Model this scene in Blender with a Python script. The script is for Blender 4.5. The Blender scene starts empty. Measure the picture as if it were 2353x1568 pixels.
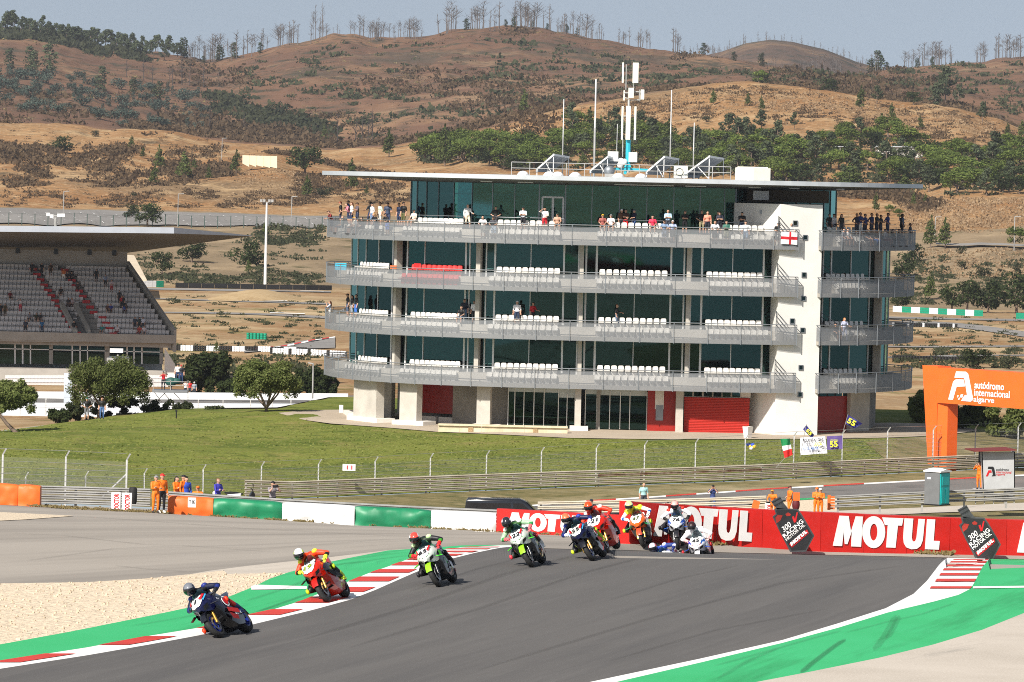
import bpy,bmesh,math,random
import numpy as np
from mathutils import Vector,Matrix
RN=random.Random(11)
NR=np.random.RandomState(5)
sc=bpy.context.scene
COL=sc.collection
PI=math.pi
# ---------------------------------------------------------------- camera, light, exposure
CAMZ=20.0                      # metres above datum
FD=11488.0                     # focal length in units of 1/2353 of the picture width
CX,CY=1176.5,784.0
PITCH=math.atan((784 - 405)/FD)
ROLL=math.radians(1.3)
_F=Vector((0,math.cos(PITCH),-math.sin(PITCH)))
_U0=Vector((0,math.sin(PITCH),math.cos(PITCH)))
_R0=Vector((1,0,0))
_R=_R0*math.cos(ROLL)+_U0*math.sin(ROLL)
_U=-_R0*math.sin(ROLL)+_U0*math.cos(ROLL)
cam_d=bpy.data.cameras.new('camera')
cam=bpy.data.objects.new('camera',cam_d)
COL.objects.link(cam)
cam.matrix_world=Matrix(((_R.x,_U.x,-_F.x,0),(_R.y,_U.y,-_F.y,0),(_R.z,_U.z,-_F.z,CAMZ),(0,0,0,1)))
cam_d.sensor_fit='HORIZONTAL'
cam_d.sensor_width=36.0
cam_d.lens=36.0*FD/2353.0
cam_d.clip_start=1.0
cam_d.clip_end=30000.0
sc.camera=cam
SUN_EL,SUN_AZ=math.radians(39),math.radians(31)     # azimuth: to the left of straight behind the camera
sun_dir=Vector((-math.sin(SUN_AZ)*math.cos(SUN_EL),-math.cos(SUN_AZ)*math.cos(SUN_EL),math.sin(SUN_EL)))
world=bpy.data.worlds.new('World')
sc.world=world
world.use_nodes=True
_nt=world.node_tree
_bg=_nt.nodes['Background']
_sky=_nt.nodes.new('ShaderNodeTexSky')
_sky.sky_type='NISHITA'
_sky.sun_disc=False
_sky.sun_elevation=SUN_EL
_sky.sun_rotation=math.atan2(sun_dir.x,sun_dir.y)
_sky.altitude=50
_sky.air_density=1.3
_sky.dust_density=1.0
_sky.ozone_density=3.0
_tc=_nt.nodes.new('ShaderNodeTexCoord')
_ad=_nt.nodes.new('ShaderNodeVectorMath'); _ad.operation='ADD'; _ad.inputs[1].default_value=(0,0,0.22)
_nm=_nt.nodes.new('ShaderNodeVectorMath'); _nm.operation='NORMALIZE'
_nt.links.new(_tc.outputs['Generated'],_ad.inputs[0]); _nt.links.new(_ad.outputs[0],_nm.inputs[0]); _nt.links.new(_nm.outputs[0],_sky.inputs['Vector'])
_hs=_nt.nodes.new('ShaderNodeHueSaturation'); _hs.inputs['Saturation'].default_value=0.56; _hs.inputs['Value'].default_value=1.0
_nt.links.new(_sky.outputs[0],_hs.inputs['Color']); _nt.links.new(_hs.outputs[0],_bg.inputs[0])
_bg.inputs[1].default_value=0.07
sun_d=bpy.data.lights.new('sun','SUN')
sun_d.energy=5.0
sun_d.angle=math.radians(0.53)
sun_d.color=(1.0,0.94,0.85)
sun_o=bpy.data.objects.new('sun',sun_d)
COL.objects.link(sun_o)
sun_o.rotation_euler=(-sun_dir).to_track_quat('-Z','Y').to_euler()
sun_o.location=(0,0,300)
sc.view_settings.view_transform='Standard'
sc.view_settings.look='None'
sc.view_settings.exposure=0.55
sc.view_settings.gamma=1.0
sc.view_settings.use_curve_mapping=False
DENOISE=False
sc.cycles.sample_clamp_indirect=4.0
sc.cycles.max_bounces=6
sc.cycles.transparent_max_bounces=24
sc.cycles.use_denoising=DENOISE
sc.cycles.filter_width=1.0
sc.cycles.caustics_reflective=False
sc.cycles.caustics_refractive=False
# ---------------------------------------------------------------- geometry of the view (surveying aid)
def ray(px,py):
 d=_F+_R*((px - CX)/FD)+_U*(-(py - CY)/FD)
 return d.x/d.y,d.z/d.y
def W(px,py,Y):
 u,s=ray(px,py)
 return Vector((u*Y,Y,CAMZ+s*Y))
def pix(p):
 v=Vector((p[0],p[1],p[2] - CAMZ))
 f=v.dot(_F)
 return CX+FD*v.dot(_R)/f,CY - FD*v.dot(_U)/f
def u_of(px,Y,z):
 py=700.0
 for _ in range(4):
  x=ray(px,py)[0]*Y
  py=pix((x,Y,z))[1]
 return ray(px,py)[0]
# ---------------------------------------------------------------- value noise (vectorised)
def _hash(ix,iy,seed):
 h=(ix.astype(np.int64)*374761393+iy.astype(np.int64)*668265263+seed*1274126177) & 0x7fffffff
 h=((h ^ (h >> 13))*1274126177) & 0x7fffffff
 return ((h ^ (h >> 16)) & 0xffff)/65535.0
def vnoise(x,y,seed=0):
 x=np.asarray(x,float); y=np.asarray(y,float)
 ix=np.floor(x); iy=np.floor(y)
 fx=x - ix; fy=y - iy
 fx=fx*fx*(3 - 2*fx); fy=fy*fy*(3 - 2*fy)
 a=_hash(ix,iy,seed); b=_hash(ix+1,iy,seed); c=_hash(ix,iy+1,seed); d=_hash(ix+1,iy+1,seed)
 return (a*(1 - fx)+b*fx)*(1 - fy)+(c*(1 - fx)+d*fx)*fy - 0.5
def fbm(x,y,scale,octv=4,seed=0):
 r=0; a=1.0; s=scale
 for k in range(octv):
  r=r+a*vnoise(np.asarray(x)/s,np.asarray(y)/s,seed+k); a *= 0.5; s *= 0.5
 return r
# ---------------------------------------------------------------- materials
MATS={}
def _n(nt,t,**kw):
 n=nt.nodes.new(t)
 for k,v in kw.items(): setattr(n,k,v)
 return n
def rgba(c): return (c[0],c[1],c[2],1.0)
def mat(name,c,rough=0.6,metal=0.0,var=0.12,vs=2.0,c2=None,bump=0.0,bs=30.0,spec=0.4,coord='Object',coat=0.0,detail=6.0,contrast=(0.35,0.65)):
 if name in MATS: return MATS[name]
 m=bpy.data.materials.new(name); m.use_nodes=True
 nt=m.node_tree; b=nt.nodes['Principled BSDF']
 b.inputs['Roughness'].default_value=rough
 b.inputs['Metallic'].default_value=metal
 b.inputs['Specular IOR Level'].default_value=spec
 if coat: b.inputs['Coat Weight'].default_value=coat; b.inputs['Coat Roughness'].default_value=0.05
 if var or c2:
  if coord == 'World': vec=_n(nt,'ShaderNodeNewGeometry').outputs['Position']
  else: vec=_n(nt,'ShaderNodeTexCoord').outputs['Object']
  nz=_n(nt,'ShaderNodeTexNoise'); nz.inputs['Scale'].default_value=vs; nz.inputs['Detail'].default_value=detail
  nz.inputs['Roughness'].default_value=0.65
  nt.links.new(vec,nz.inputs['Vector'])
  cr=_n(nt,'ShaderNodeValToRGB')
  e=cr.color_ramp.elements
  e[0].position,e[1].position=contrast
  if c2 is None:
   e[0].color=rgba([max(0,x*(1 - var)) for x in c]); e[1].color=rgba([min(1,x*(1+var)) for x in c])
  else:
   e[0].color=rgba(c); e[1].color=rgba(c2)
  nt.links.new(nz.outputs[0],cr.inputs[0]); nt.links.new(cr.outputs[0],b.inputs['Base Color'])
  if bump:
   n2=_n(nt,'ShaderNodeTexNoise'); n2.inputs['Scale'].default_value=bs; n2.inputs['Detail'].default_value=4
   nt.links.new(vec,n2.inputs['Vector'])
   bp=_n(nt,'ShaderNodeBump'); bp.inputs['Strength'].default_value=bump; bp.inputs['Distance'].default_value=1.0/bs
   nt.links.new(n2.outputs[0],bp.inputs['Height']); nt.links.new(bp.outputs[0],b.inputs['Normal'])
 else:
  b.inputs['Base Color'].default_value=rgba(c)
 m.diffuse_color=rgba(c)
 MATS[name]=m
 return m
def cmat(c,rough=0.6,kind='cloth'):
 """plain coloured cloth / paint, cached by colour"""
 key='%s_%02x%02x%02x' % (kind,int(c[0]*255),int(c[1]*255),int(c[2]*255))
 if kind == 'paint': return mat(key,c,0.28,0,0.05,4,coat=0.4)
 return mat(key,c,rough,0,0.18,9)
def glass_mat(name,tint,refl=0.10,rough=0.02):
 if name in MATS: return MATS[name]
 m=bpy.data.materials.new(name); m.use_nodes=True
 nt=m.node_tree; nt.nodes.remove(nt.nodes['Principled BSDF'])
 out=nt.nodes['Material Output']
 t=_n(nt,'ShaderNodeBsdfTransparent'); t.inputs[0].default_value=rgba(tint)
 g=_n(nt,'ShaderNodeBsdfGlossy'); g.inputs['Roughness'].default_value=rough; g.inputs[0].default_value=(0.4,0.8,0.75,1)
 mx=_n(nt,'ShaderNodeMixShader')
 fr=_n(nt,'ShaderNodeFresnel'); fr.inputs[0].default_value=1.5
 ma=_n(nt,'ShaderNodeMath',operation='ADD'); ma.inputs[1].default_value=refl - 0.04
 nt.links.new(fr.outputs[0],ma.inputs[0])
 nt.links.new(ma.outputs[0],mx.inputs[0]); nt.links.new(t.outputs[0],mx.inputs[1]); nt.links.new(g.outputs[0],mx.inputs[2])
 nt.links.new(mx.outputs[0],out.inputs[0])
 MATS[name]=m
 return m
def screen_mat(name,c,opacity,pattern=None,rough=0.5,scale=20.0,metal=0.3):
 """perforated metal / chain link: a real sheet with holes"""
 if name in MATS: return MATS[name]
 m=bpy.data.materials.new(name); m.use_nodes=True
 nt=m.node_tree; b=nt.nodes['Principled BSDF']; out=nt.nodes['Material Output']
 b.inputs['Base Color'].default_value=rgba(c); b.inputs['Roughness'].default_value=rough; b.inputs['Metallic'].default_value=metal
 t=_n(nt,'ShaderNodeBsdfTransparent'); mx=_n(nt,'ShaderNodeMixShader')
 if pattern == 'chain':
  tc=_n(nt,'ShaderNodeTexCoord')
  masks=[]
  for ang in (0.85,-0.85):
   mp=_n(nt,'ShaderNodeMapping'); mp.inputs['Rotation'].default_value=(0,ang,0)
   nt.links.new(tc.outputs['UV'],mp.inputs[0]) if False else nt.links.new(tc.outputs['Object'],mp.inputs[0])
   wv=_n(nt,'ShaderNodeTexWave',bands_direction='X'); wv.inputs['Scale'].default_value=scale
   nt.links.new(mp.outputs[0],wv.inputs[0])
   gt=_n(nt,'ShaderNodeMath',operation='GREATER_THAN'); gt.inputs[1].default_value=1 - opacity
   nt.links.new(wv.outputs['Fac'],gt.inputs[0]); masks.append(gt)
  mxx=_n(nt,'ShaderNodeMath',operation='MAXIMUM')
  nt.links.new(masks[0].outputs[0],mxx.inputs[0]); nt.links.new(masks[1].outputs[0],mxx.inputs[1])
  nt.links.new(mxx.outputs[0],mx.inputs[0])
 else:
  mx.inputs[0].default_value=opacity
 nt.links.new(t.outputs[0],mx.inputs[1]); nt.links.new(b.outputs[0],mx.inputs[2]); nt.links.new(mx.outputs[0],out.inputs[0])
 MATS[name]=m
 return m
# ---------------------------------------------------------------- mesh builder
class MB:
 def __init__(s): s.v=[]; s.f=[]; s.m=[]; s.mi=0
 def add(s,vs,fs,mi=None):
  o=len(s.v); s.v.extend([tuple(x) for x in vs]); s.f.extend([tuple(i+o for i in f) for f in fs])
  s.m.extend([s.mi if mi is None else mi]*len(fs)); return s
 def hexa(s,p,mi=None):
  """8 points: bottom ring 0-3, top ring 4-7"""
  return s.add(p,[(3,2,1,0),(4,5,6,7),(0,1,5,4),(1,2,6,5),(2,3,7,6),(3,0,4,7)],mi)
 def box(s,c,d,M=None,mi=None):
  x,y,z=d[0]/2,d[1]/2,d[2]/2
  p=[Vector((a,b,e)) for e in (-z,z) for a,b in ((-x,-y),(x,-y),(x,y),(-x,y))]
  p=[(M @ q if M is not None else q)+Vector(c) for q in p]
  return s.hexa(p,mi)
 def bar(s,a,b,w,h,up=Vector((0,0,1)),mi=None):
  """square bar a->b, w across, h along up"""
  a=Vector(a); b=Vector(b); d=(b - a).normalized()
  r=d.cross(up)
  if r.length < 1e-4: r=d.cross(Vector((0,1,0)))
  r.normalize(); q=r.cross(d).normalized()
  r *= w/2; q *= h/2
  return s.hexa([a - r - q,a+r - q,a+r+q,a - r+q,b - r - q,b+r - q,b+r+q,b - r+q],mi)
 def tube(s,pts,r,n=6,mi=None,cap=True):
  pts=[Vector(p) for p in pts]
  rs=r if isinstance(r,(list,tuple)) else [r]*len(pts)
  vs=[]; fs=[]
  prev=None
  for i,p in enumerate(pts):
   d=(pts[min(i+1,len(pts) - 1)] - pts[max(i - 1,0)])
   d=d.normalized() if d.length > 1e-9 else Vector((0,0,1))
   if prev is None:
    a=d.cross(Vector((0,0,1)))
    if a.length < 1e-3: a=d.cross(Vector((0,1,0)))
   else:
    a=prev - d*prev.dot(d)
    if a.length < 1e-6: a=d.orthogonal()
   a.normalize(); prev=a
   b=d.cross(a)
   for k in range(n):
    t=2*PI*k/n
    vs.append(p+a*(math.cos(t)*rs[i])+b*(math.sin(t)*rs[i]))
  for i in range(len(pts) - 1):
   for k in range(n):
    fs.append((i*n+k,i*n+(k+1) % n,(i+1)*n+(k+1) % n,(i+1)*n+k))
  if cap:
   fs.append(tuple(range(n - 1,-1,-1))); fs.append(tuple((len(pts) - 1)*n+k for k in range(n)))
  return s.add(vs,fs,mi)
 def ball(s,c,r,nu=8,nv=6,mi=None,M=None):
  rr=r if isinstance(r,(list,tuple)) else (r,r,r)
  vs=[]; fs=[]
  for j in range(nv+1):
   ph=PI*j/nv
   for i in range(nu):
    th=2*PI*i/nu
    q=Vector((rr[0]*math.sin(ph)*math.cos(th),rr[1]*math.sin(ph)*math.sin(th),rr[2]*math.cos(ph)))
    vs.append((M @ q if M is not None else q)+Vector(c))
  for j in range(nv):
   for i in range(nu):
    fs.append((j*nu+i,(j+1)*nu+i,(j+1)*nu+(i+1) % nu,j*nu+(i+1) % nu))
  return s.add(vs,fs,mi)
 def rev(s,prof,axis_o,ax,n=24,mi=None,a0=0.0,a1=2*PI,closed=True):
  """revolve profile [(radius, along)] about axis ax ('x' or 'z')"""
  vs=[]; fs=[]; m=len(prof)
  full=abs(a1 - a0 - 2*PI) < 1e-6
  nn=n if full else n+1
  for i in range(nn):
   t=a0+(a1 - a0)*i/n
   for r,h in prof:
    if ax == 'x': q=Vector((h,r*math.cos(t),r*math.sin(t)))
    else: q=Vector((r*math.cos(t),r*math.sin(t),h))
    vs.append(q+Vector(axis_o))
  for i in range(n):
   j=(i+1) % nn
   for k in range(m if closed else m - 1):
    k2=(k+1) % m
    fs.append((i*m+k,j*m+k,j*m+k2,i*m+k2))
  return s.add(vs,fs,mi)
 def loft(s,secs,mi=None,closed=False,cap=False):
  m=len(secs[0]); vs=[p for q in secs for p in q]; fs=[]
  for i in range(len(secs) - 1):
   for k in range(m if closed else m - 1):
    k2=(k+1) % m
    fs.append((i*m+k,i*m+k2,(i+1)*m+k2,(i+1)*m+k))
  if cap:
   fs.append(tuple(range(m - 1,-1,-1))); fs.append(tuple((len(secs) - 1)*m+k for k in range(m)))
  return s.add(vs,fs,mi)
 def prism(s,poly,vec,mi=None):
  """planar polygon (list of points) extruded along vec"""
  n=len(poly); v=Vector(vec)
  vs=[Vector(p) for p in poly]+[Vector(p)+v for p in poly]
  fs=[tuple(range(n - 1,-1,-1)),tuple(range(n,2*n))]+[(i,(i+1) % n,n+(i+1) % n,n+i) for i in range(n)]
  return s.add(vs,fs,mi)
 def mesh(s,name,mats=(),smooth=False,weld=False):
  me=bpy.data.meshes.new(name)
  me.from_pydata([tuple(x) for x in s.v],[],s.f)
  for m in (mats if isinstance(mats,(list,tuple)) else [mats]): me.materials.append(m)
  if s.m and max(s.m) > 0: me.polygons.foreach_set('material_index',s.m)
  bm=bmesh.new(); bm.from_mesh(me)
  if weld: bmesh.ops.remove_doubles(bm,verts=bm.verts,dist=1e-5)
  bmesh.ops.recalc_face_normals(bm,faces=bm.faces); bm.to_mesh(me); bm.free()
  if smooth:
   me.polygons.foreach_set('use_smooth',[True]*len(me.polygons))
   try: me.set_sharp_from_angle(angle=math.radians(50))
   except Exception: pass
  me.update()
  return me
 def build(s,name,mats,parent=None,smooth=False,weld=False):
  return put(name,s.mesh(name,mats,smooth,weld),parent)
def wmx(o):
 M=o.matrix_basis.copy()
 if o.parent: M=wmx(o.parent) @ o.matrix_parent_inverse @ M
 return M
def put(name,me,parent=None,M=None):
 o=bpy.data.objects.new(name,me); COL.objects.link(o)
 if M is not None: o.matrix_basis=M
 if parent is not None:
  o.parent=parent; o.matrix_parent_inverse=wmx(parent).inverted()
 return o
def thing(name,label,cat,loc=(0,0,0),group=None,M=None):
 o=bpy.data.objects.new(name,None); COL.objects.link(o)
 o.empty_display_size=0.2
 if M is not None: o.matrix_basis=M
 else: o.location=loc
 return tag(o,label,cat,group)
def tag(o,label,cat,group=None):
 o['label']=label; o['category']=cat
 if group: o['group']=group
 return o
def struct(o,label=None):
 o['kind']='structure'
 if label: o['label']=label
 return o
def stuff(o,label=None):
 o['kind']='stuff'
 if label: o['label']=label
 return o
def remat(o,mats):
 """per-object materials on shared mesh data"""
 for i,m in enumerate(mats):
  if i < len(o.material_slots):
   o.material_slots[i].link='OBJECT'; o.material_slots[i].material=m
 return o
def frame(o,r,u):
 """matrix with origin o, x axis r, y axis u, z axis r x u"""
 r=Vector(r).normalized(); u=Vector(u); u=(u - r*u.dot(r)).normalized(); n=r.cross(u)
 return Matrix(((r.x,u.x,n.x,o[0]),(r.y,u.y,n.y,o[1]),(r.z,u.z,n.z,o[2]),(0,0,0,1)))
_txt={}
def text_mesh(s,size=1.0,bold=0.0,shear=0.0,depth=0.0,spacing=1.0):
 key=(s,size,bold,shear,depth,spacing)
 if key in _txt: return _txt[key]
 cu=bpy.data.curves.new('lettering','FONT')
 cu.body=s; cu.size=size; cu.offset=bold*size; cu.shear=shear; cu.extrude=depth
 cu.align_x='CENTER'; cu.align_y='CENTER'; cu.space_character=spacing
 cu.resolution_u=3
 o=bpy.data.objects.new('lettering',cu)
 me=bpy.data.meshes.new_from_object(o)
 me.name='lettering'
 bpy.data.objects.remove(o); bpy.data.curves.remove(cu)
 _txt[key]=me
 return me
def text(s,M,size,m,parent,bold=0.0,shear=0.0,name='lettering',fit=None,depth=0.0,spacing=1.0):
 me=text_mesh(s,size,bold,shear,depth,spacing).copy()
 me.materials.clear(); me.materials.append(m)
 if fit:
  xs=[v.co.x for v in me.vertices]; ys=[v.co.y for v in me.vertices]
  w,h=max(xs) - min(xs),max(ys) - min(ys); cx,cy=(max(xs)+min(xs))/2,(max(ys)+min(ys))/2
  kx=fit[0]/w; ky=fit[1]/h if fit[1] else kx
  me.transform(Matrix.Diagonal((kx,ky,1,1)) @ Matrix.Translation((-cx,-cy,0)))
 return put(name,me,parent,M)
# ---------------------------------------------------------------- terrain: one sheet of survey lines from near to far
NU=640
PX0,PX1=-420.0,2780.0
UG=np.linspace(ray(PX0,700)[0],ray(PX1,700)[0],NU)
def _row(pts,smooth=0):
 """pts: (px, Y, z) with z number, or (px, Y, None, py)"""
 us,Ys,zs=[],[],[]
 for p in pts:
  if len(p) == 4:
   u,s=ray(p[0],p[3]); us.append(u); Ys.append(p[1]); zs.append(CAMZ+s*p[1])
  else:
   us.append(u_of(p[0],p[1],p[2])); Ys.append(p[1]); zs.append(p[2])
 Y=np.interp(UG,us,Ys); z=np.interp(UG,us,zs)
 if smooth:
  k=np.hanning(smooth*2+3); k /= k.sum()
  pad=len(k) // 2
  z=np.convolve(np.pad(z,pad,'edge'),k,'valid'); Y=np.convolve(np.pad(Y,pad,'edge'),k,'valid')
 return Y,z
def P4(lst,Y): return [(a,Y,None,b) for a,b in lst]
ROWS=[]
NAME={}
def row(name,pts,smooth=0): NAME[name]=len(ROWS); ROWS.append(_row(pts,smooth))
CR=[(-400,114),(0,116),(600,121),(1000,128),(1150,131),(2780,131)]
row('near',[(0,35,10.3),(2353,35,10.3)])
row('crest0',[(p,y - 9,10.3) for p,y in CR])
row('crest',[(p,y,10.22) for p,y in CR])
row('crest2',[(-400,123,9.75),(0,125,9.75),(600,130,9.75),(1000,137,9.72),(1150,140,9.72),(1400,140,9.72),(1500,141,8.4),(2780,141,8.4)])
row('hollow',[(-400,148,8.4),(0,150,8.4),(600,151,8.6),(1150,150,9.08),(1448,148,9.2),(1608,150,9.1),(1900,151,8.85),(2272,153,8.72),(2780,155,8.6)])
row('wall',[(-400,239,None,1149),(0,239,None,1157.5),(176,239,None,1169.5),(351,239,None,1177.5),(483,239,None,1185.5),(689,239,None,1198.5),(989,239,None,1214.5),(1149,239,None,1222),(1431,238,None,1236),(2353,240,3.5),(2780,240,3.5)])
row('paddock',[(-400,275,1.6),(0,275,1.5),(600,280,0.9),(900,284,-.3),(1060,286,-0.85),(1290,290,-0.8),(1500,300,-0.35),(2353,312,-0.55),(2780,316,-0.5)])
row('fence',[(-400,288,1.2),(0,298,0.8),(300,306,0.2),(640,315,-0.7),(1700,345,-0.7),(2353,370,-0.7),(2780,384,-0.6)])
row('lawn1',[(-400,330,1.0),(0,335,0.9),(300,352,0.5),(640,360,0.25),(1000,352,0.35),(1300,353,0.3),(1720,359,0.3),(2353,374.5,-0.3),(2780,390,-0.3)],4)
row('terrace',[(-400,368,0.0),(0,372,0.05),(215,390,0.2),(400,400,0.55),(640,394,0.9),(1000,376,0.9),(1300,367.5,0.9),(1560,369,0.9),(1760,369,0.9),(2050,374,0.9),(2353,382,0.2),(2780,396,0.2)],4)
row('back',[(-400,384,-0.6),(0,386,-0.6),(215,402,-0.3),(400,412,0.2),(640,404,0.88),(760,425,0.88),(2120,425,0.88),(2353,420,0.2),(2780,420,0.2)])
row('pit',[(-400,480,-5.0),(400,490,-5.0),(2353,480,-4.5),(2780,480,-4.5)])
row('stand',[(-400,640,-8.0),(800,640,-7.5),(2780,640,-7.5)])
row('kart0',[(-400,775,-8.3),(800,775,-8.2),(2780,775,-8.5)])
row('kart1',[(-400,1190,-7.6),(700,1190,-7.4),(2000,1180,-9.0),(2780,1180,-9.0)])
row('slope',P4([(-400,520),(0,519),(400,520),(740,526),(1200,540)],1450)+[(2060,1300,None,612),(2353,1300,None,578),(2780,1300,None,560)])
row('park',P4([(-400,474),(0,477),(400,484),(740,496),(1200,500)],1640)+[(2060,1420,None,540),(2353,1420,None,520),(2780,1420,None,520)])
row('mid',P4([(-400,380),(0,385),(300,392),(560,400),(630,390),(740,420),(1000,400),(1180,395)],1800)+[(1500,1750,None,400),(1900,1620,None,440),(2100,1560,None,478),(2200,1540,None,456),(2353,1540,None,452),(2780,1540,None,440)],2)
row('bank',P4([(-400,268),(0,282),(200,289),(400,308),(600,332),(740,347),(900,343),(1050,326),(1130,308),(1330,253),(1500,222),(1650,196),(1720,192),(1850,203),(2050,232),(2200,247),(2300,275),(2353,298),(2780,330)],2000),3)
row('dip',P4([(-400,276),(0,290),(400,316),(600,338),(740,352),(900,349),(1050,331),(1130,313),(1330,258),(1500,226),(1720,196),(1850,207),(2050,236),(2200,252),(2353,302),(2780,336)],2150),3)
row('hill1',P4([(-400,215),(0,232),(200,250),(420,285),(560,300),(700,312),(830,300),(1000,262),(1200,232),(1400,205),(1600,178),(1750,172),(1900,186),(2100,205),(2353,225),(2780,235)],2550),6)
row('hill2',P4([(-400,130),(0,152),(200,180),(400,215),(480,222),(560,190),(700,165),(850,165),(1050,150),(1300,155),(1500,152),(1650,160),(1800,172),(1950,186),(2100,180),(2353,172),(2780,170)],2900),6)
row('ridge',P4([(-400,40),(0,65),(102,77),(205,104),(342,120),(410,127),(470,138),(513,133),(581,119),(649,102),(718,87),(762,80),(804,78),(850,87),(967,86),(1073,71),(1165,70),(1238,73),(1330,87),(1421,103),(1550,121),(1639,130),(1749,148),(1859,166),(1943,178),(1985,166),(2114,151),(2205,142),(2353,133),(2780,110)],3250),2)
row('beyond',P4([(-400,60),(0,85),(410,150),(513,150),(762,98),(1165,90),(1550,141),(1943,192),(2353,150),(2780,130)],3500),4)
RY=np.array([r[0] for r in ROWS]); RZ=np.array([r[1] for r in ROWS])
def _amp(Y): return np.interp(Y,[0,1190,1300,1640,1800,2000,2400,3000,3300],[0,0,1.2,0.3,5.0,2.0,14,10,2.5])
def relief(x,y):
 return _amp(y)*(fbm(x,y,260,5,3))+np.interp(y,[1190,1230,1560,1640,1680,1980,2050,2900],[0,1.6,1.6,.4,2.2,2.2,1.5,3.0])*fbm(np.asarray(x),np.asarray(y)*.16,15,3,12)+np.interp(y,[700,760,1150,1190],[0,.25,.25,0])*fbm(x,y,25,3,8)
def _col(u):
 k=(u - UG[0])/(UG[1] - UG[0]); k=min(max(k,0),NU - 1.001); i=int(k); f=k - i
 return RY[:,i]*(1 - f)+RY[:,i+1]*f,RZ[:,i]*(1 - f)+RZ[:,i+1]*f
def hz(x,y):
 Y,z=_col(x/y)
 return float(np.interp(y,Y,z))+(float(relief(x,y)) if y > 700 else 0.0)
def hit(px,py,ymin=0.0):
 """the ground point seen at picture position (px, py), beyond depth ymin"""
 u,s=ray(px,py)
 Y,z=_col(u)
 g=CAMZ+s*Y - z
 for k in range(len(Y) - 1):
  if Y[k+1] < ymin: continue
  if g[k] >= 0 and g[k+1] < 0:
   f=g[k]/(g[k] - g[k+1]); yy=Y[k]+f*(Y[k+1] - Y[k])
   if yy < ymin: continue
   return Vector((u*yy,yy,CAMZ+s*yy+(float(relief(u*yy,yy)) if yy > 700 else 0)))
 yy=Y[-1]
 return Vector((u*yy,yy,float(z[-1])))
def zone(name,a,b,subs,m,dz=0.0,step=1,label=None,extra=None):
 ia,ib=NAME[a],NAME[b]
 us=UG[::step]
 idx=np.arange(0,NU,step)
 Ys,Zs=[],[]
 for k in range(ia,ib):
  n=subs[k - ia]
  for j in range(n+(1 if k == ib - 1 else 0)):
   f=j/n
   Ys.append(RY[k,idx]*(1 - f)+RY[k+1,idx]*f); Zs.append(RZ[k,idx]*(1 - f)+RZ[k+1,idx]*f)
 Y=np.array(Ys); Z=np.array(Zs); X=Y*us[None,:]
 far=Y > 700
 Z=Z+np.where(far,relief(X,Y),0.0)+dz
 if extra is not None: Z=Z+extra(X,Y)
 nr,nc=Y.shape
 me=bpy.data.meshes.new(name)
 co=np.stack([X,Y,Z],-1).reshape(-1,3)
 i,j=np.meshgrid(np.arange(nr - 1),np.arange(nc - 1),indexing='ij')
 q=np.stack([i*nc+j,i*nc+j+1,(i+1)*nc+j+1,(i+1)*nc+j],-1).reshape(-1,4)
 me.vertices.add(len(co)); me.vertices.foreach_set('co',co.ravel())
 me.loops.add(q.size); me.loops.foreach_set('vertex_index',q.ravel())
 me.polygons.add(len(q)); me.polygons.foreach_set('loop_start',np.arange(0,q.size,4)); me.polygons.foreach_set('loop_total',np.full(len(q),4))
 me.update(calc_edges=True)
 me.polygons.foreach_set('use_smooth',[True]*len(q))
 me.materials.append(m)
 return struct(put(name,me),label)
def curve(pts):
 xs=[p[0] for p in pts]; ys=[p[1] for p in pts]
 return lambda x: float(np.interp(x,xs,ys))
def sheet(name,lo,hi,x0,x1,m,step=4.0,rows=6,dz=0.0,parent=None,ymin=0.0,thick=0.0):
 """ground sheet between two lines seen in the picture (lo nearer, hi farther)"""
 n=max(2,int((x1 - x0)/step))
 mb=MB(); grid=[]
 for i in range(n+1):
  px=x0+(x1 - x0)*i/n
  a,b=lo(px),hi(px)
  c=[]
  for k in range(rows+1):
   p=hit(px,b+(a - b)*k/rows,ymin); p.z += dz; c.append(p)
  grid.append((a - b,c))
 vs=[p for g in grid for p in g[1]]; fs=[]
 R1=rows+1
 for i in range(n):
  if grid[i][0] <= 0.02 and grid[i+1][0] <= 0.02: continue
  for k in range(rows):
   fs.append((i*R1+k,i*R1+k+1,(i+1)*R1+k+1,(i+1)*R1+k))
 mb.add(vs,fs)
 o=mb.build(name,m,parent,smooth=False)
 return o
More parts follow.
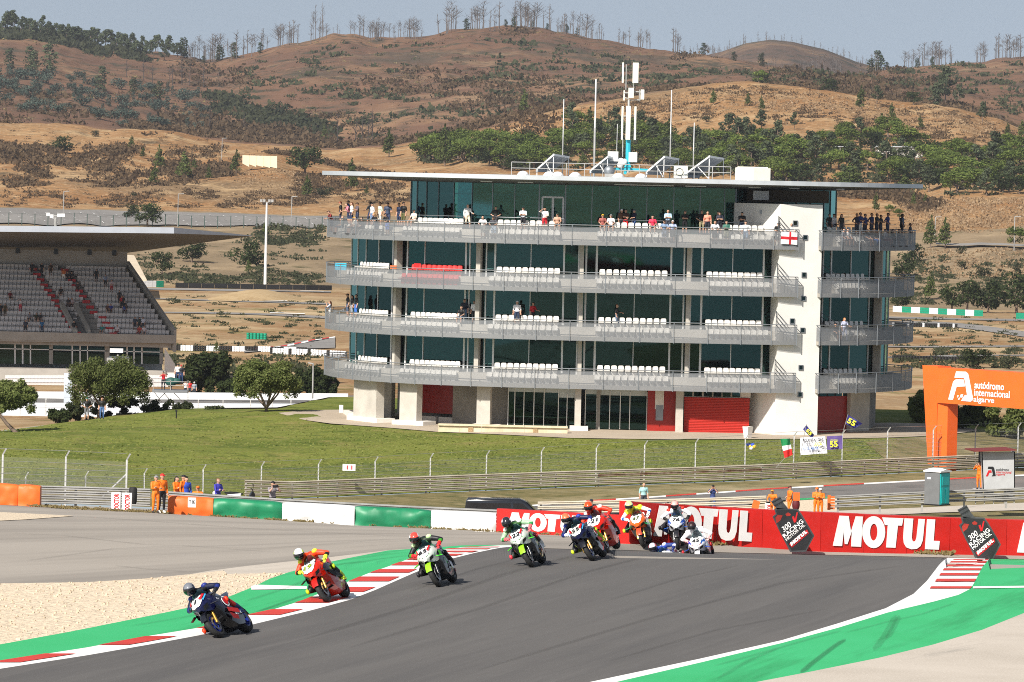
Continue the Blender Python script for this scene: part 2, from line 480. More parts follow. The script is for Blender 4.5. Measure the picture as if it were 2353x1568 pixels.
# ---- ground materials
def ground_mat(name,cols,scales,bump=0.0,bscale=1.0,rough=0.95,spec=0.1,stretch=None):
 """layered world-space noise: cols[0] base, then (colour, scale, threshold, softness) overlays"""
 if name in MATS: return MATS[name]
 m=bpy.data.materials.new(name); m.use_nodes=True
 nt=m.node_tree; b=nt.nodes['Principled BSDF']
 b.inputs['Roughness'].default_value=rough; b.inputs['Specular IOR Level'].default_value=spec
 pos=_n(nt,'ShaderNodeNewGeometry').outputs['Position']
 if stretch:
  mp=_n(nt,'ShaderNodeMapping',vector_type='TEXTURE'); mp.inputs['Rotation'].default_value=(0,0,stretch[0]); mp.inputs['Scale'].default_value=(stretch[1],stretch[2],1)
  nt.links.new(pos,mp.inputs[0]); spos=mp.outputs[0]
 prev=None
 for k,c in enumerate(cols):
  if k == 0:
   rgb=_n(nt,'ShaderNodeRGB'); rgb.outputs[0].default_value=rgba(c); prev=rgb.outputs[0]; continue
  colr,scale,thr,soft=c[:4]
  nz=_n(nt,'ShaderNodeTexNoise'); nz.inputs['Scale'].default_value=scale; nz.inputs['Detail'].default_value=6; nz.inputs['Roughness'].default_value=0.62
  src=spos if (stretch and len(c) > 4) else pos
  off=_n(nt,'ShaderNodeVectorMath',operation='ADD'); off.inputs[1].default_value=(k*37.1,k*11.7,0)
  nt.links.new(src,off.inputs[0]); nt.links.new(off.outputs[0],nz.inputs['Vector'])
  mr=_n(nt,'ShaderNodeMapRange'); mr.inputs[1].default_value=thr - soft; mr.inputs[2].default_value=thr+soft
  nt.links.new(nz.outputs[0],mr.inputs[0])
  mx=_n(nt,'ShaderNodeMix',data_type='RGBA')
  nt.links.new(mr.outputs[0],mx.inputs[0]); nt.links.new(prev,mx.inputs[6]); mx.inputs[7].default_value=rgba(colr)
  prev=mx.outputs[2]
 nt.links.new(prev,b.inputs['Base Color'])
 if bump:
  nz=_n(nt,'ShaderNodeTexNoise'); nz.inputs['Scale'].default_value=bscale; nz.inputs['Detail'].default_value=5
  nt.links.new(pos,nz.inputs['Vector'])
  bp=_n(nt,'ShaderNodeBump'); bp.inputs['Strength'].default_value=1.0; bp.inputs['Distance'].default_value=bump
  nt.links.new(nz.outputs[0],bp.inputs['Height']); nt.links.new(bp.outputs[0],b.inputs['Normal'])
 MATS[name]=m
 return m
M_asphalt=ground_mat('asphalt',[(0.102,0.097,0.094),((0.122,0.115,0.108),0.04,.5,.25),((0.088,0.084,0.082),0.9,.55,.14,1),((0.118,.112,.107),2.2,.6,.1,1),((0.17,0.16,0.15),26,.66,.05),((0.03,.03,.03),9,.74,.03)],None,.006,30,.8,.25,stretch=(1.29,16.0,1.0))
M_asphalt2=ground_mat('worn_asphalt',[(0.15,0.142,0.134),((0.19,0.18,0.17),0.1,.5,.2),((0.11,.105,.1),.4,.6,.1)],None,.005,20,.85,.2)
M_runoff=ground_mat('run_off_concrete',[(0.315,0.283,0.245),((0.37,0.335,0.292),0.05,.5,.2),((0.235,0.212,0.186),0.16,.58,.12,1),((0.19,.17,.15),.5,.68,.04,1),((0.24,0.22,0.2),30,.62,.1)],None,.006,25,.9,.15,stretch=(1.1,14.0,1.2))
M_apron=ground_mat('pale_concrete',[(0.48,0.43,0.37),((0.4,0.355,0.3),0.3,.55,.15),((0.33,.3,.26),1.1,.66,.05,1),((0.55,.5,.44),20,.6,.1)],None,.006,25,.9,.15,stretch=(1.1,10.0,1.0))
M_gravel=ground_mat('cream_gravel',[(0.60,0.50,0.375),((0.68,0.57,0.43),5,.55,.1),((0.46,0.37,0.27),7,.62,.06),((0.2,.15,.11),3.2,.73,.02)],None,.1,6,.95,.1)
M_green=ground_mat('green_paint',[(0.034,0.385,0.132),((0.044,0.43,0.165),0.3,.5,.2),((0.022,.26,.085),.8,.60,.08,1),((0.01,.12,.05),6,.75,.02)],None,.006,25,.6,.3,stretch=(1.29,12.0,1.0))
M_white=ground_mat('white_paint',[(0.80,0.79,0.77),((0.72,.71,.69),.6,.55,.1),((0.5,.5,.5),4,.72,.04)],None,.004,25,.6,.3)
M_red=ground_mat('red_paint',[(0.56,0.045,0.028),((0.48,.038,.024),.7,.55,.1),((0.25,.03,.02),4,.7,.05)],None,.004,25,.55,.3)
M_lawn=ground_mat('lawn',[(0.165,0.188,0.038),((0.082,0.118,0.018),0.09,.52,.07),((0.22,0.19,0.065),0.2,.60,.07),((0.05,0.08,0.012),0.5,.6,.08),((0.145,0.15,0.035),2.5,.55,.12),((0.24,.2,.09),.8,.72,.04)],None,.12,3,.95,.1)
M_verge=ground_mat('dry_verge',[(0.16,0.135,0.06),((0.26,0.21,0.11),0.25,.55,.12),((0.08,0.085,0.03),0.9,.58,.1),((0.35,.29,.18),.08,.62,.1)],None,.08,4,.95,.1)
M_plaza=ground_mat('terrace_paving',[(0.42,0.35,0.27),((0.36,0.30,0.23),0.4,.55,.15),((0.47,.4,.32),4,.6,.1)],None,.004,20,.85,.2)
M_kart=ground_mat('dry_earth',[(0.27,0.185,0.105),((0.25,0.14,0.066),0.012,.50,.10),((0.42,0.32,0.19),0.02,.56,.08),((0.14,0.125,0.045),0.06,.62,.05),((0.11,.1,.04),.3,.66,.04),((0.44,.34,.2),.5,.62,.08)],None,.3,.6,.95,.05)
M_slope=ground_mat('scrub_slope',[(0.25,0.185,0.115),((0.18,0.135,0.085),0.01,.5,.12),((0.32,0.24,0.15),0.03,.58,.08),((0.09,0.08,0.04),0.1,.63,.05),((0.12,.1,.05),.35,.66,.05)],None,.4,.5,.95,.05)
M_bank=ground_mat('orange_earth',[(0.30,0.175,0.082),((0.25,0.13,0.055),0.012,.5,.08),((0.20,0.13,0.07),0.009,.58,.06),((0.38,0.26,0.14),0.05,.58,.08),((0.10,0.07,0.04),0.035,.64,.04),((0.58,.43,.25),.4,.7,.05),((0.13,.09,.05),.25,.60,.06),((.46,.33,.2),.6,.62,.05)],None,.9,.18,.95,.05)
M_hill=ground_mat('burnt_hill',[(0.175,0.098,0.060),((0.13,0.074,0.05),0.004,.5,.1),((0.225,0.135,0.078),0.006,.58,.06),((0.25,0.175,0.105),0.012,.62,.05,1),((0.085,0.062,0.045),0.008,.60,.05),((0.065,0.055,0.038),0.06,.58,.07),((0.05,.05,.032),.16,.67,.03),((0.32,.22,.13),.2,.69,.03)],None,2.0,.06,.95,.05,stretch=(0.0,3.0,1.0))
# ---- the land
zone('ground','near','paddock',[3,3,3,3,8,5],M_runoff,dz=-0.12,step=4)
zone('verge','paddock','fence',[6],M_verge,step=2,dz=-0.03)
zone('lawn','fence','back',[16,16,3],M_lawn,step=2,extra=lambda X,Y: np.where(True,.25*fbm(X,Y,9,3,5)*np.clip((Y - 320)/20,0,1)*np.clip((X < -12)*1.0,0,1),0))
zone('pit_ground','back','stand',[6,6],M_kart,step=4)
zone('terrain','stand','kart1',[4,60],M_kart,step=2)
zone('scrub_slope','kart1','park',[40,12],M_slope,step=1)
zone('embankment','park','dip',[40,50,6],M_bank,step=1)
zone('hill','dip','beyond',[50,50,50,6],M_hill,step=1)
# farther hill showing over the saddle, and the land behind everything
def far_hill(name,pts,Y,depth,m):
 mb=MB(); secs=[]
 for k,(px,py) in enumerate(pts): pass
 xs=[p[0] for p in pts]; ys=[p[1] for p in pts]
 n=120
 for j in range(14):
  f=j/10.0
  s=[]
  for i in range(n+1):
   px=xs[0]+(xs[-1] - xs[0])*i/n
   top=W(px,float(np.interp(px,xs,ys)),Y)
   yy=Y - depth*(1 - f) if f <= 1 else Y+depth*(f - 1)
   zz=-20+(top.z+20)*(math.sin(min(f,2 - f)*PI/2) if f != 1 else 1)
   x=top.x/Y*yy
   s.append((x,yy,zz+10*float(fbm(x,yy,160,4,21))*min(1,abs(f - 1)*3+.15)))
  secs.append(s)
 mb.loft(secs)
 return struct(mb.build(name,m,smooth=True))
M_hill2=ground_mat('far_burnt_hill',[(0.15,0.092,0.064),((0.10,0.068,0.052),0.006,.48,.08),((0.22,0.14,0.085),0.009,.6,.06),((0.055,0.05,0.04),0.02,.56,.06),((0.05,0.05,0.04),0.07,.6,.05)],None,2.0,.05,.95,.05)
far_hill('hill',[(1380,200),(1500,160),(1600,132),(1658,119),(1712,100),(1771,93),(1822,98),(1895,116),(1968,145),(2060,170),(2200,200)],4300,900,M_hill2)
# the land behind the photographer, seen only as reflections
def back_land():
 mb=MB(); secs=[]
 for j in range(17):
  s=[]
  for i in range(41):
   a=-2.3+4.6*i/40
   r=34+(j/16) ** 1.6*1700
   x,y=r*math.sin(a)*1.3,33 - (r - 34)*(.35+.65*math.cos(a) ** 2)
   z=10.1+max(0,(r - 160))*.005+(9*float(fbm(x,y,300,4,31)) if r > 150 else 0)
   s.append((x,y,z))
  secs.append(s)
 mb.loft(secs)
 return struct(mb.build('hill',M_slope,smooth=True))
back_land()
# ---------------------------------------------------------------- track, kerbs, paint, gravel
KI=curve([(-420,1610),(-100,1556),(0,1537),(200,1506),(345,1481),(485,1455),(577,1436),(718,1402),(806,1378),(862,1356),(953,1316),(1026,1287),(1090,1271),(1149,1259),(1185,1255.5),(1200,1255)])
KO=curve([(-420,1592),(-100,1539),(0,1519),(200,1488),(345,1461),(462,1442),(575,1412),(630,1400),(696,1380),(762,1352),(795,1339),(843,1319),(892,1302),(933,1287),(999,1268),(1026,1262),(1063,1258),(1149,1253.5),(1185,1253),(1200,1255)])
GO=curve([(-420,1570),(-100,1503),(0,1481),(160,1452),(345,1415),(426,1398),(527,1371),(586,1347),(620,1330),(661,1316),(755,1292),(804,1282),(892,1265),(1004,1258),(1062,1253.5),(1149,1252.5),(1185,1252.5)])
GV=curve([(-420,1350),(0,1341),(200,1338),(345,1329),(454,1318),(514,1311),(522,1319),(657,1317),(662,1316)])
UB=curve([(430,1321),(480,1312),(574,1300),(755,1281),(892,1264.5),(1000,1257.5)])
BASE=curve([(-420,1146),(0,1157),(176,1169),(351,1177),(483,1185),(689,1198),(814,1204),(989,1214),(1149,1221),(1431,1236),(1448,1237),(1608,1247),(1900,1262),(2272,1276),(2780,1290)])
TR=curve([(700,1735),(1100,1625),(1310,1577),(1608,1514),(1798,1471),(1925,1433),(2035,1398),(2099,1365),(2130,1335),(2159,1297),(2173,1284),(2187,1277)])
TR2=curve([(700,1748),(1100,1636),(1310,1587),(1608,1519),(1798,1475),(1925,1439),(2039,1405),(2090,1386),(2126,1367),(2150,1335),(2170,1306),(2185,1291),(2202,1279),(2208,1277)])
KR=curve([(700,1754),(1100,1642),(1310,1592),(1608,1523),(1798,1477.5),(1925,1443),(2039,1408),(2146,1382.5),(2203,1367),(2231,1352.5),(2241,1335),(2257,1303.5),(2279,1278)])
GR=curve([(700,1800),(1100,1706),(1420,1635),(1735,1568),(1861,1544),(2019,1512),(2146,1481),(2257,1447.5),(2353,1409),(2500,1352),(2640,1300),(2700,1280)])
CRL=lambda x: pix((lambda p: (p.x,p.y,p.z))(W(x,1300,1)))[1]
def crest_y(px):
 Y=float(np.interp(px,[c[0] for c in CR],[c[1] for c in CR]))
 u=u_of(px,Y,10.25); return pix((u*Y,Y,10.25))[1]
NEARY=lambda x: 2300.0
# asphalt of the circuit
def track_lo(x): return min(2300.0,TR(x)) if x > 700 else 2300.0
def track_hi(x):
 if x < 1200: return KI(x)
 return crest_y(x)+0.5
trk=MB()
o=sheet('race_track',lambda x: track_lo(x) if x < 2187 else track_hi(x),track_hi,-420,2187,M_asphalt,6,14); struct(o)
# the track goes on beyond the brow
def beyond_hi(x): return max(crest_y(x) - 9,BASE(x)+3)
o=struct(sheet('run_off',lambda x: crest_y(x) - 0.3,lambda x: BASE(x) - 8,1190,2780,M_runoff,8,10))
lk=struct(sheet('kerb',KI,KO,-420,1200,M_white,3,3))
STR=[(1552,1572),(1503,1523),(1463,1483),(1431,1444),(1401,1414),(1372,1386),(1350,1361),(1326,1337),(1309,1317),(1292,1300),(1282,1287),(1273.5,1278),(1266.5,1269.5),(1261,1263),(1257.2,1258.6)]
def KIw(x): return KI(x) - np.interp(x,[-400,0,400,800,1000,1150,1200],[8,7,6.5,6,4.5,1.6,.5])
for a,b in STR:
 xs=[x for x in np.arange(-420,1200,2.0) if min(KIw(x),b) - max(KO(x),a) > 0.15]
 if not xs: continue
 sheet('kerb_block',lambda x: max(min(KIw(x),b),max(KO(x),a)),lambda x: max(KO(x),a),min(xs) - 2,max(xs)+2,M_red,2,2,0.012,lk)
struct(sheet('painted_verge',KO,GO,-420,1185,M_green,4,4))
ln=struct(sheet('white_line',curve([(576,1356.5),(705,1354.5)]),curve([(576,1348.5),(590,1345),(705,1348.5)]),577,705,M_white,4,2,0.012))
struct(sheet('gravel_trap',GO,GV,-420,660,M_gravel,4,8))
struct(sheet('run_off',lambda x: GV(x) if x < 430 else min(UB(x),1400),lambda x: BASE(x) - 6,-420,1000,M_runoff,6,14))
struct(sheet('run_off',lambda x: GO(x),lambda x: BASE(x) - 6,1000,1190,M_runoff,6,12))
struct(sheet('concrete_apron',lambda x: GV(x) if x < 658 else GO(x),lambda x: UB(x),430,1000,M_apron,4,4))
struct(sheet('gravel_trap',curve([(-420,1205),(0,1198),(60,1195),(168,1187)]),curve([(-420,1168),(0,1178),(100,1183),(168,1186.5)]),-420,168,M_gravel,6,3,.02))
# right-hand side
rk=struct(sheet('kerb',lambda x: KR(x),lambda x: max(TR(x) if x < 2187 else 1276.9,crest_y(x)+.5),700,2279,M_white,4,4))
for a,b in [(1348.5,1353.5),(1331,1337.5),(1317.8,1323.5),(1307,1311.5),(1298.5,1302.2),(1290.5,1294.4),(1285.8,1288),(1281.6,1283)]:
 if a < 1283: continue
 def lo(x): return max(min(KR(x) - .2,b),max(TR2(x),a))
 xs=[x for x in np.arange(2050,2279,1.0) if min(KR(x) - .2,b) - max(TR2(x),a) > 0.2]
 if xs: sheet('kerb_block',lo,lambda x: max(TR2(x),a),min(xs) - 1,max(xs)+1,M_red,1.5,1,0.012,rk)
struct(sheet('painted_verge',GR,lambda x: max(KR(x) if x < 2279 else 1277.6,crest_y(x)+.5),700,2690,M_green,5,6))
struct(sheet('white_line',curve([(2231,1353.5),(2700,1347)]),curve([(2231,1349),(2700,1343)]),2236,2620,M_white,6,1,0.012))
struct(sheet('concrete_apron',lambda x: 2300.0,GR,700,2780,M_apron,8,6))
# rubber left on the surfaces
def mark_mat(name,c,a):
 m=screen_mat(name,c,a,None,.8,metal=0); return m
M_skid=mark_mat('rubber_mark',(.012,.013,.012),.28); M_skid2=mark_mat('faint_rubber_mark',(.03,.028,.026),.13)
def skid(pts,w,m=M_skid,dz=.018):
 q=[pts[0]]+[(a[0]+(b[0] - a[0])*k/4,a[1]+(b[1] - a[1])*k/4) for a,b in zip(pts,pts[1:]) for k in (1,2,3,4)]
 P=[hit(*p) for p in q]; mb=MB(); vs=[]
 for i,p in enumerate(P):
  d=(P[min(i+1,len(P) - 1)] - P[max(i - 1,0)]); n=Vector((d.y,-d.x,0)).normalized()*w/2*(.15 if i in (0,len(P) - 1) else 1.0)
  vs += [p+n+Vector((0,0,dz)),p - n+Vector((0,0,dz))]
 mb.add(vs,[(2*i,2*i+1,2*i+3,2*i+2) for i in range(len(P) - 1)])
 return struct(mb.build('tyre_mark',m))
for pts,w,m in (([(1942,1470),(1915,1488),(1866,1525),(1840,1548)],.13,M_skid),([(2058,1415),(2045,1442),(2028,1470),(2008,1496)],.16,M_skid2),([(2066,1415),(2053,1442),(2037,1470)],.14,M_skid2),([(2200,1385),(2120,1412),(2040,1430),(1940,1456)],.1,M_skid2),([(1935,1450),(1860,1470),(1770,1496),(1640,1532)],.12,M_skid2),([(1790,1490),(1720,1520),(1650,1560)],.12,M_skid2),
                  ([(2080,1300),(1800,1340),(1500,1420),(1100,1540)],.16,M_skid2),([(1250,1268),(1090,1310),(940,1360)],.1,M_skid2),([(1500,1275),(1330,1320),(1100,1400),(800,1490)],.16,M_skid2),([(1340,1272),(1160,1320),(960,1390),(700,1470)],.2,M_skid2),([(1900,1400),(1640,1450),(1400,1520)],.12,M_skid2),([(1700,1300),(1560,1330),(1400,1380)],.1,M_skid2),
                  ([(265,1301),(330,1308),(450,1316)],.08,M_skid),([(0,1225),(150,1232),(330,1252),(600,1262),(900,1240)],.2,M_skid2),([(170,1187),(340,1198),(560,1215),(900,1232),(1100,1238)],.35,M_skid2),([(60,1290),(260,1262),(420,1255),(640,1270)],.16,M_skid2),
                  ([(560,1384),(660,1352),(740,1318)],.12,M_skid2),([(300,1440),(420,1420),(520,1396)],.12,M_skid2),([(585,1409),(690,1372),(770,1342)],.08,M_skid)):
 skid(pts,w,m)
# ---------------------------------------------------------------- race tower
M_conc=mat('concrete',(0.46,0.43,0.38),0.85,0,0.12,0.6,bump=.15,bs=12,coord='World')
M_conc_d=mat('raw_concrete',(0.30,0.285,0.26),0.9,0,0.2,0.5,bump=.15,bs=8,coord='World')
M_render=mat('white_render',(0.74,0.72,0.68),0.85,0,0.05,0.5,coord='World')
M_plinth=mat('white_plinth',(0.72,0.69,0.64),0.8,0,0.08,1,coord='World')
M_steel=mat('grey_steel',(0.25,0.27,0.29),0.45,0.6,0.1,2)
M_steel_d=mat('dark_steel',(0.07,0.08,0.09),0.5,0.4,0.1,2)
M_alu=mat('window_frame_paint',(0.74,0.74,0.73),0.45,0.1,0.06,2)
M_roofm=mat('roof_metal',(0.50,0.53,0.56),0.5,0.25,0.08,0.7,coord='World')
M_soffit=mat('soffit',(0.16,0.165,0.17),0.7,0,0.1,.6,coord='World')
M_glass=glass_mat('tinted_glass',(0.09,0.30,0.27),0.06)
M_glass_t=glass_mat('sky_brightened_glass',(0.2,0.54,0.56),0.14)  # same glass as lower floors; sky's brightness put into its tint and reflectance
M_glass2=glass_mat('dark_glass',(0.07,0.13,0.13),0.06)
M_screen=screen_mat('perforated_screen',(0.27,0.285,0.305),0.43,rough=.6,metal=.2)
M_seat=mat('seat_plastic',(0.70,0.68,0.64),0.45,0,0.05,8)
M_seat_red=mat('red_seat_plastic',(0.55,0.04,0.035),0.45,0,0.05,8)
M_redcl=mat('red_cladding',(0.30,0.018,0.012),0.35,0,0.05,2)
M_room=mat('room_wall',(0.5,0.56,0.58),0.9,0,0.1,1)
M_brown=mat('brown_recess',(0.11,0.085,0.06),0.8,0,0.1,1)
BXC,BYC,BA,BB,BBK,BP_=8.4,395.0,23.2,19.5,9.0,3.6
def plan(th,inset,a=None,b=None,bk=None):
 """oval plan of the tower; th from 0 (right tip) to pi (left tip) along the front, beyond that round the back"""
 A=(BA - inset*0.72) if a is None else a - inset*.72
 B=(BB - inset) if b is None else b - inset
 K=(BBK - inset*.5) if bk is None else bk
 c,s=math.cos(th),math.sin(th)
 x=A*math.copysign(abs(c) ** (2/BP_),c)
 return Vector((BXC+x,BYC - (B*s if s > 0 else K*s),0))
def th_of(px,py,inset=0.0,**k):
 u=ray(px,py)[0]
 lo,hi=0.0,PI
 for _ in range(50):
  m=(lo+hi)/2
  p=plan(m,inset,**k)
  if p.x > u*p.y: lo=m
  else: hi=m
 return (lo+hi)/2
def zat(px,py,p): return CAMZ+ray(px,py)[1]*p.y
tower=thing('race_tower','white oval race control tower with four balcony floors under a flat overhanging roof','building',(BXC,385,0.9))
LB=[4.11,7.74,11.36,14.92]           # underside of the balcony fronts
Z0=0.9
def ring(th0,th1,n,inset,z,**k): return [plan(th0+(th1 - th0)*i/n,inset,**k)+Vector((0,0,z)) for i in range(n+1)]
def slab(mb,th0,th1,n,in0,in1,z0,z1,mi=None):
 """curved solid between two insets and two heights"""
 secs=[]
 for i in range(n+1):
  th=th0+(th1 - th0)*i/n
  a,b=plan(th,in0),plan(th,in1)
  secs.append([a+Vector((0,0,z0)),a+Vector((0,0,z1)),b+Vector((0,0,z1)),b+Vector((0,0,z0))])
 mb.loft(secs,mi,closed=True,cap=True)
TH_L0=PI+0.75        # round the left tip to the back
T_LE=th_of(1832,700)   # right end of the main balconies
T_RW0=th_of(1884,700)  # start of the right wing
TH_R1=-0.75
INW=2.7                # glazing inset
POSTS_A=[th_of(p,870) for p in (745,777,809.6,850,898,953,1014,1082,1153,1229,1307,1386,1467,1546,1624,1700,1770,1828)]
POSTS_A=[PI+.7,PI+.5,PI+.3,PI+.12]+POSTS_A
POSTS_B=[th_of(p,700) for p in (1885.5,1931,1971.5,2017,2055,2084,2107)]+[.02,-.12,-.3,-.5,-.7]
for li,zb in enumerate(LB):
 # floor slab of the whole storey with the two stepped tiers of the balcony
 mb=MB()
 for ta,tb in ((TH_L0,T_LE),(T_RW0,TH_R1)): slab(mb,ta,tb,60,1.2,9.0,zb+0.30,zb+0.98); slab(mb,ta,tb,60,.06,9.0,zb+0.02,zb+0.30)
 slab(mb,T_LE,T_RW0,8,3.4,9.0,zb+.02,zb+.98)
 mb.build('balcony_floor',M_conc,tower)
 for (posts,tA,tB) in ((POSTS_A,TH_L0,T_LE),(POSTS_B,T_RW0,TH_R1)):
  for i in range(len(posts) - 1):
   a,b=posts[i],posts[i+1]
   mb=MB(); secs=[]
   n=6
   for k in range(n+1):
    p=plan(a+(b - a)*k/n,0.0); q=plan(a+(b - a)*k/n,0.02)
    secs.append([p+Vector((0,0,zb)),p+Vector((0,0,zb+1.33)),q+Vector((0,0,zb+1.33)),q+Vector((0,0,zb))])
   mb.loft(secs,closed=True,cap=True)
   mb.build('balcony_screen',M_screen,tower)
  for t in posts:
   p=plan(t,-.02); MB().bar(p+Vector((0,0,zb - .04)),p+Vector((0,0,zb+1.5)),.06,.06,Vector((0,1,0))).build('railing_post',M_steel,tower)
  mb=MB(); mb.tube([plan(posts[0]+(posts[-1] - posts[0])*k/80,-.01)+Vector((0,0,zb+1.52)) for k in range(81)],.035,5)
  mb.build('handrail',M_steel,tower)
  mb=MB(); mb.tube([plan(posts[0]+(posts[-1] - posts[0])*k/80,-.01)+Vector((0,0,zb+1.36)) for k in range(81)],.022,4)
  mb.build('handrail',M_steel,tower)
 # end screen of the main balcony and start of the right wing, running back to the wall
 for t,din in ((T_LE,1.7),(T_RW0,1.6)):
  a,b=plan(t,0),plan(t,din)
  mb=MB(); mb.hexa([a+Vector((0,0,zb)),b+Vector((0,0,zb)),b+Vector((.03,0,zb)),a+Vector((.03,0,zb)),a+Vector((0,0,zb+1.35)),b+Vector((0,0,zb+1.35)),b+Vector((.03,0,zb+1.35)),a+Vector((.03,0,zb+1.35))])
  mb.build('balcony_screen',M_screen,tower)
  MB().bar(a+Vector((0,0,zb+1.5)),b+Vector((0,0,zb+1.5)),.05,.05).build('handrail',M_steel,tower)
 # stair of the main balcony beside the white wall, with its rising rails
 for k in range(4):
  a=plan(th_of(1796+k*8,700,.25),.25)
  MB().box(a+Vector((0,0,zb+.3+(.3+(3 - k)*.17)/2 - .15)),(.3,.3,(.3+(3 - k)*.17))).build('stair_step',M_conc,tower)
 for base_t,sx in ((1786,26),(1886,44)):
  if base_t == 1786 and li == 3: pass
  for k in range(4):
   p0=plan(th_of(base_t,640,.35 if base_t < 1800 else 1.4),.35 if base_t < 1800 else 1.4); p1=plan(th_of(base_t+sx,640,.15 if base_t < 1800 else .6),.15 if base_t < 1800 else .6)
   MB().tube([p0+Vector((0,0,zb+2.5 - k*.33)),p1+Vector((0,0,zb+1.55 - k*.33))],.022,4).build('stair_rail',M_steel_d,tower)
  p0=plan(th_of(base_t,640,.35 if base_t < 1800 else 1.4),.35 if base_t < 1800 else 1.4)
  MB().bar(p0+Vector((0,0,zb+.6)),p0+Vector((0,0,zb+2.55)),.06,.06,Vector((0,1,0))).build('railing_post',M_steel_d,tower)
# ---- glazing of the storeys
def panes(ths,z0,z1,inset,kw,gm,fm,trans=None,mw=.09,name='glass_pane'):
 for i in range(len(ths) - 1):
  a,b=plan(ths[i],inset,**kw),plan(ths[i+1],inset,**kw)
  d=(b - a).normalized(); n=Vector((d.y,-d.x,0))
  lv=[z0,z1] if trans is None else [z0,trans,z1]
  for j in range(len(lv) - 1):
   mb=MB(); mb.prism([a+Vector((0,0,lv[j])),b+Vector((0,0,lv[j])),b+Vector((0,0,lv[j+1])),a+Vector((0,0,lv[j+1]))],n*.02)
   mb.build(name,gm,tower)
  if trans is not None:
   MB().bar(a+Vector((0,0,trans)) - n*.03,b+Vector((0,0,trans)) - n*.03,.07,.07).build('transom',fm,tower)
def mull(th,z0,z1,inset,kw,w,m,name='mullion',d=.12):
 p=plan(th,inset,**kw); q=plan(th+.01,inset,**kw)
 tdir=(q - p).normalized()
 mb=MB(); M=Matrix(((tdir.x,-tdir.y,0),(tdir.y,tdir.x,0),(0,0,1)))
 mb.box(p+Vector((0,0,(z0+z1)/2)),(w,d,z1 - z0),M); return mb.build(name,m,tower)
# (px at L4 storey height, y~610): door frames are white and wide, columns wider still
MULL=[(823,.07),(842,.07),(871,.07),(904,.16),(923,-.28),(937,.12),(977,.06),(1071,.14),(1080,.1),(1106,-.34),(1118,.1),(1138,.14),(1220,.06),(1296,.14),(1330,.12),(1338,-.3),(1347,.14),(1371,.16),(1459,.06),(1542,.14),(1572,.12),(1580,-.3),(1588,.12),(1613,.16),(1683,.06),(1754,.14)]
MULL_R=[(1891,.05),(1909,.12),(1954,.06),(1997,.1),(2010,-.28),(2022,.1),(2036,.06),(2050,.1)]
thb=th_of(809,600,INW)
for li in range(3):
 z0,z1=LB[li]+0.98,LB[li+1]+0.02
 yy=[835,725,615][li]
 def sh(px): return px - 0.0226*(yy - 615)
 cols=[(PI+.45,.05),(PI+.2,.08),(thb,.1)]+[(th_of(sh(p),yy,INW),w) for p,w in MULL]+[(th_of(sh(1778),yy,INW),.1)]
 for w_set in (cols,[(th_of(sh(p),yy,INW),w) for p,w in MULL_R]+[(-.2,.08),(-.5,.05)]):
  panes([c[0] for c in w_set],z0,z1,INW,{},M_glass,M_alu)
  for t,w in w_set:
   if w < 0: mull(t,z0,z1,INW - .45,{},-w,M_conc,'column',.6)
   else: mull(t,z0+.002,z1 - .002,INW - .03,{},w,M_alu)
 # the rooms behind the glass
 mb=MB(); secs=[]
 for i in range(61):
  th=PI+.3+(-.3 - PI - .3)*i/60; p=plan(th,INW+4.2)
  secs.append([p+Vector((0,0,z0)),p+Vector((0,0,z1))])
 mb.loft(secs); mb.build('room_wall',M_room,tower)
 for px in (923,1106,1338,1580):
  a,b=plan(th_of(sh(px),yy,INW),INW+.3),plan(th_of(sh(px),yy,INW),INW+4.1)
  MB().bar(a+Vector((0,0,(z0+z1)/2)),b+Vector((0,0,(z0+z1)/2)),.12,z1 - z0 - .01).build('room_wall',M_room,tower)
# shop lettering on the back wall behind the glass
# ---- top storey pavilion
TA=dict(a=16.9+.0,b=13.6,bk=7.0)
zt0,zt1=LB[3]+0.98,19.42
TOPM=[(946,.12),(959.8,.07),(981.6,.05),(1009,.05),(1044,.05),(1086,.05),(1133,.05),(1184,.05),(1240,.1),(1300,.1),(1361,.06),(1424,.06),(1487,.06),(1548.5,.06),(1609,.06),(1665,.06),(1691,.1)]
tts=[th_of(p,440,0,**TA) for p,w in TOPM]
trz=18.55
panes([PI+.6,PI+.25]+tts,zt0,zt1,0,TA,M_glass_t,M_steel,trz)
for (p,w),t in zip(TOPM,tts): mull(t,zt0+.002,zt1 - .002,-.03,TA,w,M_steel)
tr2=[th_of(p,440,0,**TA) for p in (1800,1830,1862,1893,1908)]+[.05,-.25]
panes(tr2,zt0,zt1,0,TA,M_glass,M_steel,trz)
for t in tr2: mull(t,zt0+.002,zt1 - .002,-.03,TA,.07,M_steel)
# entrance doors of the top storey
for px0,px1 in ((1246,1269.5),(1271,1294)):
 a,b=plan(th_of(px0,480,-.06,**TA),-.06,**TA),plan(th_of(px1,480,-.06,**TA),-.06,**TA)
 mb=MB()
 for q0,q1 in (((a,zt0),(a,18.45)),((b,zt0),(b,18.45)),((a,18.45),(b,18.45)),((a,zt0+.1),(b,zt0+.1))):
  mb.bar(q0[0]+Vector((0,0,q0[1])),q1[0]+Vector((0,0,q1[1])),.13,.13,Vector((0,1,0)))
 f=mb.build('door',M_alu,tower)
 MB().bar(b+Vector((-.12,-.1,zt0+.9)),b+Vector((-.12,-.1,zt0+1.4)),.03,.03,Vector((0,1,0))).build('handle',M_steel_d,f)
mb=MB(); secs=[]
for i in range(41):
 p=plan(PI+.2+(-.2 - PI - .2)*i/40,5.5,**TA); secs.append([p+Vector((0,0,zt0)),p+Vector((0,0,zt1))])
mb.loft(secs); mb.build('room_wall',M_room,tower)
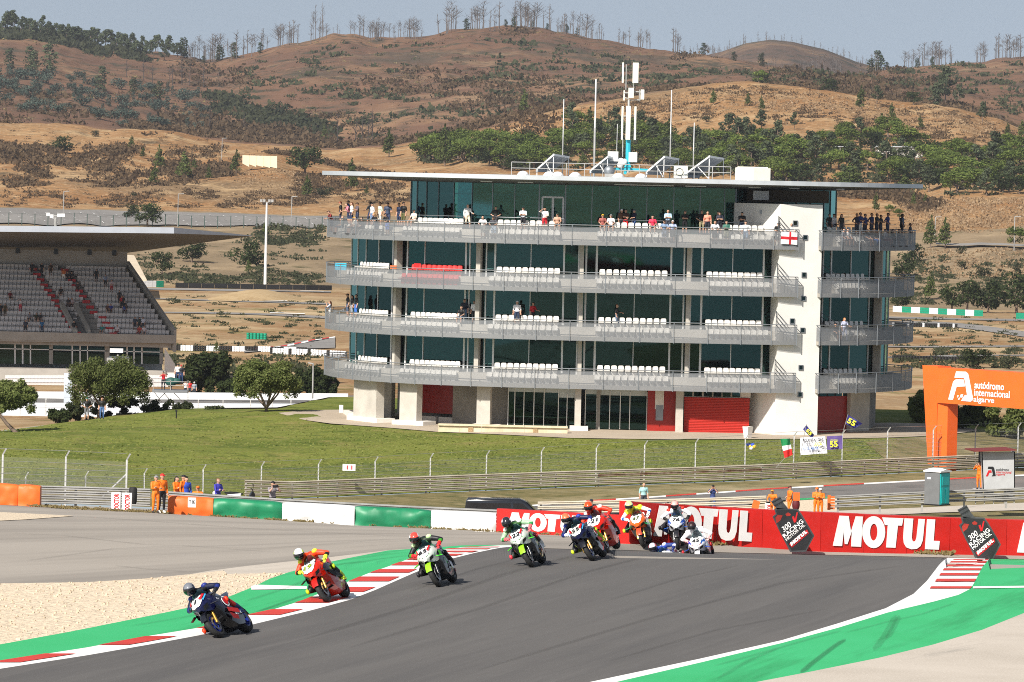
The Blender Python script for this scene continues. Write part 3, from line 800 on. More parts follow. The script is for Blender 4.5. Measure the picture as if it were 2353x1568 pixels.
# ---- roof: thin edge, soffit sloping in to the glazing
mb=MB(); n=120; rim0,rim1,inn=[],[],[]
secs=[]
for i in range(n+1):
 th=2*PI*i/n
 p=plan(th,-.1,a=23.6,b=20.2,bk=10); g=plan(th,0.25,a=16.9,b=13.6,bk=7.0)
 secs.append([BXC_ for BXC_ in (Vector((BXC,BYC,20.12)),p+Vector((0,0,20.08)),p+Vector((0,0,19.76)),g+Vector((0,0,19.42)),Vector((BXC,BYC,19.43)))])
for i,s in enumerate(secs): pass
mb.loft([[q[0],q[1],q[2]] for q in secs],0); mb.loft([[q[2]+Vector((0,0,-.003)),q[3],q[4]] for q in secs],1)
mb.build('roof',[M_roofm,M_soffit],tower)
for px in (1105,1190,1412,1575,1720,1815,1925):
 th=th_of(px,420,3.2); p=plan(th,3.2); q=plan(th - .045,3.2)
 MB().bar(p+Vector((0,0,19.55)),q+Vector((0,0,19.55)),.22,.1).build('ceiling_light',M_alu,tower)
# ---- core block behind everything, ground-storey walls
core=MB()
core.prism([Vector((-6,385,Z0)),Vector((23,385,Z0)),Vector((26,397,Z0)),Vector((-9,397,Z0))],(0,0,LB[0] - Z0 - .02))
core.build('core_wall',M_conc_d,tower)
def gwall(name,px0,px1,y0,y1,inset,m,thick=.3,z0=None,z1=None):
 """flat wall piece on the ground storey between two sight lines"""
 a=plan(th_of(px0,940,inset),inset); b=plan(th_of(px1,940,inset),inset)
 za=Z0 if z0 is None else z0; zb=LB[0]+.0 if z1 is None else z1
 d=(b - a).normalized(); nrm=Vector((-d.y,d.x,0))
 if nrm.y < 0: nrm=-nrm
 return MB().prism([a+Vector((0,0,za)),b+Vector((0,0,za)),b+Vector((0,0,zb)),a+Vector((0,0,zb))],nrm*thick).build(name,m,tower)
G=4.6
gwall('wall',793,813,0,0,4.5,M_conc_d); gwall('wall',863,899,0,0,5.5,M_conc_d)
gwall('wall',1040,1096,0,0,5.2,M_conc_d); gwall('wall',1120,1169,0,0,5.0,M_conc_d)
gwall('cladding',955,1046,0,0,5.6,M_redcl,z0=1.65)
gwall('plinth',957,1001,0,0,5.5,M_plinth,z1=1.4); gwall('plinth',1008,1047,0,0,5.5,M_plinth,z1=1.4)
for p0,p1,ins,dep in ((812,864,.9,.7),(918,957,.9,.7),(1095,1126,1.3,.6),(1321,1335,.9,.5),(1553,1570,1.5,.5)):
 gwall('column',p0,p1,0,0,ins,M_conc,dep,z1=LB[0]+.03)
for p0,p1,ins,h in ((776,800,2.2,.3),(797,866,.55,.36),(901,973,.5,.36),(1083,1143,.9,.3),(1310,1352,.7,.36)):
 gwall('plinth',p0,p1,0,0,ins,M_plinth,1.6,z1=Z0+h)
def gglass(pxs,inset,z0,z1,trans,m=M_glass2):
 ths=[th_of(p,940,inset) for p in pxs]
 panes(ths,z0,z1,inset,{},m,M_alu,trans,name='glass_pane')
 for t in ths: mull(t,z0,z1+.3,inset - .04,{},.06,M_alu)
 a=[plan(t,inset - .02) for t in ths]
 for i in range(len(a) - 1):
  MB().prism([a[i]+Vector((0,0,z1)),a[i+1]+Vector((0,0,z1)),a[i+1]+Vector((0,0,LB[0])),a[i]+Vector((0,0,LB[0]))],(0,.1,0)).build('fascia_panel',M_room,tower)
gglass((1168,1183,1204,1227,1250,1283),3.4,Z0+.1,3.65,None)
gglass((1283,1303,1321),3.3,Z0+.05,3.3,None); gglass((1345,1371),3.4,Z0+.1,3.6,None)
gwall('column',1371,1379,0,0,3.2,M_conc_d,.4)
gglass((1378,1401,1425,1447,1486),3.4,Z0+.1,3.55,None)
gwall('cladding',1488,1552,0,0,2.9,M_redcl); gwall('sign_panel',1505,1525,0,0,2.84,M_plinth,.05,z0=2.6); gwall('notice_board',1507,1524,0,0,2.82,M_steel,.05,z0=1.75,z1=2.9)
for p in (1572,1594,1617,1639,1660,1682):
 gwall('window',p,p+18,0,0,2.3,M_glass2,.05,z0=3.66,z1=4.06)
gwall('lintel',1570,1724,0,0,2.36,M_plinth,.2,z0=3.6)
# red shutter: slats
sa,sb=plan(th_of(1572,940,2.25),2.25),plan(th_of(1722,940,2.25),2.25)
for k in range(22):
 z=Z0+k*(3.6 - Z0)/22
 hgt=(3.6 - Z0)/22
 MB().prism([sa+Vector((0,0,z)),sa+Vector((0,-.03,z+hgt*.5)),sa+Vector((0,0,z+hgt*.96)),sa+Vector((0,.04,z+hgt*.5))],sb - sa).build('shutter_slat',mat('shutter_red',(0.42,0.022,0.014),0.4,0,.05,1),tower)
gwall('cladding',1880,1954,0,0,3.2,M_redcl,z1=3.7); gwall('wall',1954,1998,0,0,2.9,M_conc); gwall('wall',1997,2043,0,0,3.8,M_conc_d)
for p in (1884,1902,1920,1937): gwall('window',p,p+14,0,0,3.25,M_glass2,.05,z0=3.72,z1=4.05)
# ---- white stair wall with its small square windows
P1,P2,P3=W(1688,470,380.6),W(1788,700,376.75),W(1885,700,378.0)
base=[Vector((p.x,p.y,Z0)) for p in (P1,P2,P3)]
ztop=18.35
up_=Vector((0,0,LB[3]+.98 - Z0))
for q,z0,z1 in ((W(1722,950,379.6),Z0,LB[0] - .02),(W(1770,700,379.1),LB[0] - .02,LB[3]+.98),(P1,LB[3]+.98,ztop)):
 MB().prism([Vector((v.x,v.y,z0)) for v in (q,base[1],base[2],Vector((base[2].x+.6,392,0)),Vector((q.x,392,0)))],(0,0,z1 - z0)).build('stair_wall',M_render,tower)
MB().box((base[1].x+0.9,386.4,(ztop+19.4)/2+.05),(6.3,6,19.4 - ztop - .12)).build('recess',M_brown,tower)
MB().box((base[1].x - 1.2,382.9,18.95),(1.2,.8,.7)).build('air_conditioner',M_alu,tower)
wd=(base[2] - base[1]).normalized(); wn=Vector((wd.y,-wd.x,0))
for px,py in ((1827,513),(1850,546),(1847,632),(1846,686),(1820,738),(1844,759),(1840,845),(1838,907)):
 u,s=ray(px,py); t=(u*base[1].y - base[1].x)/(wd.x - u*wd.y); c=base[1]+wd*t
 z=CAMZ+s*c.y
 M3=Matrix(((wd.x,-wd.y,0),(wd.y,wd.x,0),(0,0,1)))
 f=MB()
 for dx,dz,w,h in ((-.17,0,.05,.39),(.17,0,.05,.39),(0,-.17,.29,.05),(0,.17,.29,.05)):
  f.box(Vector((c.x,c.y,z))+wd*dx+Vector((0,0,dz))+wn*.03,(w,.08,h),M3)
 fo=f.build('window',M_steel,tower)
 MB().box(Vector((c.x,c.y,z))+wn*.012,(.29,.02,.29),M3).build('pane',M_glass2,fo)
u,s=ray(1750,488)
vent_d=(base[1] - base[0]).normalized()
t=(u*base[0].y - base[0].x)/(vent_d.x - u*vent_d.y); c=base[0]+vent_d*t
for k in range(4): MB().box(Vector((c.x,c.y - .02,CAMZ+s*c.y - .12+k*.08)),(.34,.05,.05)).build('vent_slat',M_steel,tower)
# ---- seats
def seat_mesh():
 mb=MB()
 # back shell: rounded top, slightly curved; local x across, -y towards the track, z up
 xs=[-.215,-.16,0,.16,.215]; yo=[.0,.03,.05,.03,.0]
 for y_in in (0,):
  fr=[]
  for (z,k) in ((.12,.9),(.42,1.0),(.62,1.0),(.74,.93),(.79,.72)):
   fr.append([Vector((x*k,yo[i]+.04+z*.12,z)) for i,x in enumerate(xs)])
  mb.loft(fr)
  mb.loft([[p+Vector((0,.035,-.002)) for p in r] for r in fr])
  top=fr[-1]; mb.loft([top,[p+Vector((0,.035,-.002)) for p in top]])
  for e in (0,-1):
   mb.loft([[r[e] for r in fr],[r[e]+Vector((0,.035,-.002)) for r in fr]])
 mb.add([(-.21,.05,.40),(.21,.05,.40),(.2,-.36,.44),(-.2,-.36,.44),(-.2,.05,.34),(.2,.05,.34),(.19,-.34,.37),(-.19,-.34,.37)],
           [(0,1,2,3),(7,6,5,4),(0,4,5,1),(1,5,6,2),(2,6,7,3),(3,7,4,0)])
 mb.box((0,.02,.18),(.3,.05,.36))
 return mb
_seat=seat_mesh(); ME_SEAT=_seat.mesh('seat',[M_seat],smooth=False)
BAYS=[((822,882,9),(791,865,10)),((944,1050,10),(921,1042,11)),((1142,1275,10),(1124,1273,11)),((1379,1522,10),(1372,1530,11)),((1625,1741,9),(1631,1758,10))]
BAYS_R=[((1905,1985,8),(1926,1990,8))]
rest=MB(); n_seats=0
SEATS=[]
for bi in (3,2,4,1,0,5):
 bay=BAYS[bi] if bi < 5 else BAYS_R[0]
 for li in (2,3,1,0):
  for ri,(p0,p1,n) in enumerate(bay):
   ins=1.66 if ri == 0 else 0.8
   if bi == 5 and ri == 0: ins=1.75
   for k in range(n):
    th=th_of(p0+(p1 - p0)*k/(n - 1),840 if bi < 5 else 640,ins)
    p=plan(th,ins); q=plan(th+.01,ins); d=(p - q).normalized()   # d points to the right
    z=LB[li]+(0.98 if ri == 0 else .30)
    M=Matrix(((d.x,-d.y,0,p.x),(d.y,d.x,0,p.y),(0,0,1,z),(0,0,0,1)))
    red=(li == 2 and bi == 1)
    if li == 3 and ri == 0 and bi == 0: continue
    if n_seats < 300 or red:
     o=put('seat',ME_SEAT,tower,M); n_seats += 1
     if red: remat(o,[M_seat_red])
    else: rest.add([M @ Vector(v) for v in _seat.v],_seat.f)
ro=stuff(rest.build('seats',M_seat,tower))
# ---- upper-deck inner rails
for p0,p1 in ((945,1066),(1140,1296),(1398,1545),(1655,1748)):
 mb=MB(); pts=[plan(th_of(p0+(p1 - p0)*k/12,500,2.15),2.15)+Vector((0,0,LB[3]+1.95)) for k in range(13)]
 pts=[pts[0]+Vector((0,0,-.97))]+pts+[pts[-1]+Vector((0,0,-.97))]
 mb.tube(pts,.028,5); mb.build('handrail',M_steel,tower)
t0,t1=th_of(1905,520,3.0),th_of(2040,520,3.0)
mb=MB(); mb.tube([plan(t0+(t1 - t0)*k/12,2.15)+Vector((0,0,LB[3]+1.95)) for k in range(13)],.028,5); mb.tube([plan(t0+(t1 - t0)*k/12,2.15)+Vector((0,0,LB[3]+1.5)) for k in range(13)],.02,5)
mb.build('handrail',M_steel_d,tower)
# ---- paved terrace round the foot, with its low wall
TER=curve([(640,951),(700,967),(760,975),(900,985),(1005,994),(1150,1000),(1305,1008),(1500,1011),(1720,1011),(1900,1010),(2050,1007),(2120,1004),(2180,1000),(2240,992)])
struct(sheet('terrace',TER,curve([(640,950.5),(680,946.5),(740,943.5),(800,943),(1000,957),(1300,974),(1720,977),(2050,973),(2180,976),(2250,990)]),640,2245,M_plaza,8,6,.05))
# ---------------------------------------------------------------- people
M_skin=mat('skin',(0.50,0.29,0.20),0.55,0,.08,6)
M_skin2=mat('tanned_skin',(0.36,0.19,0.12),0.55,0,.08,6)
M_hair=mat('dark_hair',(0.025,0.018,0.014),0.6,0,.2,20)
M_eye=mat('dark_eye',(0.02,0.02,0.02),0.2,0,0,1)
def remeshed(mb,voxel,smooth_it=4):
 me=mb.mesh('body')
 o=bpy.data.objects.new('body',me); COL.objects.link(o)
 m=o.modifiers.new('r','REMESH'); m.mode='VOXEL'; m.voxel_size=voxel
 if smooth_it: s=o.modifiers.new('s','SMOOTH'); s.factor=.5; s.iterations=smooth_it
 dg=bpy.context.evaluated_depsgraph_get()
 out=bpy.data.meshes.new_from_object(o.evaluated_get(dg))
 bpy.data.objects.remove(o); bpy.data.meshes.remove(me)
 return out
def limb(mb,a,b,ra,rb):
 a,b=Vector(a),Vector(b)
 mb.tube([a,a.lerp(b,.35),a.lerp(b,.7),b],[ra,ra*1.02,ra*.45+rb*.55,rb],10); mb.ball(a,ra*.98,10,7); mb.ball(b,rb*.98,10,7)
def seg_d(P,a,b):
 a=np.array(a); b=np.array(b); ab=b - a
 t=np.clip(((P - a) @ ab)/max(1e-9,ab @ ab),0,1)
 return np.linalg.norm(P - (a+t[:,None]*ab),axis=1)
def hand_tubes(mb,wrist,elbow,curl=Vector((0,-1,-.3)),side=1,r=.011,mi=0):
 """palm, four fingers of unequal length and a thumb leaving the side of the palm"""
 w=Vector(wrist); d=(w - Vector(elbow)).normalized()
 s=d.cross(curl.normalized())
 if s.length < .1: s=d.orthogonal()
 s=s.normalized()*side; c=s.cross(d).normalized()*side
 if c.dot(curl) < 0: c=-c
 p=w+d*.045
 mb.ball(p,(.042,.042,.042),8,6,mi)
 for k,L in enumerate((.062,.075,.07,.055)):
  b0=w+d*.07+s*(.03 - .02*k)
  b1=b0+d*L*.55+c*.012; b2=b1+d*L*.3+c*L*.45
  mb.tube([b0 - d*.03,b0,b1,b2],[r,r,r*.9,r*.7],5,mi)
 t0=w+d*.025+s*.035; t1=t0+d*.03+s*.03; t2=t1+d*.03+c*.01
 mb.tube([t0 - s*.02,t0,t1,t2],[r*1.1,r*1.1,r,r*.8],5,mi)
def joints(pose):
 J=dict(hipL=(.09,0,.92),hipR=(-.09,0,.92),kneeL=(.10,-.02,.49),kneeR=(-.10,-.02,.49),ankL=(.11,.02,.08),ankR=(-.11,.02,.08),
             pel=(0,0,.96),waist=(0,0,1.08),chest=(0,-.01,1.30),neck=(0,.0,1.47),head=(0,-.02,1.62),
             shL=(.18,0,1.41),shR=(-.18,0,1.41),elL=(.23,.03,1.13),elR=(-.23,.03,1.13),wrL=(.24,-.04,.88),wrR=(-.24,-.04,.88))
 if pose == 'hips': J.update(elL=(.36,.08,1.17),wrL=(.17,-.06,1.03),elR=(-.36,.08,1.17),wrR=(-.17,-.06,1.03))
 elif pose == 'fold': J.update(elL=(.22,-.08,1.15),elR=(-.22,-.08,1.15),wrL=(-.07,-.2,1.2),wrR=(.07,-.17,1.16))
 elif pose == 'rail': J.update(waist=(0,-.05,1.07),chest=(0,-.12,1.27),neck=(0,-.17,1.42),head=(0,-.22,1.56),shL=(.18,-.14,1.37),shR=(-.18,-.14,1.37),elL=(.27,-.22,1.12),elR=(-.27,-.22,1.12),wrL=(.16,-.42,1.06),wrR=(-.16,-.42,1.06))
 elif pose == 'photo': J.update(elL=(.27,-.17,1.25),elR=(-.27,-.17,1.25),wrL=(.08,-.24,1.52),wrR=(-.08,-.24,1.52))
 elif pose == 'wave': J.update(elR=(-.36,-.06,1.42),wrR=(-.14,-.16,1.60),elL=(.22,-.08,1.14),wrL=(.05,-.2,1.06))
 elif pose == 'side': J.update(ankL=(.11,-.16,.08),kneeL=(.1,-.12,.5),elL=(.22,-.12,1.15),wrL=(.2,-.32,1.12),ankR=(-.11,.12,.08))
 elif pose == 'sit':
  for k in ('pel','waist','chest','neck','head','shL','shR','hipL','hipR'):
   x,y,z=J[k]; J[k]=(x,y+.02,z - .40)
  J.update(kneeL=(.14,-.42,.52),kneeR=(-.14,-.42,.52),ankL=(.14,-.44,.08),ankR=(-.14,-.44,.08),elL=(.24,-.05,.76),elR=(-.24,-.05,.76),wrL=(.12,-.3,.62),wrR=(-.12,-.3,.62))
 return J
PROTO={}
def proto(pose,head):
 """slots: 0 skin 1 shirt 2 trousers 3 shoes 4 hair or cap 5 lower leg 6 forearm 7 eyes"""
 if (pose,head) in PROTO: return PROTO[(pose,head)]
 J={k: Vector(v) for k,v in joints(pose).items()}
 mb=MB()
 for s in 'LR':
  limb(mb,J['hip'+s],J['knee'+s],.085,.058); limb(mb,J['knee'+s],J['ank'+s],.058,.042)
  f=J['ank'+s]; mb.ball(f+Vector((0,-.06,-.03)),(.048,.125,.045),10,6)
  limb(mb,J['sh'+s],J['el'+s],.055,.043); limb(mb,J['el'+s],J['wr'+s],.042,.03)
 mb.ball(J['pel'],(.165,.115,.12),12,8); mb.ball(J['waist'],(.15,.105,.16),12,8); mb.ball(J['chest'],(.175,.12,.18),12,8)
 limb(mb,J['shL'],J['shR'],.06,.06); limb(mb,J['chest']+Vector((0,0,.06)),J['neck'],.1,.055)
 limb(mb,J['neck'],J['head'],.055,.05)
 h=J['head']; mb.ball(h,(.078,.098,.118),14,10); mb.ball(h+Vector((0,-.02,-.07)),(.055,.07,.06),10,7)
 mb.ball(h+Vector((0,-.105,-.015)),(.017,.03,.025),8,6)
 for sx in (-1,1): mb.ball(h+Vector((sx*.083,.005,-.01)),(.016,.028,.036),8,6)
 if head in ('hair','long'): mb.ball(h+Vector((0,.02,.025)),(.088,.1,.105),14,10)
 if head == 'long': limb(mb,h+Vector((0,.06,0)),J['neck']+Vector((0,.075,-.08)),.075,.06)
 if head == 'cap':
  mb.ball(h+Vector((0,.0,.045)),(.09,.105,.085),14,10)
 me=remeshed(mb,.026,3)
 n=len(me.polygons); c=np.empty(n*3); me.polygons.foreach_get('center',c); c=c.reshape(-1,3)
 segs=[('hipL','kneeL',2),('hipR','kneeR',2),('kneeL','ankL',5),('kneeR','ankR',5),('shL','elL',1),('shR','elR',1),('elL','wrL',6),('elR','wrR',6)]
 D=[seg_d(c,J[a],J[b]) - (.05 if s in (5,6) else .06) for a,b,s in segs]; S=[s for _,_,s in segs]
 D.append(seg_d(c,J['waist']+Vector((0,0,.02)),J['chest']) - .15); S.append(1)
 D.append(seg_d(c,J['shL'],J['shR']) - .07); S.append(1)
 D.append(np.linalg.norm(c - np.array(J['pel']+Vector((0,0,-.03))),axis=1) - .13); S.append(2)
 D.append(seg_d(c,J['neck']+Vector((0,0,.03)),J['head']) - .055); S.append(0)
 D.append(np.linalg.norm(c - np.array(J['head']),axis=1) - .1); S.append(0)
 for s in 'LR': D.append(np.linalg.norm(c - np.array(J['ank'+s]+Vector((0,-.06,-.02))),axis=1) - .09); S.append(3)
 idx=np.array(S)[np.argmin(np.array(D),axis=0)]
 hh=np.array(h)
 hd=c - hh; inh=(np.linalg.norm(hd/np.array([.1,.125,.14]),axis=1) < 1.12) & (idx == 0)
 if head in ('hair','long'):
  idx[inh & ((hd[:,2] > .055) | ((hd[:,1] > .0) & (hd[:,2] > -.05)))]=4
  if head == 'long': idx[(c[:,1] > h.y+.045) & (c[:,2] > J['neck'].z - .14) & (np.abs(c[:,0]) < .1)]=4
 elif head == 'cap': idx[inh & (hd[:,2] > .035)]=4
 elif head == 'bald': pass
 me.materials.clear()
 for k in range(8): me.materials.append(M_skin)
 me.polygons.foreach_set('material_index',idx.astype(np.int32))
 me.polygons.foreach_set('use_smooth',[True]*n)
 # hands, eyes, cap peak joined to the same mesh
 ex=MB()
 for s,sg in (('L',1),('R',-1)): hand_tubes(ex,J['wr'+s],J['el'+s],Vector((0,-.4,-.6)) if pose != 'rail' else Vector((0,0,-1)),sg)
 for sx in (-1,1): ex.ball(h+Vector((sx*.032,-.088,.012)),(.013,.01,.009),6,5,7)
 if head == 'cap': ex.ball(h+Vector((0,-.12,.05)),(.07,.075,.012),10,4,4)
 if head in ('shades',): pass
 bm=bmesh.new(); bm.from_mesh(me)
 t=ex.mesh('x',[M_skin]*8); bm.from_mesh(t); bm.to_mesh(me); bm.free(); bpy.data.meshes.remove(t)
 me.name='person_'+pose
 PROTO[(pose,head)]=me
 return me
def C(h):
 """colour from an sRGB hex string, to linear"""
 r=[int(h[i:i+2],16)/255 for i in (0,2,4)]
 return tuple((x/12.92 if x <= .04045 else ((x+.055)/1.055) ** 2.4) for x in r)
def person(pos,label,pose='stand',head='hair',shirt='222222',legs='2a3550',shoes='333333',hair='1a1512',facing=0.0,short=True,sleeve=False,skin=None,h=1.75,group=None,bare=False):
 me=proto(pose,head)
 k=h/1.74
 M=Matrix.Translation(Vector(pos)) @ Matrix.Rotation(facing,4,'Z') @ Matrix.Diagonal((k*1.16,k*1.16,k*1.02,1))
 o=put('person',me,None,M)
 sk=M_skin2 if skin == 't' else M_skin
 sh=sk if bare else cmat(C(shirt))
 lg=cmat(C(legs))
 remat(o,[sk,sh,lg,cmat(C(shoes)),cmat(C(hair)) if hair != '1a1512' else M_hair,sk if short else lg,sh if sleeve else sk,M_eye])
 return tag(o,label,'person',group)
# ---- spectators on the tower. row: where on the balcony they are
ROWI={'rail': (.5,.30),'front': (.74,.30),'mid': (1.45,.98),'back': (1.6,.98),'deep': (2.3,.98),'door': (2.4,.98)}
def spectator(li,px,row,label,pose='stand',head='hair',**k):
 ins,dz=ROWI[row]
 py={3: 500,2: 610,1: 720,0: 830}[li]
 th=th_of(px,py,ins)
 p=plan(th,ins)+Vector((0,0,LB[li]+dz))
 q=plan(th+.01,ins); d=(plan(th,ins) - q).normalized()
 f=k.pop('turn',0)+math.atan2(d.y,d.x)
 if pose == 'sit': p.z += 0.0
 return person(p,label,pose,head,facing=f,group='spectators on the tower balconies',**k)
S3=lambda*a,**k: spectator(3,*a,**k)
# top balcony, left end
S3(736,'rail','person in a pale pink top leaning on the rail, end of the top balcony','rail','cap',shirt='c9a6b8',hair='222222')
S3(743,'rail','person in dark top with red cap at the left tip of the top balcony','rail','cap',shirt='3a1a1a',hair='a02020')
S3(750,'rail','person in a maroon shirt bending over the rail near the left tip','rail','cap',shirt='8a3030',hair='302020',turn=.3)
S3(758,'mid','person in black with a red cap behind the group at the left tip','stand','cap',shirt='181414',hair='b03020')
S3(787,'front','bald person in grey green T-shirt seated behind the rail, left end','sit','bald',shirt='4a5550')
S3(799,'deep','person in blue and white striped polo at the back of the group','fold','cap',shirt='2f5fb0',hair='15151a',h=1.85)
S3(808,'mid','person in white vest standing in the left group','stand','long',shirt='e6e4e0',hair='5a3020')
S3(803,'back','person in pink top leaning over in the left group','rail','hair',shirt='c07888')
S3(821,'mid','person in grey tank top and dark cap with folded arms','fold','cap',shirt='5a5058',hair='1c1c1c',skin='t')
S3(815,'front','person with yellow cap sitting in the left group','sit','cap',shirt='d8d2c0',hair='d8a020')
S3(817,'front','person in light grey shirt seated leaning forward, left end','sit','hair',shirt='9a9aa0',legs='4a4a50')
S3(831,'front','person in black polo with badges sitting with hands together','sit','hair',shirt='14141a',legs='30343a')
S3(851,'deep','person in dark grey shirt turned sideways behind the seats','side','hair',shirt='2c3038',turn=-1.2,skin='t',h=1.85)
S3(855,'mid','person in white printed T-shirt and denim shorts with a cap','stand','cap',shirt='d6d4d6',legs='6f86a8',hair='101018')
S3(865,'front','person with long blonde hair in black camisole by the rail','rail','long',shirt='15151a',hair='b08850',bare=False)
S3(873,'deep','bearded person in pale mint T-shirt and white shorts','stand','hair',shirt='cfd8c4',legs='dcd8d0',h=1.82)
S3(891,'deep','person in grey blue shirt seen sideways at the back','side','cap',shirt='38435a',turn=1.0,hair='14141a',h=1.82)
S3(891,'front','person in black polo with blue shorts leaning on one knee','rail','cap',shirt='101014',legs='2a60c8',hair='1c1c20')
S3(917,'deep','person in dark blue shirt half hidden behind the black T-shirt','stand','cap',shirt='1a2440',hair='101018',h=1.8)
S3(927,'mid','person in black T-shirt with big white disc and olive shorts','stand','cap',shirt='0c0c0e',legs='5a5a38',hair='101014',h=1.9)
S3(951,'back','person in pale striped T-shirt sprawled in a seat by the pavilion corner','sit','cap',shirt='d8d0c4',legs='d0c8bc',hair='16161a')
# along the middle
S3(1074,'deep','person in white shirt and cream shorts standing at the glass','side','bald',shirt='f0eeea',legs='d8ceb8',sleeve=True,turn=.8,h=1.85)
S3(1139,'deep','person in black and white jersey standing before the glass','hips','hair',shirt='16161a',legs='24242a')
S3(1111,'front','person in white printed T-shirt and grey shorts leaning on the rail','rail','bald',shirt='e8e6e4',legs='7a7c74')
S3(1135,'front','person in dark grey T-shirt and denim shorts leaning on the rail','rail','cap',shirt='3c3e46',legs='9ab0c8',hair='26303a')
S3(1202,'mid','person in white T-shirt and black cap, hands together, before the doors','fold','cap',shirt='dce2ee',legs='26262a',hair='101012')
S3(1252,'back','person in white top and red skirt shading their eyes','wave','hair',shirt='ecebe8',legs='b02028')
S3(1281,'back','bare-chested person in a dark cap seated beside the doors','sit','cap',shirt='b08060',legs='222226',hair='283028',bare=True)
S3(1385,'back','person in red printed T-shirt with yellow cap, seated','sit','cap',shirt='94524a',legs='8a2a2a',hair='e0b030')
S3(1404,'back','person in white T-shirt with grey cap, seated next to the red T-shirt','sit','cap',shirt='e8e4e4',legs='2a3350',hair='8a8a8a')
S3(1428,'deep','person in brown patterned shirt and white cap by the glass','side','cap',shirt='5a3a24',legs='20222a',hair='f0f0f0',turn=.5)
S3(1438,'deep','person in black and orange shirt with red trousers','fold','hair',shirt='34221a',legs='c01818',short=False)
S3(1458,'deep','person in navy polo and blue shorts pointing with one hand','side','cap',shirt='20203c',legs='26406a',hair='4a5a68',turn=-1.0)
S3(1500,'back','person in bright pink vest sitting alone','sit','long',shirt='d83050',hair='301810')
S3(1535,'mid','person in light blue shirt and sunglasses standing behind the seats','fold','bald',shirt='a8c4e0',legs='3a3e48',h=1.8)
S3(1527,'front','person in blue grey shirt with black cap leaning on the rail','rail','cap',shirt='7890b0',legs='6a7890',hair='101014')
S3(1546,'front','person in lilac shirt and pale cap leaning out over the rail','rail','cap',shirt='a4b0d0',legs='24242a',hair='d8c8c8')
S3(1574,'deep','person all in black with folded arms in front of the glass','fold','hair',shirt='0c0c0e',legs='101012')
S3(1613,'deep','person in black T-shirt with skull print and beige shorts','hips','bald',shirt='0e0e10',legs='8a8468',h=1.8)
S3(1626,'mid','person in salmon T-shirt and dark shorts by the seats','stand','bald',shirt='e8947c',legs='202430')
S3(1650,'deep','person in black shirt with green stripe, arms crossed','fold','hair',shirt='14181a',legs='1c1c20')
S3(1654,'mid','person in dark navy shirt behind the white shirt','fold','cap',shirt='1c2030',legs='20242a',hair='101014')
S3(1643,'front','person in loose white shirt leaning on the rail','rail','hair',shirt='e8e8ea',legs='1e2026',h=1.8)
S3(1670,'front','person in sea green T-shirt and beige shorts with folded arms','fold','hair',shirt='3a6a5c',legs='7c7a60')
S3(1705,'deep','person in black polo and cap with folded arms before the white wall','fold','cap',shirt='121416',legs='3a4a68',hair='101410',short=False)
S3(1714,'front','person in white T-shirt and denim shorts standing at the rail','stand','hair',shirt='ecebea',legs='7a92b0')
S3(1772,'deep','person in royal blue team shirt and shorts by the white wall','hips','hair',shirt='2244b0',legs='223a80',h=1.85)
S3(1783,'deep','person in sky blue top with red cap holding the stair rail','side','cap',shirt='2a78c8',legs='202838',hair='c02828',turn=-.6)
S3(1787,'front','person in black T-shirt behind the white flag with red cross','rail','cap',shirt='101012',legs='5a5a5c',hair='18181a')
S3(1816,'front','bald person in white T-shirt holding the flag at the balcony end','rail','bald',shirt='f0efed',legs='33363c')
# right wing of the top balcony
S3(1916,'deep','person in white T-shirt and jeans at the stair of the right wing','stand','cap',shirt='d8d6d8',legs='2a3a58',hair='2a2a24',short=False)
S3(1906,'deep','dark figure standing against the pavilion glass, right wing','stand','hair',shirt='101214',legs='101214',short=False)
S3(1934,'mid','person with long dark hair in black top, right wing','stand','long',shirt='1a1618',legs='26303a',short=False)
S3(1940,'front','person with sunglasses in grey dress lounging across two seats','sit','long',shirt='6a6a74',legs='6a6a74',hair='20140e')
S3(1949,'front','person in white T-shirt in the front row of the right wing','sit','long',shirt='e4e0de',legs='5a4a44',hair='20140e')
for px,tone,hh,w in ((1969,'141a34',1.82,'tall person in dark navy shirt, first of the standing row on the right wing'),(1977,'1c2c66',1.9,'person in blue racing shirt with white shorts, right wing'),(1988,'1a2a60',1.8,'person in blue shirt with green flash, third of the standing row'),(2003,'182650',1.86,'person in dark blue T-shirt with head turned, middle of the right wing'),(2015,'0e0e12',1.84,'person in black with spiky hair among the blue shirts'),(2024,'0c0c10',1.74,'shorter person in black next to the spiky hair')):
 S3(px,'mid',w,RN.choice(['stand','hips','fold']),'hair',shirt=tone,legs='c8c4bc' if px == 1977 else '24283a',h=hh,skin='t')
S3(2040,'mid','person in blue shirt with green badge standing apart near the corner rail','hips','cap',shirt='1c3270',legs='1e2a4a',hair='101014',h=1.88,skin='t')
S3(1993,'front','person in black seated with sunglasses, right wing front row','sit','hair',shirt='141216',legs='2a2c34')
S3(2008,'front','blonde person with a patterned scarf and blue jeans in the front row','sit','long',shirt='8a7a64',legs='2a5090',hair='8a6a3a',short=False)
S3(2036,'front','person in white T-shirt and red shorts seated near the tip','sit','hair',shirt='e2e0e0',legs='a02020')
S3(2053,'front','person in dark brown top sitting beside the red shorts','sit','long',shirt='2a1a16',legs='1c1a1c')
S3(2067,'front','person in black with yellow bag seated close to the tip','sit','cap',shirt='141414',legs='1c1c1e',hair='141414')
S3(2074,'mid','person in slate T-shirt looking down at the far right','stand','hair',shirt='4a566a',legs='1c2030',skin='t',h=1.8)
S3(2084,'mid','person in grey T-shirt facing away at the far right','side','hair',shirt='3a404c',legs='16181c',skin='t',turn=.6,h=1.76)
S3(2106,'rail','person with headphones in camouflage shirt at the right tip','hips','hair',shirt='3c4a54',legs='26303a',skin='t')
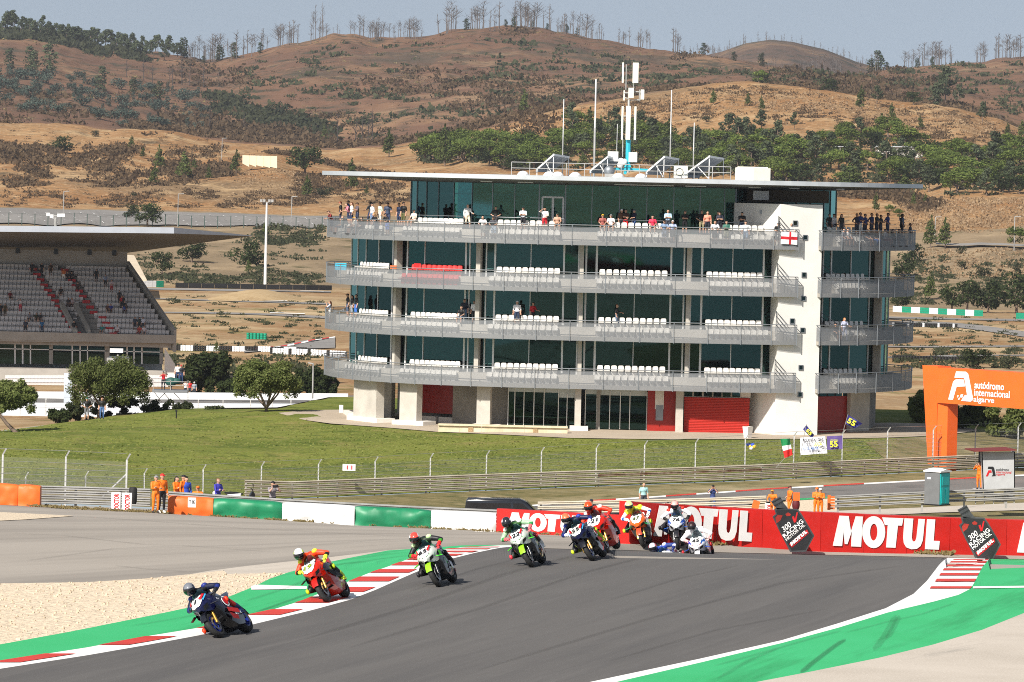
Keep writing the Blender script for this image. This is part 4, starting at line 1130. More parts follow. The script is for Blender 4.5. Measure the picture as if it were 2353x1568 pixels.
# lower balconies
S1=lambda*a,**k: spectator(1,*a,**k)
S1(753,'rail','person in checked shirt alone at the left tip of the second balcony','photo','long',shirt='b4bccc',legs='c8c4c0',hair='4a2a18')
S1(799,'back','person in black T-shirt and denim shorts, left of the dark trio','stand','cap',shirt='0e0e10',legs='4a5a70',hair='101012',h=1.82)
S1(809,'back','person with long dark hair in the middle of the dark trio','stand','long',shirt='101012',legs='8a929c',hair='0c0a0a')
S1(818,'back','person in black T-shirt and bright blue shorts, right of the dark trio','stand','hair',shirt='0e0e12',legs='3a6ab8',h=1.84)
S1(1067,'deep','person in navy printed T-shirt and jeans by the open door','stand','hair',shirt='141a2c',legs='5a7898',short=False,h=1.86)
S1(1060,'back','person in black sitting on the end seat beside the open door','sit','hair',shirt='0c0c0e',legs='4a6a8a')
S1(1090,'deep','person in white T-shirt and black shorts at the open door','stand','hair',shirt='ecebea',legs='101012')
S1(1188,'back','heavy person in white T-shirt and cap standing between seats','stand','cap',shirt='eceaf0',legs='22304a',hair='d8d8e0',h=1.84)
S1(1224,'door','person in red shirt holding a glass at the window','side','hair',shirt='c02028',legs='20242c',short=False,turn=.9)
S1(1417,'back','bald person in navy T-shirt walking along the seats','side','bald',shirt='10141c',legs='5a6a80',short=False,turn=1.4)
S1(1921,'front','person in black cap seated on the right wing, second balcony','sit','cap',shirt='101214',legs='2a2a30',hair='101014')
S1(1941,'rail','person with blond hair in lilac dress at the rail, second balcony','side','long',shirt='b4b8d0',legs='a8acc4',hair='a06830',short=False)
# ---------------------------------------------------------------- racing motorcycles and riders
M_tyre=mat('tyre_rubber',(0.018,0.018,0.018),0.75,0,.25,5,bump=.1,bs=60)
M_black=mat('black_plastic',(0.012,0.012,0.013),0.4,0,.2,8)
M_carbon=mat('carbon',(0.02,0.02,0.022),0.3,.2,.3,30)
M_metal=mat('bare_metal',(0.42,0.42,0.43),0.35,.9,.1,8)
M_gold=mat('gold_fork',(0.65,0.38,0.08),0.3,.8,.08,8)
M_discm=mat('brake_disc',(0.3,0.3,0.31),0.3,.9,.1,20)
M_visor=mat('visor',(0.006,0.006,0.008),0.08,0,0,1,spec=.8)
M_screenb=glass_mat('wind_screen',(0.25,0.26,0.27),0.08)
def mirror_loft(secs):
 """mirrored half sections -> full open sections"""
 out=[]
 for s in secs: out.append([Vector((-p[0],p[1],p[2])) for p in reversed(s[1:])]+[Vector(p) for p in s])
 return out
def bike_parts():
 P={}
 def wheel(yc,zc,R,w,nm):
  r=w/2
  prof=[(R - r+r*math.cos(t)*1.0,r*math.sin(t)) for t in np.linspace(-1.45,1.45,9)]
  prof=[(R - .105,-r*.8)]+prof+[(R - .105,r*.8)]
  mb=MB(); mb.rev(prof,(0,yc,zc),'x',36); P[nm+'tyre']=(mb,True)
  mb=MB(); mb.rev([(R - .10,-r*.78),(R - .10,r*.78),(R - .135,r*.7),(R - .135,-r*.7)],(0,yc,zc),'x',28)
  for k in range(5):
   t=2*PI*k/5+.3
   a=Vector((0,yc+.03*math.cos(t),zc+.03*math.sin(t))); b=Vector((0,yc+(R - .12)*math.cos(t),zc+(R - .12)*math.sin(t)))
   mb.bar(a,b,.03,.04,Vector((1,0,0)))
  mb.tube([(-.06,yc,zc),(.06,yc,zc)],.035,8); P[nm+'rim']=(mb,False)
 wheel(.71,.30,.30,.125,'f_'); wheel(-.70,.315,.315,.195,'r_')
 mb=MB()
 for sx in (-.075,.075): mb.rev([(.165,-.003),(.165,.003),(.11,.003),(.11,-.003)],(sx,.71,.30),'x',24)
 P['disc']=(mb,False)
 mb=MB()
 for sx in (-1,1): mb.box((sx*.085,.60,.22+.12),(.035,.09,.13))
 P['caliper']=(mb,False)
 for sx,nm in ((-1,'fork_l'),(1,'fork_r')):
  mb=MB(); mb.tube([(sx*.105,.70,.30),(sx*.105,.62,.50)],.032,10); mb.tube([(sx*.105,.63,.48),(sx*.105,.45,.95)],.026,10); P[nm]=(mb,True)
 mb=MB()
 prof=[(-.075,.305),(-.07,.325),(0,.345),(.07,.325),(.075,.305)]
 secs=[]
 for k in range(11):
  t=math.radians(20+k*13)
  secs.append([Vector((x,.71+r*1.02*math.cos(t)*1.0,.30+r*1.02*math.sin(t))) for x,r in prof])
 mb.loft(secs)
 for sx in (-1,1): mb.loft([[Vector((sx*.078,.60,.58)),Vector((sx*.11,.56,.46))],[Vector((sx*.085,.72,.6)),Vector((sx*.115,.66,.42))]])
 P['front_fender']=(mb,True)
 # nose
 st=[(.90,.76,.72,.67,.025,.05,.03),(.84,.83,.745,.635,.075,.135,.06),(.72,.955,.80,.60,.115,.215,.11),(.56,1.04,.84,.57,.135,.25,.2),(.36,1.03,.84,.52,.15,.275,.26),(.14,.98,.8,.48,.16,.265,.27)]
 def nose(st,d=0.0):
  hs=[]
  for y,zt,zm,zb,ht,hm,hb in st:
   hs.append([(0,y,zt+d),(ht*.75,y,zt - .012+d),(ht+d,y,zt - .05+d*.5),((ht+hm)/2+d,y,(zt+zm)/2),(hm+d,y,zm),((hm+hb)/2+d*.8,y,(zm+zb)/2),(hb,y,zb)])
  return mirror_loft(hs)
 mb=MB(); s=nose(st); mb.loft(s); mb.add(s[0],[tuple(range(len(s[0])))]); P['nose_fairing']=(mb,True)
 # number plate: the centre of the nose
 mb=MB()
 y_z=[(.885,.775,.065),(.84,.838,.125),(.72,.962,.17),(.62,1.018,.155)]
 secs=[]
 for y,z,h in y_z: secs.append([Vector((x,y+.012 - abs(x)*.12,z+.006 - (abs(x)/.14) ** 2*.03)) for x in (-h,-h*.5,0,h*.5,h)])
 mb.loft(secs); P['number_plate']=(mb,True)
 mb=MB()
 for sx in (-1,1): mb.loft([[Vector((sx*.04,.875,.70)),Vector((sx*.03,.87,.655))],[Vector((sx*.15,.835,.735)),Vector((sx*.10,.81,.645))],[Vector((sx*.205,.745,.76)),Vector((sx*.17,.735,.68))]])
 P['air_intake']=(mb,False)
 mb=MB()
 secs=mirror_loft([[(0,.70,.985),(.06,.70,.98),(.125,.66,.93)],[(0,.58,1.09),(.075,.58,1.075),(.15,.53,.975)],[(0,.44,1.165),(.08,.44,1.145),(.165,.40,1.0)],[(0,.34,1.19),(.075,.34,1.17),(.16,.33,1.02)]])
 mb.loft(secs); P['wind_screen']=(mb,True)
 sd=[(.60,(.24,.74),(.255,.66),(.235,.585)),(.46,(.27,.83),(.285,.63),(.225,.46)),(.2,(.275,.82),(.285,.56),(.19,.27)),(-.08,(.26,.77),(.265,.50),(.16,.15)),(-.34,(.235,.64),(.225,.44),(.135,.15)),(-.52,(.21,.48),(.19,.36),(.12,.17))]
 for sx,nm in ((-1,'l'),(1,'r')):
  up,lo=[],[]
  for y,t,m,b in sd:
   t,m,b=Vector((t[0]*sx,y,t[1])),Vector((m[0]*sx,y,m[1])),Vector((b[0]*sx,y,b[1]))
   k=m.lerp(t,.5)+Vector((sx*.014,0,0)); k2=m.lerp(b,.5)+Vector((sx*.016,0,0)); q=m.lerp(b,.25)+Vector((sx*.009,0,0))
   up.append([t,k,m,q]); lo.append([q,k2,b,Vector((0,y,b.z - .03))])
  mb=MB(); mb.loft(up); P['side_fairing_'+nm]=(mb,True)
  mb=MB(); mb.loft(lo); P['belly_pan_'+nm]=(mb,True)
  mb=MB(); mb.add([(sx*.24,.74,.70),(sx*.38,.70,.665),(sx*.38,.60,.66),(sx*.25,.60,.695),(sx*.24,.74,.685),(sx*.38,.70,.65),(sx*.38,.60,.645),(sx*.25,.60,.68)],[(0,1,2,3),(7,6,5,4),(0,4,5,1),(1,5,6,2),(2,6,7,3),(3,7,4,0)])
  P['winglet_'+nm]=(mb,False)
 mb=MB()
 mb.loft(mirror_loft([[(0,.34,.99),(.1,.34,.97),(.17,.34,.86),(.16,.34,.72)],[(0,.15,1.05),(.12,.15,1.03),(.20,.15,.9),(.18,.15,.72)],[(0,-.08,1.03),(.12,-.08,1.0),(.19,-.08,.87),(.16,-.08,.70)],[(0,-.25,.90),(.07,-.25,.885),(.12,-.25,.80),(.12,-.25,.68)]]))
 P['fuel_tank']=(mb,True)
 mb=MB()
 mb.loft(mirror_loft([[(0,-.2,.87),(.1,-.2,.86),(.14,-.2,.78),(.1,-.2,.70)],[(0,-.45,.88),(.13,-.45,.87),(.16,-.45,.8),(.1,-.45,.74)],[(0,-.62,.99),(.10,-.62,.97),(.12,-.62,.88),(.07,-.62,.83)],[(0,-.86,1.03),(.04,-.86,1.02),(.05,-.86,.97),(.03,-.86,.95)]]))
 P['tail']=(mb,True)
 mb=MB(); mb.box((0,.0,.50),(.30,.62,.42)); mb.box((0,.40,.55),(.34,.05,.34)); mb.tube([(.1,.3,.3),(.14,0,.2),(.12,-.4,.2)],.03,8); P['engine']=(mb,False)
 mb=MB()
 for sx in (-1,1): mb.bar((sx*.115,-.22,.46),(sx*.125,-.70,.315),.035,.075)
 mb.bar((-.12,-.36,.43),(.12,-.36,.43),.06,.07); P['swing_arm']=(mb,False)
 mb=MB(); mb.tube([(.10,-.28,.25),(.17,-.42,.42),(.19,-.55,.55)],.035,8); mb.tube([(.19,-.50,.52),(.205,-.78,.66)],[.05,.062],12); P['exhaust']=(mb,True)
 mb=MB(); mb.tube([(-.12,.45,.92),(-.31,.37,.9)],.016,8); mb.tube([(.12,.45,.92),(.31,.37,.9)],.016,8)
 for sx in (-1,1): mb.tube([(sx*.2,.44,.91),(sx*.34,.44,.89)],.008,6); mb.ball((sx*.345,.40,.9),(.02,.05,.02),6,5)
 P['handlebar']=(mb,True)
 mb=MB()
 for sx in (-1,1): mb.tube([(sx*.13,-.38,.42),(sx*.25,-.40,.41)],.014,6)
 P['footrest']=(mb,False)
 mb=MB(); secs=[]
 for k in range(6):
  t=math.radians(70+k*20); secs.append([Vector((x,-.70+r*math.cos(t),.315+r*math.sin(t))) for x,r in ((-.1,.33),(0,.345),(.1,.33))])
 mb.loft(secs); P['rear_fender']=(mb,True)
 return P
_bp=bike_parts()
BIKE_ME={k: v[0].mesh(k,[M_black],smooth=v[1]) for k,v in _bp.items()}
def rider_mesh(hang,kneeR,headx):
 J=dict(pel=(.06+hang,-.36,.90),waist=(.06+hang,-.22,1.0),chest=(.03+hang*.9,.0,1.12),neck=(.02+hang*.9,.17,1.22),head=(headx,.28,1.29),
             shR=(.23+hang*.9,.12,1.13),shL=(-.18+hang*.9,.12,1.17),elR=(.45+hang*.4,.20,.98),elL=(-.40+hang*.2,.16,1.02),wrR=(.33,.35,.93),wrL=(-.33,.35,.93),
             hipR=(.16+hang,-.38,.86),hipL=(-.04+hang,-.38,.86),knR=kneeR,knL=(-.27,.02,.70),anR=(.25,-.42,.44),anL=(-.25,-.42,.44))
 return {k: Vector(v) for k,v in J.items()}
def build_rider(J):
 """slots 0 main 1 arms 2 second colour 3 legs 4 knee/calf 5 chest"""
 mb=MB()
 mb.ball(J['pel'],(.175,.16,.14),14,9); limb(mb,J['pel'],J['chest'],.15,.165); mb.ball(J['chest'],(.2,.15,.135),14,9)
 mb.ball(J['chest']+Vector((0,-.1,.08)),(.13,.16,.09),12,8)           # back hump
 limb(mb,J['shR'],J['shL'],.082,.082); limb(mb,J['chest']+Vector((0,.06,.03)),J['neck'],.1,.065); limb(mb,J['neck'],J['head'],.06,.055)
 for s in 'RL':
  limb(mb,J['sh'+s],J['el'+s],.07,.054); limb(mb,J['el'+s],J['wr'+s],.055,.04)
  limb(mb,J['hip'+s],J['kn'+s],.10,.072); limb(mb,J['kn'+s],J['an'+s],.072,.048)
 me=remeshed(mb,.024,4)
 n=len(me.polygons); c=np.empty(n*3); me.polygons.foreach_get('center',c); c=c.reshape(-1,3)
 segs=[('pel','chest',0,.16),('shR','shL',5,.09),('shR','elR',1,.065),('shL','elL',1,.065),('elR','wrR',2,.05),('elL','wrL',2,.05),('hipR','knR',3,.09),('hipL','knL',3,.09),('knR','anR',4,.065),('knL','anL',4,.065)]
 D=np.array([seg_d(c,J[a],J[b]) - r for a,b,s,r in segs]); idx=np.array([s[2] for s in segs])[np.argmin(D,axis=0)]
 me.materials.clear()
 for k in range(6): me.materials.append(M_black)
 me.polygons.foreach_set('material_index',idx.astype(np.int32)); me.polygons.foreach_set('use_smooth',[True]*n)
 me.name='leathers'
 return me
def glove_mesh(J,s):
 mb=MB(); hand_tubes(mb,J['wr'+s],J['el'+s],Vector((0,-.2,-1)),1 if s == 'L' else -1,.014)
 limb(mb,J['wr'+s] - (J['wr'+s] - J['el'+s]).normalized()*.07,J['wr'+s],.05,.04)
 return mb.mesh('glove',[M_black],smooth=True)
def boot_mesh(J,s):
 a,k=J['an'+s],J['kn'+s]
 mb=MB(); limb(mb,a.lerp(k,.45),a,.066,.05); mb.ball(a+Vector((0,.06,-.04)),(.05,.14,.05),10,7); mb.box(a+Vector((0,.05,-.085)),(.08,.26,.02))
 return mb.mesh('boot',[M_black],smooth=True)
def helmet_meshes():
 mb=MB(); secs=[]
 nu,nv=20,14
 vs=[]; fs=[]; mi=[]
 for j in range(nv+1):
  ph=PI*j/nv
  for i in range(nu):
   th=2*PI*i/nu
   x,y,z=math.sin(ph)*math.cos(th),math.sin(ph)*math.sin(th),math.cos(ph)
   ry=.158 if y > 0 else .165
   zz=z*(.145 if z > 0 else .135)
   yy=y*ry
   if z < -.2 and y > 0: yy *= 1.0+.10*(-z)
   vs.append((x*.128,yy,zz))
 for j in range(nv):
  for i in range(nu):
   fs.append((j*nu+i,(j+1)*nu+i,(j+1)*nu+(i+1) % nu,j*nu+(i+1) % nu))
   cx=sum(vs[q][0] for q in fs[-1])/4; cz=sum(vs[q][2] for q in fs[-1])/4; cy=sum(vs[q][1] for q in fs[-1])/4
   m=0
   if cz < -.045: m=1
   elif abs(cx) > .085: m=2
   mi.append(m)
 mb.add(vs,fs); mb.m=mi
 mb.ball((0,-.15,.05),(.05,.06,.04),8,6,1)
 shell=mb.mesh('helmet',[M_black]*3,smooth=True)
 mb=MB(); secs=[]
 for zf,k in ((.045,.985),(.02,1.02),(-.02,1.03),(-.055,1.0)):
  r=math.sqrt(max(0,1 - (zf/.14) ** 2))
  secs.append([Vector((math.cos(t)*.129*r*k*1.015,math.sin(t)*.160*r*k*1.02,zf)) for t in np.linspace(math.radians(18),math.radians(162),13)])
 mb.loft(secs)
 return shell,mb.mesh('visor',[M_visor],smooth=True)
ME_HELM,ME_VIS=helmet_meshes()
RIDERS={}
def race_bike(px,py,heading,lean,L,R,dy=0.0,zoff=0.0,Y=None,scale=1.0):
 """px,py: tyre contact of the front wheel in the picture; L: liveries; R: rider"""
 g=hit(px,py) if Y is None else W(px,py,Y)
 rho=.075
 a=math.radians(heading)
 fwd=Vector((-math.sin(a),-math.cos(a),0))
 org=Vector((g.x,g.y,0)) - fwd*.71
 org.z=(10.3 if Y is None else g.z)+zoff
 if Y is None: org.z=hz(org.x,org.y)+zoff
 M=Matrix.Translation(org) @ Matrix.Rotation(PI - a,4,'Z') @ Matrix.Translation((0,0,rho)) @ Matrix.Rotation(math.radians(lean),4,'Y') @ Matrix.Translation((0,0,-rho))
 b=thing('racing_motorcycle',L['label'],'motorcycle',M=M,group='racing motorcycles on the track')
 paint=lambda c: mat('paint_'+c,C(c),.25,0,.06,6,coat=.5)
 nose,side,belly,tank,tail=(paint(L[k]) for k in ('nose','side','belly','tank','tail'))
 rim=paint(L.get('rim','1a1a1c')); fend=paint(L.get('fend',L['nose'])); wing=paint(L.get('wing',L['belly']))
 forkm=M_gold if L.get('gold',True) else paint('20242c')
 cm={'tyre': M_tyre,'rim': rim,'disc': M_discm,'caliper': M_metal,'fork': forkm,'front_fender': fend,'nose_fairing': nose,'number_plate': paint(L.get('plate','f2f2f2')),'air_intake': M_black,'wind_screen': M_screenb,
          'side_fairing': side,'belly_pan': belly,'winglet': wing,'fuel_tank': tank,'tail': tail,'engine': M_carbon,'swing_arm': M_carbon,'exhaust': M_metal,'handlebar': M_black,'footrest': M_metal,'rear_fender': M_carbon}
 MI=Matrix.Identity(4)
 def part(nm,me,m,parent=b):
  o=bpy.data.objects.new(nm,me); COL.objects.link(o); o.parent=parent; return remat(o,[m])
 for w in ('f_','r_'):
  e=part('wheel',BIKE_ME[w+'rim'],rim); part('tyre',BIKE_ME[w+'tyre'],M_tyre,e)
  if w == 'f_': part('brake_disc',BIKE_ME['disc'],M_discm,e)
 for k,me in BIKE_ME.items():
  if k[:2] in ('f_','r_') or k == 'disc': continue
  nm=k
  for s in ('_l','_r'):
   if k.endswith(s): nm=k[:-2]
  part(nm,me,cm[nm])
 def local(Mx,s,size,m,**kw):
  o=text(s,None,size,m,None,**kw); o.parent=b; o.matrix_basis=Mx; return o
 # number on the nose
 o=local(frame((0,.795,.915),(-1,0,0),(0,-.76,.65)),L['num'],.2,cmat(C(L.get('numc','101010'))),bold=.03,shear=.15,fit=(.075*(1+len(L['num'])) if len(L['num']) > 1 else .08,.135))
 # side lettering: left side of the machine (seen here) and right side
 for sx in (-1,1):
  for (s,y,z,w,h,c) in L.get('marks',()):
   local(frame((sx*(.298 if z > .55 else .285),y,z),(0,-sx*-1.0 if False else (1 if sx > 0 else -1),0),(0,0,1)),s,.1,cmat(C(c)),bold=.02,fit=(w,h))
 for (x,y,z,r,c) in L.get('roundels',()):
  mb=MB(); mb.rev([(r,0),(r,.006),(.001,.006),(.001,0)],(0,0,0),'z',24)
  o=bpy.data.objects.new('emblem',mb.mesh('emblem',[cmat(C(c))])); COL.objects.link(o); o.parent=b
  o.matrix_basis=frame((x,y,z),(0,1 if x > 0 else -1,0),(0,0,1))
 for (pts,c) in L.get('stripes',()):
  mb=MB(); mb.prism([Vector(p) for p in pts],(0,.004,.004))
  o=bpy.data.objects.new('stripe',mb.mesh('stripe',[cmat(C(c))])); COL.objects.link(o); o.parent=b
 # rider
 key=(R['hang'],R['knee'],R['headx'])
 if key not in RIDERS:
  J=rider_mesh(*key)
  RIDERS[key]=(J,build_rider(J),{s: glove_mesh(J,s) for s in 'RL'},{s: boot_mesh(J,s) for s in 'RL'})
 J,body,gl,bo=RIDERS[key]
 r=put('person',body,None,M); remat(r,[cmat(C(c),.5,'leather') for c in R['cols']]); tag(r,R['label'],'person','riders on the racing motorcycles')
 for s in 'RL':
  o=bpy.data.objects.new('glove',gl[s]); COL.objects.link(o); o.parent=r; remat(o,[cmat(C(R['glove']),.5,'leather')])
  o=bpy.data.objects.new('boot',bo[s]); COL.objects.link(o); o.parent=r; remat(o,[cmat(C(R['boot']),.5,'leather')])
  kn=MB(); kn.ball(J['kn'+s]+Vector((.05 if s == 'R' else -.05,.05,0)),(.045,.05,.065),8,6)
  o=bpy.data.objects.new('knee_slider',kn.mesh('knee_slider',[cmat(C(R.get('slider',R['boot'])),.5,'leather')],True)); COL.objects.link(o); o.parent=r
  sp=MB(); sp.ball(J['sh'+s]+Vector((0,.02,.035)),(.075,.075,.06),9,6)
  o=bpy.data.objects.new('shoulder_pad',sp.mesh('shoulder_pad',[cmat(C(R['pad']),.5,'leather')],True)); COL.objects.link(o); o.parent=r
 hm=Matrix.Translation(J['head']+Vector((0,.03,.02))) @ Matrix.Rotation(math.radians(-R.get('roll',lean*.6)),4,'Y') @ Matrix.Rotation(math.radians(R.get('yaw',10)),4,'Z') @ Matrix.Rotation(math.radians(-12),4,'X')
 h=bpy.data.objects.new('helmet',ME_HELM); COL.objects.link(h); h.parent=r; h.matrix_basis=hm
 remat(h,[mat('paint_'+c,C(c),.2,0,.25 if False else .1,10,coat=.6) for c in R['helm']])
 v=bpy.data.objects.new('visor',ME_VIS); COL.objects.link(v); v.parent=h
 return b
def vstripes(c,n=3):
 return [([(sx*(.17+.0*k),.66 - .05*k,.905 - .0*k),(sx*.235,.66 - .05*k,.80),(sx*.235,.64 - .05*k,.80),(sx*.17,.64 - .05*k,.91)],c) for sx in (-1,1) for k in range(n)]
BLUE=dict(nose='101338',side='101230',belly='14151c',tank='14163c',tail='101430',rim='1a2a78',fend='15151c',wing='10121c')
pata=[(-.302,.16,.66,.125,'f0f0f0'),(-.306,.16,.66,.098,'14163a'),(-.310,.16,.66,.082,'c01018'),(.302,.16,.66,.125,'f0f0f0'),(.310,.16,.66,.082,'c01018')]
blue_extra=[([(sx*.10,.80,.925),(sx*.16,.62,1.0),(sx*.20,.62,.97),(sx*.15,.80,.885)],'b81420') for sx in (-1,1)]+[([(sx*.17,.80,.865),(sx*.22,.62,.96),(sx*.232,.62,.94),(sx*.185,.80,.84)],'3aa0e0') for sx in (-1,1)]+vstripes('e8ecf4',2)+[([(-.299,.30,.42),(-.296,-.18,.34),(-.29,-.22,.45),(-.301,.26,.52)],'b01c18'),([(-.285,.26,.24),(-.285,.02,.20),(-.292,-.02,.30),(-.292,.28,.40)],'8a1614')]
K1=(.44,.06,.47)
race_bike(505,1466,21,40,dict(BLUE,label='dark blue and red racing motorcycle number 1 leading the pack',num='1',marks=[('PATA',.16,.66,.11,.06,'f4f4f4'),('BRIXX',-.12,.36,.30,.07,'f0f0f0'),('R1',.40,.76,.1,.05,'e8e8f0')],roundels=pata,stripes=blue_extra),
          dict(label='lead rider in black and blue leathers with red knees and a silver helmet',hang=.07,knee=K1,headx=.14,cols=['101016','141838','1c2a70','14121a','a82418','15151c'],glove='16161c',boot='1c2c58',slider='d8380f',pad='24307c',helm=['70747c','1a2038','2a2c3c'],yaw=18))
race_bike(752,1384,15,33,dict(label='red racing motorcycle with yellow number 19 running over the kerb',nose='c4200e',side='16141a',belly='b0200e',tank='a81a0c',tail='a01a0c',rim='202022',fend='b01a10',wing='101012',num='19',numc='7a8c00',marks=[('aruba',-.02,.50,.36,.12,'e8e8e8'),('Lenovo',-.05,.34,.22,.05,'f0f0f0')],stripes=[([(sx*.10,.80,.93),(sx*.155,.60,1.02),(sx*.19,.60,.985),(sx*.14,.80,.9)],'f4f4f4') for sx in (-1,1)]+[([(-.301,.5,.55),(-.301,.1,.46),(-.301,.1,.60),(-.301,.5,.66)],'14141c'),([(-.30,.08,.46),(-.29,-.3,.42),(-.29,-.3,.56),(-.30,.08,.6)],'14141c')]),
          dict(label='rider in orange red leathers with fluorescent yellow gloves and white helmet',hang=.05,knee=(.46,.04,.5),headx=.17,cols=['d8340f','e0482a','121214','121214','101012','e03c14'],glove='d8f03a',boot='c8e040',slider='b8d020',pad='e8d838',helm=['eeeeee','16161a','c8e030'],yaw=14))
GREEN=dict(nose='c4ccc4',side='0e141b',belly='23282e',tank='1c6a20',tail='14181e',rim='15151a',fend='8ad020',wing='48e018',gold=False)
gst=[([(-.292,.02,.50),(-.29,-.16,.46),(-.285,-.2,.28),(-.29,-.02,.30)],'c8ccd2'),([(-.28,-.2,.30),(-.26,-.36,.27),(-.25,-.36,.2),(-.27,-.2,.2)],'7a1c1c')]+[([(sx*.11,.80,.92),(sx*.16,.62,1.0),(sx*.19,.62,.975),(sx*.145,.80,.88)],'c01820') for sx in (-1,1)]+[([(sx*.05,.868,.772),(sx*.15,.80,.80),(sx*.15,.79,.76),(sx*.05,.872,.75)],'50d828') for sx in (-1,1)]+[([(-.302,.34 - .035*k,.60),(-.302,.32 - .035*k,.44),(-.302,.305 - .035*k,.44),(-.302,.325 - .035*k,.60)],'30c040') for k in range(3)]+[([(-.285,.52,.80),(-.292,.36,.80),(-.297,.36,.70),(-.285,.52,.69)],'58c838')]
race_bike(1008,1349,13,28,dict(GREEN,label='green, black and white racing motorcycle with number 65 in third place',num='65',marks=[('Ninja',.10,.72,.18,.06,'d8e0e8'),('DC',-.1,.36,.14,.06,'f0f0f0')],stripes=gst),
          dict(label='rider in black and green leathers with a red and white helmet on machine 65',hang=.05,knee=(.47,.02,.5),headx=.15,cols=['121414','1a1c1c','3c8a28','121214','161618','243020'],glove='d82028',boot='1c1c1e',slider='18181a',pad='b8e0a0',helm=['e8483c','202022','f0eeee'],yaw=12))
race_bike(1222,1304,11,30,dict(GREEN,label='green, black and white racing motorcycle with number 22 in fourth place',num='22',marks=[('Ninja',.10,.72,.18,.06,'d8e0e8'),('DC',-.1,.36,.14,.06,'f0f0f0')],stripes=gst),
          dict(label='rider in green, white and black leathers with a black and white helmet on machine 22',hang=.06,knee=(.46,.02,.5),headx=.15,cols=['16181a','9cc09c','2a8a48','18201a','202422','2c5a24'],glove='e06068',boot='d0d4d0',slider='d83a48',pad='e8f0e8',helm=['26262c','16161a','d8d8e0'],yaw=12))
race_bike(1362,1289,12,33,dict(BLUE,label='blue and white racing motorcycle with number 55, overlapping a red one',num='55',plate='f4f6e8',rim='18265c',marks=[('PATA',.16,.66,.11,.06,'f4f4f4')],roundels=pata,stripes=blue_extra),
          dict(label='rider in dark blue leathers with fluorescent yellow boots and an orange and white helmet',hang=.06,knee=(.45,.03,.5),headx=.16,cols=['121628','16204c','1e2c78','14161c','b8d820','141830'],glove='d8dce8',boot='c0e028',slider='c8e030',pad='2a3a98',helm=['f07048','e8e4dc','f0f0ea'],yaw=14))
race_bike(1394,1268,12,24,dict(label='red racing motorcycle mostly hidden behind the blue number 55',nose='d8220f',side='c8240f',belly='b0200f',tank='c01c0c',tail='b81c0c',rim='202022',num='21',marks=[('aruba',-.02,.50,.36,.12,'e8e8e8')]),
          dict(label='rider in red leathers with a plain orange red helmet behind number 55',hang=.03,knee=(.44,.02,.52),headx=.10,cols=['c8240f','d83a20','e04a30','141416','121214','d02c14'],glove='b02018',boot='181818',pad='f0d8d0',helm=['e8481c','d03c18','f09030'],yaw=14))
race_bike(1479,1262,8,17,dict(label='orange and white racing motorcycle with number 47 on a round plate',nose='f0641c',side='e8e4e0',belly='3c4250',tank='f0641c',tail='f4f4f4',rim='202022',fend='e0482a',wing='2aa860',plate='f6f6f0',num='47',numc='3c4a10',marks=[('47',-.1,.5,.2,.1,'202020')],stripes=[([(sx*.20,.70,.735),(sx*.262,.5,.72),(sx*.262,.5,.64),(sx*.21,.70,.68)],'20a058') for sx in (-1,1)]),
          dict(label='rider in white, red and yellow leathers with a yellow and white helmet on machine 47',hang=.06,knee=(.48,.02,.62),headx=.16,cols=['d83a1c','f0eeea','2a5cb0','1a1a1c','d8481c','d0e030'],glove='e8ecf0',boot='e0502a',slider='c8e030',pad='d8e838',helm=['d8e890','c8e020','e8f0ec'],yaw=8))
race_bike(1558,1269,6,6,dict(label='white and blue racing motorcycle with number 76 cresting the brow',nose='e8ecf2',side='23262e',belly='1e2026',tank='2a5cb4',tail='1c2430',rim='1a1a1e',fend='202024',wing='2c62c0',gold=False,num='76',stripes=[([(sx*.15,.80,.84),(sx*.235,.62,.93),(sx*.26,.56,.80),(sx*.19,.77,.74)],'2a62c8') for sx in (-1,1)]+[([(sx*.10,.845,.80),(sx*.05,.885,.70),(sx*.07,.885,.70),(sx*.125,.84,.80)],'f0f2f6') for sx in (-1,1)]),
          dict(label='rider sitting upright in white leathers with red shoulders on machine 76',hang=.0,knee=(.50,.0,.66),headx=.03,cols=['e8e6e4','eceaea','e0e0e2','26262c','2c50a0','e8e8ea'],glove='1c1c20',boot='24242a',slider='1c1c22',pad='c82c1c',helm=['f0a8a0','1c1c20','e84838'],yaw=0,roll=4))
race_bike(1611,1314,10,12,dict(label='white, red and blue racing motorcycle with number 45 half hidden by the brow',nose='f0f0f4',side='e8e8ec',belly='26282e',tank='f0f0f2',tail='e8e8ec',rim='1a1a1e',wing='2c4cb0',gold=False,num='45',stripes=[([(sx*.14,.80,.85),(sx*.23,.62,.93),(sx*.25,.58,.84),(sx*.16,.79,.76)],'4040c0' if sx > 0 else '2a6ac8') for sx in (-1,1)]+[([(sx*.10,.845,.82),(sx*.14,.80,.80),(sx*.16,.77,.70),(sx*.09,.86,.70)],'c02838') for sx in (-1,1)]),
          dict(label='rider in white leathers with a black patterned helmet on machine 45',hang=.05,knee=(.48,.0,.60),headx=.10,cols=['eeecec','f0eeee','e8e8ea','1c1c20','a02028','f0eeee'],glove='d8a8a8',boot='202024',slider='b02028',pad='f0f0f0',helm=['34201e','c8ccd0','1a1a1c'],yaw=4),Y=143.0)
